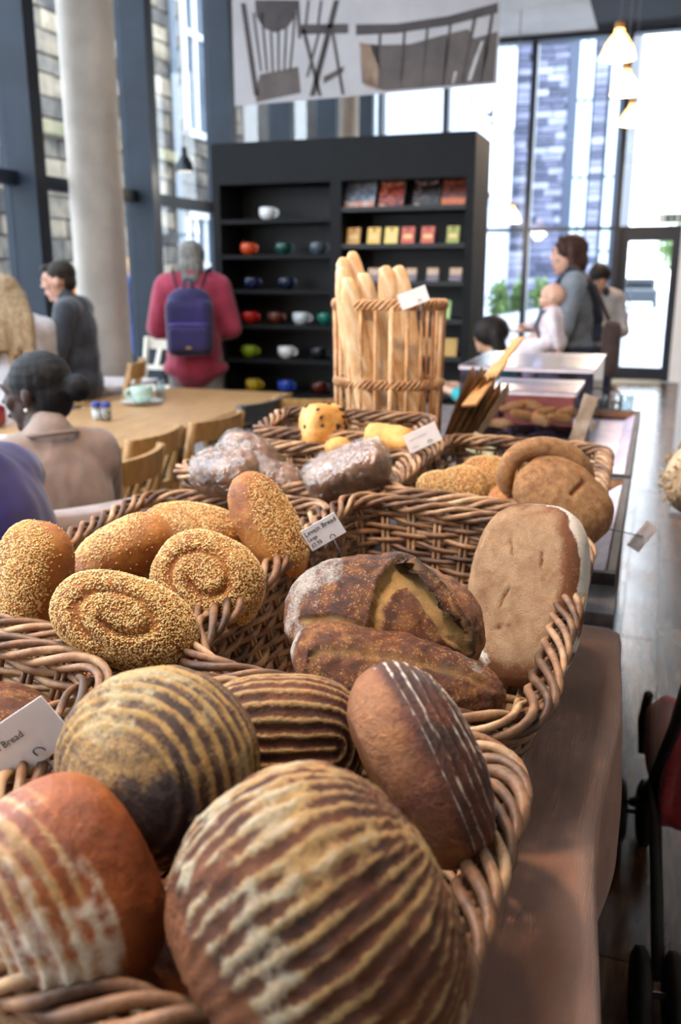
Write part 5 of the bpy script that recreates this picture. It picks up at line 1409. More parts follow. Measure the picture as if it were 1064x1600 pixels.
MB().boxb((-3.9, 5.0, 0.72), (-3.28, 5.55, 0.75), 0.006).build('top', plain('pale_laminate', '#cfc6c6', '#dcd4d4', rough=0.3), wt, True)
MB().boxb((-3.66, 5.2, 0.02), (-3.56, 5.32, 0.72)).build('pedestal', plain('grey_pedestal', '#a8a2a2', '#b4aeae', rough=0.5), wt, True)
MB().boxb((-3.8, 5.05, 0), (-3.42, 5.47, 0.02)).build('foot', plain('grey_pedestal', '#a8a2a2'), wt, True)
# crockery on the long table
cs = atz(222, 631, TZ)
M_sau = plain('glaze_cream', '#d8d6d2', '#e4e2de', rough=0.2, coat=0.3)
r = thing('saucer', 'white saucer under the pale green cup', 'saucer', (cs.x, cs.y, TZ + 0.0005))
MB().lathe([(0.05, 0), (0.055, 0.004), (0.115, 0.016), (0.118, 0.019), (0.11, 0.018), (0.05, 0.007), (0.001, 0.007)], 32).build('dish', M_sau, r, False, True)
ccup = cup('pale green cup of coffee on the white saucer', ('celadon', '#9fb8ac', '#aec6ba'), (cs.x, cs.y, TZ + 0.0085), -2.6, 1.12); ccup['group'] = 'crockery on the long table'
MB().lathe([(0.05, 0), (0.001, 0.001)], 20, (0, 0, 0.07)).build('coffee', plain('coffee_foam', '#a8704a', '#d8b898', rough=0.6, scale=40), ccup)
g0 = atz(251, 624, TZ)
o = MB().lathe([(0.026, 0), (0.03, 0.11), (0.0285, 0.11), (0.0245, 0.006), (0.001, 0.006)], 20).build('drinking_glass', M_tumb, None, False, True); o.location = (g0.x, g0.y, TZ + 0.0005); setp(o, 'clear water glass beside the saucer', 'glass')
for k, (px, py, lab, c1) in enumerate(((152, 656, 'salt shaker with a blue lid on the long table', '#e0dedb'), (167, 657, 'pepper shaker with a blue lid beside the salt', '#8f8478'))):
    c = atz(px, py, TZ)
    r = thing('shaker', lab, 'shaker', (c.x, c.y, TZ + 0.0005), 0, 'salt and pepper on the long table')
    MB().lathe([(0.022, 0), (0.025, 0.004), (0.025, 0.058), (0.02, 0.066)], 20).build('jar', M_tumb, r, False, True)
    MB().lathe([(0.021, 0.003), (0.023, 0.005), (0.023, 0.045), (0.001, 0.046)], 16).build('filling', plain('fill_' + c1[1:], c1, c1, rough=0.9, scale=200), r, False, True)
    MB().lathe([(0.023, 0.064), (0.0245, 0.066), (0.0245, 0.086), (0.02, 0.09)], 20).build('lid', plain('blue_lid', '#22307a', '#2a3a8c', rough=0.4), r, False, True)
mg = atz(28, 692, TZ)
r = thing('magazine', 'open magazine with a green picture in front of the woman in beige', 'magazine', (mg.x, mg.y, TZ + 0.001), 0.25)
MB().prism([(-0.2, -0.13, 0), (0.0, -0.13, 0.006), (0.2, -0.13, 0), (0.2, -0.13, 0.004), (0.0, -0.13, 0.012), (-0.2, -0.13, 0.005)], (0, 0.26, 0)).build('pages', M_paper, r)
MB().prism([(0.03, -0.02, 0.0125), (0.19, -0.02, 0.0052), (0.19, -0.02, 0.006), (0.03, -0.02, 0.0135)], (0, 0.13, 0)).build('green_picture', plain('green_print', '#6f9a4c', '#8fb46a', rough=0.3), r)
MB().prism([(-0.19, -0.11, 0.0055), (-0.03, -0.11, 0.0115), (-0.03, -0.11, 0.0125), (-0.19, -0.11, 0.0065)], (0, 0.1, 0)).build('blue_picture', plain('blue_print', '#3a4a7c', '#5a6a98', rough=0.3), r)
rb = atz(2, 668, TZ)
r = thing('handbag', 'shiny red handbag on the far side of the long table', 'bag', (rb.x - 0.1, rb.y, TZ + 0.0005))
MB().box((0, 0, 0.055), (0.22, 0.1, 0.11), None, 0.03).build('body', plain('red_patent', '#7d1420', '#8f1a28', rough=0.2, coat=0.5), r, False, True)
MB().tube([(0.08 * math.cos(a), 0, 0.1 + 0.07 * math.sin(a)) for a in [math.pi * k / 12 for k in range(13)]], 0.007, 8).build('handle', plain('red_patent', '#7d1420'), r, False, True)

# ================================================================ lamps
M_shade = emissive('warm_lit_shade', '#ffc070', 1.6)
def pendant(label, p, r=0.125, h=0.2, mat=None, power=18, warm=(1.0, 0.84, 0.64), group='pendant lamps', inner=None):
    t = thing('pendant_lamp', label, 'lamp', p, 0, group)
    prof = [(r, 0), (r * 0.97, h * 0.12), (r * 0.8, h * 0.42), (r * 0.5, h * 0.7), (r * 0.3, h * 0.85), (r * 0.26, h)]
    MB().lathe(prof + [(a * 0.96, b) for a, b in prof[::-1]], 28, cap=False).build('shade', mat or M_shade, t, False, True)
    MB().lathe([(r * 0.28, h * 0.98), (r * 0.28, h * 1.18), (r * 0.1, h * 1.25)], 16).build('cap', plain('lamp_cap', '#b07a48', '#c08a58', rough=0.4) if mat is None else mat, t, False, True)
    MB().tube([(0, 0, h * 1.2), (0, 0, CEIL - p.z)], 0.005, 6).build('cord', plain('grey_cord', '#6a6a70', '#74747a'), t)
    MB().ell((0, 0, h * 0.35), (r * 0.3, r * 0.3, r * 0.38)).build('bulb', emissive('warm_bulb', '#ffd9a0', 6.0), t, False, True)
    l = bpy.data.lights.new('bulb_light', 'POINT'); l.energy = power; l.color = warm; l.shadow_soft_size = 0.11
    lo_ = bpy.data.objects.new('bulb_light', l); COL.objects.link(lo_); lo_.parent = t; lo_.location = (0, 0, -0.02)
    return t
lz = atd(965, 92, 6.5)
pendant('nearest glowing bell pendant lamp over the counter line', lz)
for k, (dep, lab) in enumerate(((7.9, 'second glowing pendant lamp in the row towards the door'), (9.6, 'third glowing pendant lamp in the row towards the door'))):
    pendant(lab, Vector((lz.x, lz.y + (dep - 6.5), lz.z)))
pendant('small glowing pendant lamp beside the black shelf unit', atd(799, 347, 11.5), 0.12, 0.2)
pendant('small chrome pendant lamp hanging before the stone building', atd(289, 268, 7.2), 0.078, 0.15, plain('chrome_shade', '#22262c', '#3a4048', rough=0.25, metal=0.6), 4, group=None)

# two unseen lamps of the same shape, added overhead to brighten the bread
pendant('added pendant lamp glowing unseen over the near bread baskets', Vector((-0.85, 0.75, 2.85)), power=26)
pendant('added pendant lamp glowing unseen over the baguettes', Vector((-0.5, 2.5, 2.95)), power=12)
# ================================================================ people
def remesh(name, mb, voxel, mat, parent, smooth=3, folds=0.0, seed=1, fscale=9.0, wrinkle=None):
    """fuse overlapping closed shapes into one continuous surface"""
    me = mb.mesh(name)
    ob = bpy.data.objects.new(name, me); COL.objects.link(ob)
    md = ob.modifiers.new('r', 'REMESH'); md.mode = 'VOXEL'; md.voxel_size = voxel; md.adaptivity = 0.0
    s = ob.modifiers.new('s', 'SMOOTH'); s.iterations = smooth; s.factor = 0.5
    bpy.context.view_layer.update()
    me2 = bpy.data.meshes.new_from_object(ob.evaluated_get(bpy.context.evaluated_depsgraph_get()))
    bpy.data.objects.remove(ob); bpy.data.meshes.remove(me)
    if folds:
        n = len(me2.vertices); co = np.empty(n * 3, np.float32); me2.vertices.foreach_get('co', co); co = co.reshape(-1, 3)
        no = np.empty(n * 3, np.float32); me2.vertices.foreach_get('normal', no); no = no.reshape(-1, 3)
        q = co * np.array(wrinkle or (1.0, 1.0, 0.45))
        co = co + no * (folds * (np.abs(fbm(q, fscale, seed, 3)) * -1.6 + 0.4))[:, None]
        me2.vertices.foreach_set('co', co.astype(np.float32).ravel()); me2.update()
    me2.name = name
    me2.materials.clear(); me2.materials.append(mat)
    o = bpy.data.objects.new(name, me2); COL.objects.link(o); o.parent = parent
    me2.shade_smooth()
    return o
def skin_mat(name, c1, c2): return plain(name, c1, c2, rough=0.5, scale=12, spec=0.4)
def fabric(name, c1, c2, **k): return plain(name, c1, c2, rough=0.85, scale=k.get('scale', 14), bump=0.15, sheen=0.2, stretch=k.get('stretch'))
def hair_mat(name, c1, c2): return plain(name, c1, c2, rough=0.62, scale=30, stretch=(3, 3, 0.25), bump=0.6, bdist=0.006, spec=0.25)
V3 = Vector
def joints(S=1.0, **ov):
    J = dict(pelvis=(0, 0, .95), waist=(0, 0.0, 1.1), chest=(0, 0, 1.28), neck=(0, -0.01, 1.44), head=(0, 0.02, 1.565),
             shR=(.175, 0, 1.40), shL=(-.175, 0, 1.40), elR=(.225, -.02, 1.12), elL=(-.225, -.02, 1.12), wrR=(.23, .08, .89), wrL=(-.23, .08, .89),
             hipR=(.09, 0, .92), hipL=(-.09, 0, .92), knR=(.10, .02, .50), knL=(-.10, .02, .50), anR=(.10, -.02, .09), anL=(-.10, -.02, .09))
    J.update(ov)
    return {k: V3(v) * S for k, v in J.items()}
def hand(mb, w, d, palm, s=1.0, curl=0.5):
    """palm and five separate bent fingers; d = direction of the hand, palm = direction the palm faces"""
    d = V3(d).normalized(); palm = V3(palm); palm = (palm - d * palm.dot(d)).normalized(); x = d.cross(palm)
    R = Matrix((x, d, palm)).transposed()
    mb.ell(V3(w) + d * 0.05 * s, (0.038 * s, 0.052 * s, 0.017 * s), R)
    for i, (o, L) in enumerate(((-0.029, 0.062), (-0.010, 0.074), (0.010, 0.070), (0.028, 0.056))):
        b = V3(w) + d * 0.088 * s + x * o * s
        d1 = (d + palm * curl * 0.5).normalized(); m1 = b + d1 * L * 0.5 * s
        d2 = (d + palm * curl * 1.5).normalized(); m2 = m1 + d2 * L * 0.5 * s
        mb.cap(b, m1, 0.0085 * s, 0.008 * s, 8, 3); mb.cap(m1, m2, 0.008 * s, 0.007 * s, 8, 3)
    sd = -1
    b = V3(w) + d * 0.03 * s - x * 0.032 * s
    m1 = b + (d * 0.6 - x * 0.6 + palm * 0.35).normalized() * 0.032 * s; m2 = m1 + (d * 0.9 - x * 0.1 + palm * 0.5).normalized() * 0.028 * s
    mb.cap(b, m1, 0.011 * s, 0.0095 * s, 8, 3); mb.cap(m1, m2, 0.0095 * s, 0.008 * s, 8, 3)
def head_shape(mb, c, S, yaw=0.0, pitch=0.0):
    """head centre c, facing +Y turned by yaw; returns placing function"""
    R = Matrix.Rotation(yaw, 3, 'Z') @ Matrix.Rotation(pitch, 3, 'X')
    P = lambda x, y, z: V3(c) + R @ V3((x * S, y * S, z * S))
    E = lambda p, r: mb.ell(P(*p), [a * S for a in r], R)
    E((0, -0.012, 0.03), (0.074, 0.094, 0.085)); E((0, 0.028, -0.035), (0.056, 0.062, 0.075)); E((0, 0.058, -0.088), (0.026, 0.026, 0.022))
    E((0, 0.070, 0.03), (0.05, 0.02, 0.045)); E((0, 0.092, 0.022), (0.011, 0.012, 0.03)); E((0, 0.103, -0.006), (0.0145, 0.015, 0.0125))
    E((0, 0.090, -0.045), (0.022, 0.010, 0.007)); E((0, 0.088, -0.057), (0.019, 0.010, 0.008))
    for s in (-1, 1):
        E((s * 0.036, 0.066, -0.012), (0.022, 0.02, 0.024)); E((s * 0.03, 0.083, 0.038), (0.02, 0.009, 0.007))
        mb.ell(P(s * 0.078, -0.008, 0.0), (0.010 * S, 0.018 * S, 0.030 * S), R)
    return P, R
def face_bits(P, R, S, t, lips='#9a5048', iris='#2a201a'):
    for s in (-1, 1):
        MB().ell(P(s * 0.031, 0.080, 0.018), (0.012 * S, 0.007 * S, 0.0065 * S), R, 10, 6).build('eye', plain('eye_white', '#d8d4d0', '#e0dcd8', rough=0.2), t, False, True)
        MB().ell(P(s * 0.031, 0.0862, 0.018), (0.0055 * S, 0.002 * S, 0.0055 * S), R, 10, 6).build('iris', plain('iris_dark', iris, iris, rough=0.2), t, False, True)
        MB().ell(P(s * 0.033, 0.089, 0.044), (0.019 * S, 0.004 * S, 0.0035 * S), R, 10, 6).build('eyebrow', plain('brow_dark', '#2c2018', '#382a20', rough=0.8), t, False, True)
    MB().ell(P(0, 0.097, -0.051), (0.020 * S, 0.0055 * S, 0.008 * S), R, 12, 6).build('lips', plain('lips_' + lips[1:], lips, lips, rough=0.4), t, False, True)
def torso(mb, J, S, g=0.0, fem=1.0):
    mb.ell(J['pelvis'], (0.155 * S + g, 0.11 * S + g, 0.12 * S + g)); mb.ell(J['waist'], (0.135 * S + g, 0.10 * S + g, 0.14 * S + g))
    mb.ell(J['chest'], (0.155 * S + g, 0.115 * S + g, 0.15 * S + g)); mb.cap(J['pelvis'], J['chest'], 0.105 * S + g, 0.11 * S + g)
    mb.cap(J['shL'] * 0.85 + J['shR'] * 0.15, J['shR'] * 0.85 + J['shL'] * 0.15, 0.066 * S + g)
    mb.cap(J['chest'], (J['shL'] + J['shR']) / 2, 0.105 * S + g, 0.08 * S + g)
    nb_ = J['neck'] + (J['chest'] - J['neck']).normalized() * 0.035 * S
    for k in ('shL', 'shR'): mb.cap(nb_, J[k] * 0.8 + nb_ * 0.2, 0.05 * S + g * 0.6, 0.05 * S + g)
def arm(mb, J, s, S, g=0.0, upto=1.0):
    sh, el, wr = J['sh' + s], J['el' + s], J['wr' + s]
    mb.cap(sh, el, 0.052 * S + g, 0.041 * S + g)
    if upto > 0: mb.cap(el, el + (wr - el) * upto, 0.041 * S + g, 0.041 * S + g + (0.029 - 0.041) * S * upto)
def leg(mb, J, s, S, g=0.0, upto=1.0):
    mb.cap(J['hip' + s], J['kn' + s], 0.085 * S + g, 0.058 * S + g)
    mb.cap(J['kn' + s], J['kn' + s] + (J['an' + s] - J['kn' + s]) * upto, 0.058 * S + g, 0.058 * S + g + (0.04 - 0.058) * S * upto)
def foot(mb, J, s, S, fwd=(0, 1, 0)):
    a = J['an' + s]; f = V3(fwd).normalized()
    mb.cap(V3((a.x, a.y, 0.045 * S)) - f * 0.03 * S, V3((a.x, a.y, 0.035 * S)) + f * 0.15 * S, 0.04 * S, 0.033 * S); mb.cap(a, V3((a.x, a.y, 0.05 * S)), 0.042 * S, 0.04 * S)
def place(px, py, d, z=0.0):
    p = atd(px, py, d); return V3((p.x, p.y, z))
PG = 'people in the cafe'
def body(t, J, S, skin, yaw=0, pitch=0, palms=None, curl=0.5, voxel=0.008, legs=True, wrdir=None, hands=True):
    m = MB(); torso(m, J, S)
    m.cap(J['neck'] - V3((0, 0, 0.06 * S)), J['head'] - V3((0, 0, 0.04 * S)), 0.055 * S, 0.05 * S)
    P, R = head_shape(m, J['head'], S, yaw, pitch)
    for s in 'LR':
        arm(m, J, s, S)
        if hands:
            d = (wrdir or {}).get(s) or (J['wr' + s] - J['el' + s]); pl = (palms or {}).get(s, (1 if s == 'L' else -1, 0, 0))
            hand(m, J['wr' + s], d, pl, S * 1.0, curl)
        if legs: leg(m, J, s, S); foot(m, J, s, S)
    remesh('body', m, voxel, skin, t, 3)
    return P, R
def seated(S, lean=0.06, z=0.47, **ov):
    """seated joints, facing +Y, seat height z (unscaled units)"""
    d = dict(pelvis=(0, 0, z + .10), waist=(0, 0.02, z + .25), chest=(0, lean, z + .43), neck=(0, lean + .03, z + .59), head=(0, lean + .08, z + .715),
             shR=(.175, lean, z + .55), shL=(-.175, lean, z + .55), elR=(.21, lean + .12, z + .30), elL=(-.21, lean + .12, z + .30), wrR=(.12, lean + .34, z + .33), wrL=(-.12, lean + .34, z + .33),
             hipR=(.09, 0.02, z + .07), hipL=(-.09, 0.02, z + .07), knR=(.10, .44, z + .06), knL=(-.10, .44, z + .06), anR=(.10, .42, .09), anL=(-.10, .42, .09))
    d.update(ov)
    return joints(S, **d)

# -- woman in beige, seated at the long table, seen from behind in profile
S = 0.97
pp = atd(70, 612, 2.62)
t = thing('person', 'seated woman in a beige top with black hair in a bun, reading at the table', 'person', (pp.x + 0.06, pp.y - 0.06, 0), math.radians(58), PG)
J = seated(S, 0.02, 0.45, shR=(.15, .03, 1.0), shL=(-.15, .03, 1.0))
J['head'] = V3((0.0, 0.10, pp.z - 0.01)); J['neck'] = V3((0, 0.03, pp.z - 0.125)); 
for k in ('shR', 'shL'): J[k].z = pp.z - 0.18
J['chest'].z = pp.z - 0.33
P, R = body(t, J, S, skin_mat('skin_deep', '#2b1810', '#3a2218'), yaw=math.radians(42), pitch=math.radians(-8), voxel=0.0065)
face_bits(P, R, S, t, '#5a2c26', '#140d0a')
m = MB(); torso(m, J, S, 0.012); m.cap(J['neck'] - V3((0, 0.01, 0.07)), J['neck'] + V3((0, 0.0, 0.012)), 0.085, 0.068)
for s in 'LR': arm(m, J, s, S, 0.018, 0.0); m.ell(J['sh' + s] + V3((0, 0, -0.03)), (0.07, 0.075, 0.075))
m.ell((J['chest'] + J['waist']) / 2 + V3((0, -0.02, 0.03)), (0.175, 0.115, 0.24))
remesh('beige_top', m, 0.009, fabric('beige_jersey', '#7d6b62', '#8c7a70'), t, 24, 0.007, 3, 20, (1.0, 1.0, 0.25))
MB().tube([V3((0.074 * math.cos(a), 0.012 + 0.072 * math.sin(a), J['neck'].z + 0.012 + 0.012 * math.sin(a + 3.14))) for a in [2 * math.pi * k / 28 for k in range(28)]], 0.007, 8, True).build('neckline', fabric('beige_trim', '#6c5a50', '#786458'), t, False, True)
m = MB()
for s in 'LR': leg(m, J, s, S, 0.012)
m.ell(J['pelvis'], (0.165 * S, 0.12 * S, 0.115 * S))
remesh('trousers', m, 0.012, fabric('dark_jeans', '#23283a', '#2c3246'), t, 3)
m = MB()
for s in 'LR': foot(m, J, s, S * 1.04)
remesh('shoes', m, 0.01, M_black, t, 2)
m = MB(); hR = R
m.ell(P(0, -0.022, 0.045), (0.085 * S, 0.098 * S, 0.086 * S), R); m.ell(P(0, -0.05, 0.0), (0.076 * S, 0.066 * S, 0.085 * S), R); m.ell(P(0, -0.135, 0.005), (0.046 * S, 0.04 * S, 0.042 * S), R); m.cap(P(0, -0.08, 0.01), P(0, -0.13, 0.008), 0.035 * S)
hm_ = remesh('hair', m, 0.006, hair_mat('black_hair', '#08080a', '#121216'), t, 3, 0.003, 5, 40, (1, 0.2, 1))
MB().ell(P(0.088, -0.004, -0.035), (0.005, 0.005, 0.005)).build('earring', M_steel, t, False, True)
MB().ell(P(-0.088, -0.004, -0.035), (0.005, 0.005, 0.005)).build('earring', plain('pearl', '#e0dcd6', '#eae6e0', rough=0.15), t, False, True)
# her chair with a grey pink jacket hung over it
chb = chair('oak chair under the seated woman, a jacket over its back', (pp.x + 0.05, pp.y - 0.06, 0), math.radians(58))
jk = thing('jacket', 'pale grey pink jacket hung over the back of the seated woman chair', 'jacket', (pp.x + 0.05, pp.y - 0.06, 0), math.radians(58))
V, F = [], []
nu, nv = 26, 30
for sd in range(nv + 1):
    for k in range(nu + 1):
        u = k / nu - 0.5; w = sd / nv          # w: over the back, front to rear
        x = u * (0.46 + 0.10 * abs(w - 0.35))
        arcy = -0.045 * (1 - (2 * u) ** 2)
        if w < 0.3: y, z = -0.235 + arcy, 0.84 - (0.3 - w) * 0.75
        elif w < 0.4: y, z = -0.235 - 0.08 * (w - 0.3) / 0.1 + arcy, 0.85
        else: y, z = -0.315 - 0.06 * (w - 0.4) + arcy, 0.85 - (w - 0.4) * 0.95
        f = 0.012 * math.sin(30 * u + 3 * w) * max(0, w - 0.35) * 2
        V.append((x, y - abs(f) - 0.004, z + 0.012 * math.sin(9 * u) * (w > 0.9)))
for sd in range(nv):
    for k in range(nu): q = sd * (nu + 1) + k; F.append((q, q + 1, q + nu + 2, q + nu + 1))
o = MB().add(V, F).build('shell', fabric('grey_pink_cloth', '#857672', '#9a8b87'), jk, False, True)
md = o.modifiers.new('t', 'SOLIDIFY'); md.thickness = 0.006
m = MB()
for s in (-1, 1): m.cap((s * 0.2, -0.33, 0.80), (s * 0.235, -0.36, 0.36), 0.035, 0.03)
remesh('sleeves', m, 0.009, fabric('grey_pink_cloth', '#857672', '#9a8b87'), jk, 3, 0.006, 3, 14)

# -- person in purple at the picture edge
pp = atd(-22, 742, 2.0)
t = thing('person', 'seated person in a deep purple top cut by the picture edge', 'person', (pp.x, pp.y, 0), math.radians(100), PG)
S = 0.98; J = seated(S, 0.03, 0.45)
P, R = body(t, J, S, skin_mat('skin_light', '#b98468', '#caa088'), voxel=0.011)
m = MB(); torso(m, J, S, 0.03)
for s in 'LR': arm(m, J, s, S, 0.024)
m.ell((J['chest'] + J['waist']) / 2 + V3((0, -0.02, 0.03)), (0.2, 0.14, 0.26))
remesh('purple_top', m, 0.011, fabric('purple_fleece', '#140a48', '#1b0f5a'), t, 14, 0.010, 13, 8)
m = MB()
for s in 'LR': leg(m, J, s, S, 0.012); foot(m, J, s, S)
remesh('dark_trousers', m, 0.012, fabric('charcoal_cloth', '#1c1c20', '#26262b'), t, 3)
m = MB(); m.ell(P(0, -0.015, 0.045), (0.085, 0.1, 0.088), R); m.ell(P(0, -0.05, -0.03), (0.078, 0.06, 0.09), R)
remesh('hair', m, 0.009, hair_mat('brown_hair', '#2e2018', '#46301f'), t, 3)
chair('oak chair under the person in purple', (pp.x - 0.02, pp.y, 0), math.radians(100))

# -- long haired woman in white on a high stool
def stool(label, loc, z):
    r = thing('bar_stool', label, 'stool', loc, 0, 'high stools by the window wall')
    MB().boxb((-0.18, -0.18, z - 0.03), (0.18, 0.18, z), 0.01).build('seat', M_oakc, r)
    for a in (-1, 1):
        for b in (-1, 1): MB().bar((a * 0.2, b * 0.2, 0), (a * 0.15, b * 0.15, z - 0.03), 0.034, 0.034, (0, 1, 0)).build('leg', M_oakc, r)
    for b in (-1, 1): MB().bar((-0.185, b * 0.185, 0.25), (0.185, b * 0.185, 0.25), 0.02, 0.03).build('foot_rail', M_oakc, r)
    return r
pp = atd(17, 457, 4.9)
SZ = pp.z - 0.735
t = thing('person', 'woman with long fair hair and a white top, seen from behind', 'person', (pp.x, pp.y - 0.02, 0), math.radians(48), PG)
S = 0.98; J = seated(S, 0.03, SZ / 0.98)
P, R = body(t, J, S, skin_mat('skin_light', '#b98468', '#caa088'), yaw=math.radians(-12), voxel=0.011)
m = MB(); torso(m, J, S, 0.02)
for s in 'LR': arm(m, J, s, S, 0.018, 0.9)
remesh('white_top', m, 0.011, fabric('white_knit', '#b4aeb0', '#c4bec0'), t, 4, 0.008, 9, 8)
m = MB()
for s in 'LR': leg(m, J, s, S, 0.012); foot(m, J, s, S)
m.ell(J['pelvis'], (0.17, 0.125, 0.12)); remesh('trousers', m, 0.014, fabric('grey_trousers', '#5a5a60', '#68686e'), t, 3)
m = MB(); m.ell(P(0, -0.015, 0.045), (0.088, 0.102, 0.088), R)
for k in range(9):
    x = -0.075 + 0.15 * k / 8
    m.cap(P(x, -0.06 - 0.03 * (1 - (x / 0.08) ** 2), 0.02), P(x * 1.4 + 0.01, -0.165, -0.12), 0.036, 0.034); m.cap(P(x * 1.4 + 0.01, -0.165, -0.12), P(x * 1.5 + 0.015, -0.225 - 0.01 * math.sin(k), -0.30 - 0.05 * math.sin(k * 1.9)), 0.034, 0.016)
remesh('long_hair', m, 0.009, hair_mat('fair_hair', '#7a6248', '#a58a68'), t, 3, 0.006, 15, 30, (1, 1, 0.12))
stool('high oak stool under the woman with long fair hair', (pp.x, pp.y - 0.02, 0), SZ)

# -- man in a dark sweater on a high stool, in profile
pp = atd(100, 436, 5.55)
SZ = pp.z - 0.735
t = thing('person', 'man with short dark hair and a charcoal sweater, talking in profile', 'person', (pp.x + 0.08, pp.y, 0), math.radians(108), PG)
S = 1.0; J = seated(S, 0.02, SZ)
J['wrR'] = V3((0.15, 0.37, SZ + 0.50)); J['elR'] = V3((0.22, 0.20, SZ + 0.31)); J['wrL'] = V3((-0.10, 0.33, SZ + 0.20)); J['elL'] = V3((-0.21, 0.08, SZ + 0.28))
P, R = body(t, J, S, skin_mat('skin_ruddy', '#b07a62', '#c8957c'), yaw=math.radians(4), pitch=math.radians(-10), palms=dict(R=(0, 0.4, -1), L=(0, 0, -1)), voxel=0.0085)
face_bits(P, R, S, t)
m = MB(); torso(m, J, S, 0.02)
for s in 'LR': arm(m, J, s, S, 0.018, 0.92)
m.cap(J['neck'] - V3((0, 0, 0.04)), J['neck'] + V3((0, 0.012, 0.035)), 0.066, 0.062)
remesh('charcoal_sweater', m, 0.010, fabric('charcoal_wool', '#24252b', '#33343c'), t, 4, 0.010, 19, 8)
m = MB()
for s in 'LR': leg(m, J, s, S, 0.014)
m.ell(J['pelvis'], (0.17, 0.125, 0.12)); remesh('trousers', m, 0.014, plain('camouflage_cloth', '#3c3f2e', '#66684c', rough=0.9, scale=9, contrast=(0.46, 0.54)), t, 3)
m = MB()
for s in 'LR': foot(m, J, s, S * 1.04)
remesh('shoes', m, 0.012, M_black, t, 2)
m = MB(); m.ell(P(0, -0.024, 0.05), (0.082, 0.094, 0.08), R); m.ell(P(0, -0.058, 0.0), (0.068, 0.05, 0.065), R); m.ell(P(0, 0.055, 0.098), (0.045, 0.04, 0.022), R)
remesh('hair', m, 0.008, hair_mat('dark_brown_hair', '#1c140f', '#2c2018'), t, 2, 0.004, 7, 50)
stool('high oak stool under the man in the charcoal sweater', (pp.x + 0.08, pp.y, 0), SZ)
hc = place(142, 590, 5.3); chair('oak chair standing behind the man in the charcoal sweater', hc, math.radians(112), None, 0.6, 0.96, group='oak chairs standing free')

# -- woman with a purple backpack
pp = atd(299, 412, 5.9)
S = (pp.z + 0.01) / 1.565
t = thing('person', 'grey haired woman in a pink red coat with a purple backpack', 'person', (pp.x, pp.y, 0), math.radians(22), PG)
J = joints(S, elR=(.25, .04, 1.13), elL=(-.25, .04, 1.13), wrR=(.13, .24, 1.08), wrL=(-.13, .24, 1.08))
P, R = body(t, J, S, skin_mat('skin_light', '#b98468', '#caa088'), yaw=0.0, pitch=math.radians(-12), voxel=0.010)
face_bits(P, R, S, t)
M_coat = fabric('pink_red_coat', '#8c243c', '#a0304a')
m = MB(); torso(m, J, S, 0.04); m.cap(J['pelvis'] + V3((0, 0, 0.08)), J['pelvis'] - V3((0, 0, 0.06 * S)), 0.185 * S, 0.19 * S)
m.ell(V3((0, 0, 0.86 * S)), (0.225, 0.17, 0.09))
for s in 'LR': arm(m, J, s, S, 0.035, 0.93)
m.cap(J['neck'] - V3((0, 0.0, 0.05)), J['neck'] + V3((0, -0.02, 0.03)), 0.09, 0.085)
remesh('coat', m, 0.013, M_coat, t, 5, 0.012, 23, 6)
m = MB()
for s in 'LR': leg(m, J, s, S, 0.02)
remesh('trousers', m, 0.014, fabric('grey_trousers2', '#6f6a66', '#7d7874'), t, 3)
m = MB()
for s in 'LR': foot(m, J, s, S * 1.05)
remesh('shoes', m, 0.012, M_black, t, 2)
m = MB(); m.ell(P(0, -0.02, 0.045), (0.09, 0.105, 0.092), R); m.ell(P(0, -0.055, -0.05), (0.085, 0.065, 0.095), R); m.ell(P(0.0, -0.08, -0.12), (0.06, 0.04, 0.06), R)
remesh('hair', m, 0.009, hair_mat('grey_hair', '#4c4844', '#8a8680'), t, 3, 0.007, 25, 35, (1, 1, 0.2))
bp_ = thing('backpack', 'purple backpack worn over the pink red coat', 'backpack', (pp.x, pp.y, 0), math.radians(22))
M_bpk = fabric('purple_nylon', '#190f3e', '#241650', scale=8)
zc = J['chest'].z - 0.10
m = MB(); m.box((0, -0.235, zc - 0.03), (0.30, 0.15, 0.36), None, 0.05); m.ell((0, -0.22, zc + 0.13), (0.145, 0.075, 0.10))
remesh('bag_body', m, 0.009, M_bpk, bp_, 4, 0.006, 27, 7)
m = MB(); m.box((0, -0.325, zc - 0.10), (0.25, 0.06, 0.16), None, 0.025)
remesh('front_pocket', m, 0.008, M_bpk, bp_, 3, 0.004, 29, 9)
MB().tube([(-0.125, -0.327, zc - 0.01), (-0.06, -0.345, zc - 0.004), (0.06, -0.345, zc - 0.004), (0.125, -0.327, zc - 0.01)], 0.008, 6).build('pocket_flap', fabric('purple_trim', '#43307e', '#503c90'), bp_, False, True)
MB().box((0, -0.357, zc - 0.15), (0.03, 0.004, 0.015)).build('logo_patch', plain('patch', '#8a7030', '#9a8040'), bp_)
MB().tube([(-0.03, -0.25, zc + 0.22), (-0.02, -0.25, zc + 0.27), (0.02, -0.25, zc + 0.27), (0.03, -0.25, zc + 0.22)], 0.009, 6).build('top_loop', M_bpk, bp_, False, True)
for s in (-1, 1):
    MB().tube([(s * 0.07, -0.2, zc + 0.18), (s * 0.11, -0.13, J['shR'].z + 0.10), (s * 0.125, 0.02, J['shR'].z + 0.12), (s * 0.13, 0.165, J['shR'].z - 0.05), (s * 0.15, 0.15, zc - 0.05)], 0.02, 8, flat=(1.0, 0.35), ref=np.array((1.0, 0, 0))).build('strap', plain('black_webbing', '#16141c', '#201e28', rough=0.8), bp_, False, True)

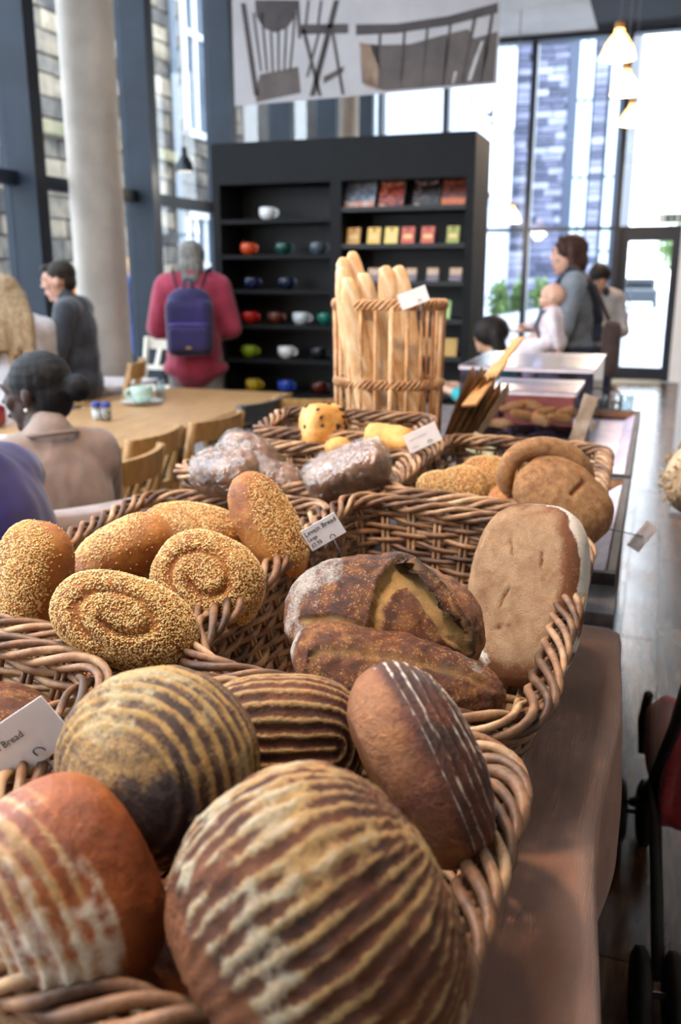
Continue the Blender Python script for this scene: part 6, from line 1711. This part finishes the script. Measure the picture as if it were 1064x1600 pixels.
# -- mother with a baby
pp = atd(893, 402, 5.5)
S = (pp.z + 0.005) / 1.565
mrot = math.radians(93)
t = thing('person', 'smiling woman in grey holding a baby in a carrier', 'person', (pp.x + 0.03, pp.y, 0), mrot, PG)
J = joints(S, head=(0, 0.05, 1.565), neck=(0, 0.0, 1.44), elL=(-.24, .04, 1.14), wrL=(-.14, .24, 1.07), elR=(.25, .05, 1.14), wrR=(.10, .27, 1.12))
P, R = body(t, J, S, skin_mat('skin_fair', '#c08c74', '#d6a68e'), yaw=math.radians(3), pitch=math.radians(-3), palms=dict(L=(0, 0, 1), R=(0, 0, 1)), voxel=0.0085, wrdir=dict(L=V3((0.5, 0.9, -0.25)), R=V3((-0.5, 0.9, -0.2))))
face_bits(P, R, S, t, '#a8524a')
M_gknit = fabric('grey_striped_knit', '#6c7078', '#80848c', scale=40, stretch=(0.2, 0.2, 4))
m = MB(); torso(m, J, S, 0.016)
for s in 'LR': arm(m, J, s, S, 0.016, 0.45)
m.cap(J['neck'] - V3((0, 0, 0.05)), J['neck'] + V3((0, 0.01, 0.02)), 0.07, 0.062)
remesh('grey_top', m, 0.010, M_gknit, t, 4, 0.007, 31, 9)
m = MB(); m.cap(J['pelvis'] + V3((0, 0, 0.04)), J['pelvis'] - V3((0, -0.02, 0.30)), 0.165, 0.20); m.ell((0, 0.01, 0.60), (0.24, 0.2, 0.06))
remesh('grey_skirt', m, 0.012, fabric('grey_skirt', '#6f747c', '#7f848c'), t, 4, 0.012, 33, 6)
m = MB()
for s in 'LR': leg(m, J, s, S, 0.012); foot(m, J, s, S)
remesh('leggings', m, 0.013, fabric('navy_cloth', '#1a2030', '#222a3c'), t, 3)
m = MB(); m.ell(P(0, -0.02, 0.045), (0.086, 0.104, 0.088), R); m.ell(P(0, -0.06, -0.03), (0.082, 0.062, 0.085), R)
for s in (-1, 1): m.cap(P(s * 0.075, -0.02, 0.03), P(s * 0.08, -0.025, -0.10), 0.026, 0.03); m.cap(P(s * 0.05, 0.045, 0.10), P(s * 0.078, 0.02, 0.02), 0.022, 0.02)
remesh('bobbed_hair', m, 0.008, hair_mat('auburn_hair', '#2e1a14', '#4a2c20'), t, 3, 0.005, 35, 40, (1, 1, 0.15))
cr = thing('baby_carrier', 'dark blue baby carrier strapped on the woman in grey', 'carrier', (pp.x + 0.03, pp.y, 0), mrot)
M_car2 = fabric('navy_canvas', '#1c2230', '#262c3c')
for s in (-1, 1):
    MB().tube([(s * 0.12, 0.19, 1.12 * S), (s * 0.125, 0.16, 1.30 * S), (s * 0.12, 0.03, 1.49 * S), (s * 0.10, -0.11, 1.38 * S), (s * 0.02, -0.155, 1.2 * S), (-s * 0.06, -0.15, 1.06 * S)], 0.03, 8, flat=(1, 0.3), ref=np.array((1.0, 0, 0))).build('strap', M_car2, cr, False, True)
MB().tube([(0.195 * math.cos(a), 0.155 * math.sin(a), 1.0 * S) for a in [2 * math.pi * k / 28 for k in range(28)]], 0.032, 8, True, flat=(0.3, 1), ref=np.array((0, 0, 1.0))).build('waist_belt', M_car2, cr, False, True)
sb = thing('shoulder_bag', 'brown shoulder bag hanging behind the woman in grey', 'bag', (pp.x + 0.03, pp.y, 0), mrot)
m = MB(); m.box((-0.06, -0.24, 1.02 * S), (0.20, 0.11, 0.34), None, 0.04); remesh('bag_body', m, 0.011, fabric('brown_leather', '#3c2a26', '#4e3832'), sb, 3, 0.006, 3, 8)
MB().tube([(-0.06, -0.22, 1.18 * S), (-0.1, -0.13, 1.38 * S), (-0.12, 0.0, 1.505 * S), (-0.11, 0.12, 1.36 * S)], 0.012, 8, ref=np.array((1.0, 0, 0))).build('strap', fabric('brown_leather', '#3c2a26', '#4e3832'), sb, False, True)
# the baby
bh = atd(862, 464, 5.36)
fw = V3((math.cos(mrot + Q), math.sin(mrot + Q), 0))
t = thing('person', 'bald baby in a white and pink suit carried on the hip', 'person', (bh.x, bh.y, 0), mrot, PG)
sk = skin_mat('skin_baby', '#d09c84', '#e2b49c')
hz_ = bh.z
m = MB(); Hc = V3((0, 0, hz_)); Rb = Matrix.Identity(3)
m.ell(Hc + V3((0, -0.008, 0.012)), (0.064, 0.076, 0.068)); m.ell(Hc + V3((0, 0.03, -0.03)), (0.046, 0.042, 0.04)); m.ell(Hc + V3((0, 0.071, -0.012)), (0.008, 0.008, 0.008)); m.ell(Hc + V3((0.027, 0.045, -0.028)), (0.022, 0.02, 0.02)); m.ell(Hc + V3((-0.027, 0.045, -0.028)), (0.022, 0.02, 0.02))
for s in (-1, 1): m.ell(Hc + V3((s * 0.064, -0.008, -0.005)), (0.007, 0.013, 0.019))
tb = hz_ - 0.20
m.cap(Hc - V3((0, 0.0, 0.04)), (0, -0.01, tb + 0.08), 0.034, 0.05); m.cap((0, -0.01, tb + 0.06), (0, -0.02, tb - 0.06), 0.072, 0.08)
bj = dict(sh=[(s * 0.08, -0.01, tb + 0.085) for s in (-1, 1)], el=[(-0.125, -0.03, tb + 0.0), (0.12, 0.06, tb + 0.03)], wr=[(-0.13, -0.06, tb - 0.085), (0.09, 0.14, tb + 0.03)],
          hip=[(s * 0.05, 0.0, tb - 0.07) for s in (-1, 1)], kn=[(-0.10, 0.13, tb - 0.14), (0.09, 0.16, tb - 0.10)], an=[(-0.10, 0.10, tb - 0.29), (0.10, 0.22, tb - 0.21)])
for i in (0, 1):
    m.cap(bj['sh'][i], bj['el'][i], 0.027, 0.023); m.cap(bj['el'][i], bj['wr'][i], 0.023, 0.017); hand(m, bj['wr'][i], V3(bj['wr'][i]) - V3(bj['el'][i]), (0, 0, -1), 0.5, 0.7)
    m.cap(bj['hip'][i], bj['kn'][i], 0.042, 0.034); m.cap(bj['kn'][i], bj['an'][i], 0.034, 0.024); m.cap(bj['an'][i], V3(bj['an'][i]) + V3((0, 0.05, -0.012)), 0.024, 0.02)
remesh('body', m, 0.006, sk, t, 2)
for s in (-1, 1): MB().ell(Hc + V3((s * 0.024, 0.062, 0.002)), (0.008, 0.006, 0.006)).build('eye', plain('iris_dark', '#2a201a', '#2a201a', rough=0.2), t, False, True)
m = MB(); m.cap((0, -0.01, tb + 0.07), (0, -0.02, tb - 0.06), 0.084, 0.09); m.cap((-0.06, -0.01, tb + 0.09), (0.06, -0.01, tb + 0.09), 0.04)
for i in (0, 1): m.cap(bj['sh'][i], bj['el'][i], 0.036, 0.031); m.cap(bj['el'][i], V3(bj['wr'][i]) * 0.95 + V3(bj['el'][i]) * 0.05, 0.031, 0.024); m.cap(bj['hip'][i], bj['kn'][i], 0.05, 0.042); m.cap(bj['kn'][i], bj['an'][i], 0.042, 0.031)
remesh('white_suit', m, 0.007, plain('pale_pink_spotted', '#d6c0c8', '#ece2e4', rough=0.85, scale=40), t, 3, 0.004, 41, 20)
for i in (0, 1):
    m = MB(); a = V3(bj['an'][i]); m.cap(a + V3((0, 0, 0.0)), a + V3((0, 0.055, -0.014)), 0.031, 0.026); remesh('bootee', m, 0.006, fabric('pink_knit', '#b06a8c', '#c07c9c'), t, 2)
m = MB()
for s in (-1, 1): m.tube([(s * 0.05, 0.05, tb - 0.04), (s * 0.05, 0.085, tb + 0.03), (s * 0.055, 0.05, tb + 0.115), (s * 0.05, -0.04, tb + 0.12)], 0.012, 6, ref=np.array((1.0, 0, 0)))
m.build('harness_straps', fabric('grey_harness', '#4c4852', '#5c5862'), t, False, True)

# -- woman looking down beside the door
pp = atd(934, 436, 7.0)
S = (pp.z + 0.01) / 1.565
t = thing('person', 'woman with short dark hair and a scarf looking down at something in her hands', 'person', (pp.x, pp.y, 0), math.radians(195), PG)
J = joints(S, head=(0, 0.05, 1.545), elR=(.24, 0.02, 1.12), elL=(-.24, 0.02, 1.12), wrR=(.07, .26, 1.12), wrL=(-.07, .26, 1.12))
P, R = body(t, J, S, skin_mat('skin_fair', '#c08c74', '#d6a68e'), pitch=math.radians(-28), palms=dict(L=(1, 0, 0.3), R=(-1, 0, 0.3)), voxel=0.010)
face_bits(P, R, S, t)
m = MB(); torso(m, J, S, 0.018)
for s in 'LR': arm(m, J, s, S, 0.016, 0.9)
remesh('grey_cardigan', m, 0.012, fabric('light_grey_knit', '#a09c9c', '#b2aeae'), t, 4, 0.008, 43, 8)
m = MB(); m.cap(J['neck'] + V3((-0.05, 0.03, -0.01)), J['neck'] + V3((0.05, 0.03, -0.01)), 0.06); m.cap(J['neck'] + V3((0.06, 0.09, -0.05)), J['neck'] + V3((0.1, 0.14, -0.25)), 0.045, 0.03)
remesh('scarf', m, 0.010, fabric('dark_scarf', '#1c2028', '#2a303a'), t, 3, 0.008, 45, 14)
m = MB()
for s in 'LR': leg(m, J, s, S, 0.012); foot(m, J, s, S)
m.ell(J['pelvis'], (0.17, 0.125, 0.12)); remesh('trousers', m, 0.014, fabric('navy_cloth', '#1a2030', '#222a3c'), t, 3)
m = MB(); m.ell(P(0, -0.018, 0.048), (0.084, 0.1, 0.084), R); m.ell(P(0, -0.05, -0.01), (0.076, 0.06, 0.075), R)
remesh('hair', m, 0.009, hair_mat('black_brown_hair', '#15100e', '#241a16'), t, 3, 0.004, 47, 40)
hp = ROOTM[t.name] @ (J['wrR'] * 0.5 + J['wrL'] * 0.5 + V3((0, 0.11, 0.02)))
o = MB().box((0, 0, 0), (0.11, 0.05, 0.13), Matrix.Rotation(0.6, 3, 'X'), 0.012).build('paper_packet', plain('cream_paper', '#cfc8a8', '#dcd6ba', rough=0.7)); o.location = hp; setp(o, 'cream paper packet in the hands of the woman by the door', 'packet')

# -- girl with long dark hair, seated low
pp = atd(786, 524, 5.0)
t = thing('person', 'child with long dark hair and a teal top behind the clear boxes', 'person', (pp.x, pp.y, 0), math.radians(75), PG)
S = 0.78; zs = (pp.z) / S - 0.735; J = seated(S, 0.03, zs)
P, R = body(t, J, S, skin_mat('skin_light', '#b98468', '#caa088'), yaw=0.4, voxel=0.010)
m = MB(); torso(m, J, S, 0.016)
for s in 'LR': arm(m, J, s, S, 0.014, 0.5)
remesh('teal_top', m, 0.010, fabric('teal_jersey', '#1c8c90', '#2aa0a4'), t, 4, 0.006, 49, 9)
m = MB()
for s in 'LR': leg(m, J, s, S, 0.012); foot(m, J, s, S)
remesh('leggings', m, 0.013, fabric('plum_cloth', '#4a2450', '#5a3060'), t, 3)
m = MB(); m.ell(P(0, -0.015, 0.045), (0.09, 0.104, 0.09), R)
for k in range(8):
    x = -0.08 + 0.16 * k / 7; m.cap(P(x, -0.05, 0.02), P(x * 1.3, -0.15, -0.24 - 0.03 * math.sin(2 * k)), 0.04, 0.024)
remesh('long_hair', m, 0.009, hair_mat('black_brown_hair', '#15100e', '#241a16'), t, 3, 0.005, 51, 30, (1, 1, 0.15))
stool('low stool under the child in teal', (pp.x, pp.y, 0), zs * S)

# -- two people outside beyond the long window wall
def bystander(label, px, py, d, S, c1, c2, rot, hairc):
    p = atd(px, py, d)
    t = thing('person', label, 'person', (p.x, p.y, -0.02), rot, 'people outside the window wall')
    J = joints(S)
    P, R = body(t, J, S, skin_mat('skin_light', '#b98468', '#caa088'), voxel=0.013)
    m = MB(); torso(m, J, S, 0.03)
    for s in 'LR': arm(m, J, s, S, 0.028, 0.95)
    m.cap(J['pelvis'], J['pelvis'] - V3((0, 0, 0.12)), 0.17, 0.18)
    remesh('jacket', m, 0.014, fabric('jacket_' + c1[1:], c1, c2), t, 4, 0.01, 3, 7)
    m = MB()
    for s in 'LR': leg(m, J, s, S, 0.014); foot(m, J, s, S)
    remesh('trousers', m, 0.015, fabric('dark_jeans', '#23283a', '#2c3246'), t, 3)
    m = MB(); m.ell(P(0, -0.02, 0.048), (0.086, 0.102, 0.086), R); m.ell(P(0, -0.05, -0.02), (0.078, 0.06, 0.08), R)
    remesh('hair', m, 0.011, hair_mat('hair_' + hairc[1:], hairc, hairc), t, 2)
bystander('passer-by in a bright orange jacket outside behind the man', 92, 500, 8.2, 0.95, '#d8701c', '#e8862c', 0.6, '#4a3424')
bystander('passer-by in a blue jacket outside behind the concrete column', 214, 470, 9.0, 0.98, '#1c4a9c', '#2a5cb4', 1.2, '#c09a68')

# -- pushchair and fair haired child at the aisle edge
pr0 = V3((0.30, 1.90, 0))
pc = thing('pushchair', 'red fabric pushchair with black wheels at the aisle edge', 'pushchair', pr0, math.radians(186))
M_red = fabric('red_canvas', '#7c1018', '#901620', scale=10); M_rub = plain('black_rubber', '#0c0c0e', '#141416', rough=0.7)
m = MB()
m.box((0.02, 0.06, 0.48), (0.36, 0.05, 0.36), Matrix.Rotation(-0.35, 3, 'X'), 0.022); m.box((0.02, -0.12, 0.32), (0.36, 0.36, 0.06), None, 0.025)
for s in (-1, 1): m.prism([(0.02 + s * 0.18, -0.3, 0.29), (0.02 + s * 0.18, 0.04, 0.29), (0.02 + s * 0.18, 0.14, 0.64), (0.02 + s * 0.18, -0.05, 0.56), (0.02 + s * 0.18, -0.28, 0.42)], (s * 0.02, 0, 0))
remesh('seat_fabric', m, 0.009, M_red, pc, 3, 0.006, 55, 8)
for s in (-1, 1):
    MB().tube([(0.02 + s * 0.205, -0.33, 0.12), (0.02 + s * 0.205, -0.1, 0.27), (0.02 + s * 0.205, 0.2, 0.62), (0.02 + s * 0.205, 0.44, 0.98)], 0.013, 8).build('frame_tube', M_rub, pc, False, True)
    MB().tube([(0.02 + s * 0.205, 0.3, 0.12), (0.02 + s * 0.205, 0.0, 0.38)], 0.013, 8).build('frame_tube', M_rub, pc, False, True)
    MB().tube([(0.02 + s * 0.195, -0.3, 0.28), (0.02 + s * 0.2, -0.33, 0.36), (0.02 + s * 0.2, -0.26, 0.46)], 0.012, 8).build('seat_edge', M_rub, pc, False, True)
    for y in (-0.34, 0.3):
        for e in (-0.032, 0.032):
            MB().lathe([(0.02, -0.014), (0.07, -0.016), (0.085, -0.008), (0.085, 0.008), (0.07, 0.016), (0.02, 0.014)], 22, (0.02 + s * 0.205 + e, y, 0.086), Matrix.Rotation(Q, 3, 'Y')).build('wheel', M_rub, pc, False, True)
        MB().tube([(0.02 + s * 0.205 - 0.05, y, 0.086), (0.02 + s * 0.205 + 0.05, y, 0.086)], 0.007, 6).build('axle', M_steel, pc)
MB().tube([(-0.185, 0.44, 0.98), (-0.18, 0.47, 1.01), (0.22, 0.47, 1.01), (0.225, 0.44, 0.98)], 0.014, 8).build('handle_bar', M_rub, pc, False, True)
pp = atd(1112, 764, 2.3)
frot = math.radians(100)
t = thing('person', 'fair curly haired person bending in from the aisle edge of the picture', 'person', (pp.x + 0.46, pp.y + 0.08, 0), frot, PG)
S = 0.86; h0 = pp.z / S
J = joints(S, head=(0, 0.54, h0), neck=(0, 0.43, h0 - 0.05), chest=(0, 0.26, h0 - 0.10), waist=(0, 0.1, h0 - 0.14), pelvis=(0, -0.06, 0.93), shR=(.17, .33, h0 - 0.08), shL=(-.17, .33, h0 - 0.08),
           elR=(.2, .2, h0 - 0.34), elL=(-.2, .2, h0 - 0.34), wrR=(.15, .22, h0 - 0.56), wrL=(-.15, .22, h0 - 0.56))
P, R = body(t, J, S, skin_mat('skin_fair', '#c08c74', '#d6a68e'), pitch=math.radians(-70), voxel=0.010)
m = MB(); torso(m, J, S, 0.02)
for s in 'LR': arm(m, J, s, S, 0.018, 0.9)
remesh('red_jumper', m, 0.011, M_red, t, 3, 0.006, 57, 9)
m = MB()
for s in 'LR': leg(m, J, s, S, 0.012); foot(m, J, s, S)
remesh('trousers', m, 0.012, fabric('dark_jeans', '#23283a', '#2c3246'), t, 3)
m = MB(); m.ell(P(0, -0.015, 0.05), (0.086, 0.1, 0.085), R); remesh('hair_cap', m, 0.009, hair_mat('flaxen_hair', '#a88a68', '#d0b898'), t, 2)
m = MB(); rr = random.Random(5)
for k in range(150):
    a = rr.uniform(0, 2 * math.pi); e = rr.uniform(-0.25, 1.2); n = V3((math.cos(a) * math.cos(e), math.sin(a) * math.cos(e), math.sin(e)))
    if n.y > 0.55 and n.z < 0.5: continue
    b = P(0, -0.015, 0.04) + R @ V3((n.x * 0.086, n.y * 0.1, n.z * 0.085)); tt = n.cross(V3((rr.random(), rr.random(), rr.random()))).normalized(); uu = n.cross(tt)
    L = rr.uniform(0.02, 0.045)
    m.tube([b + n * L * q / 6 + (tt * math.cos(q * 1.1) + uu * math.sin(q * 1.1)) * 0.008 for q in range(7)], 0.0022, 5)
o = m.build('curls', hair_mat('flaxen_hair', '#a88a68', '#d0b898'), t, False, True); o['kind'] = 'stuff'
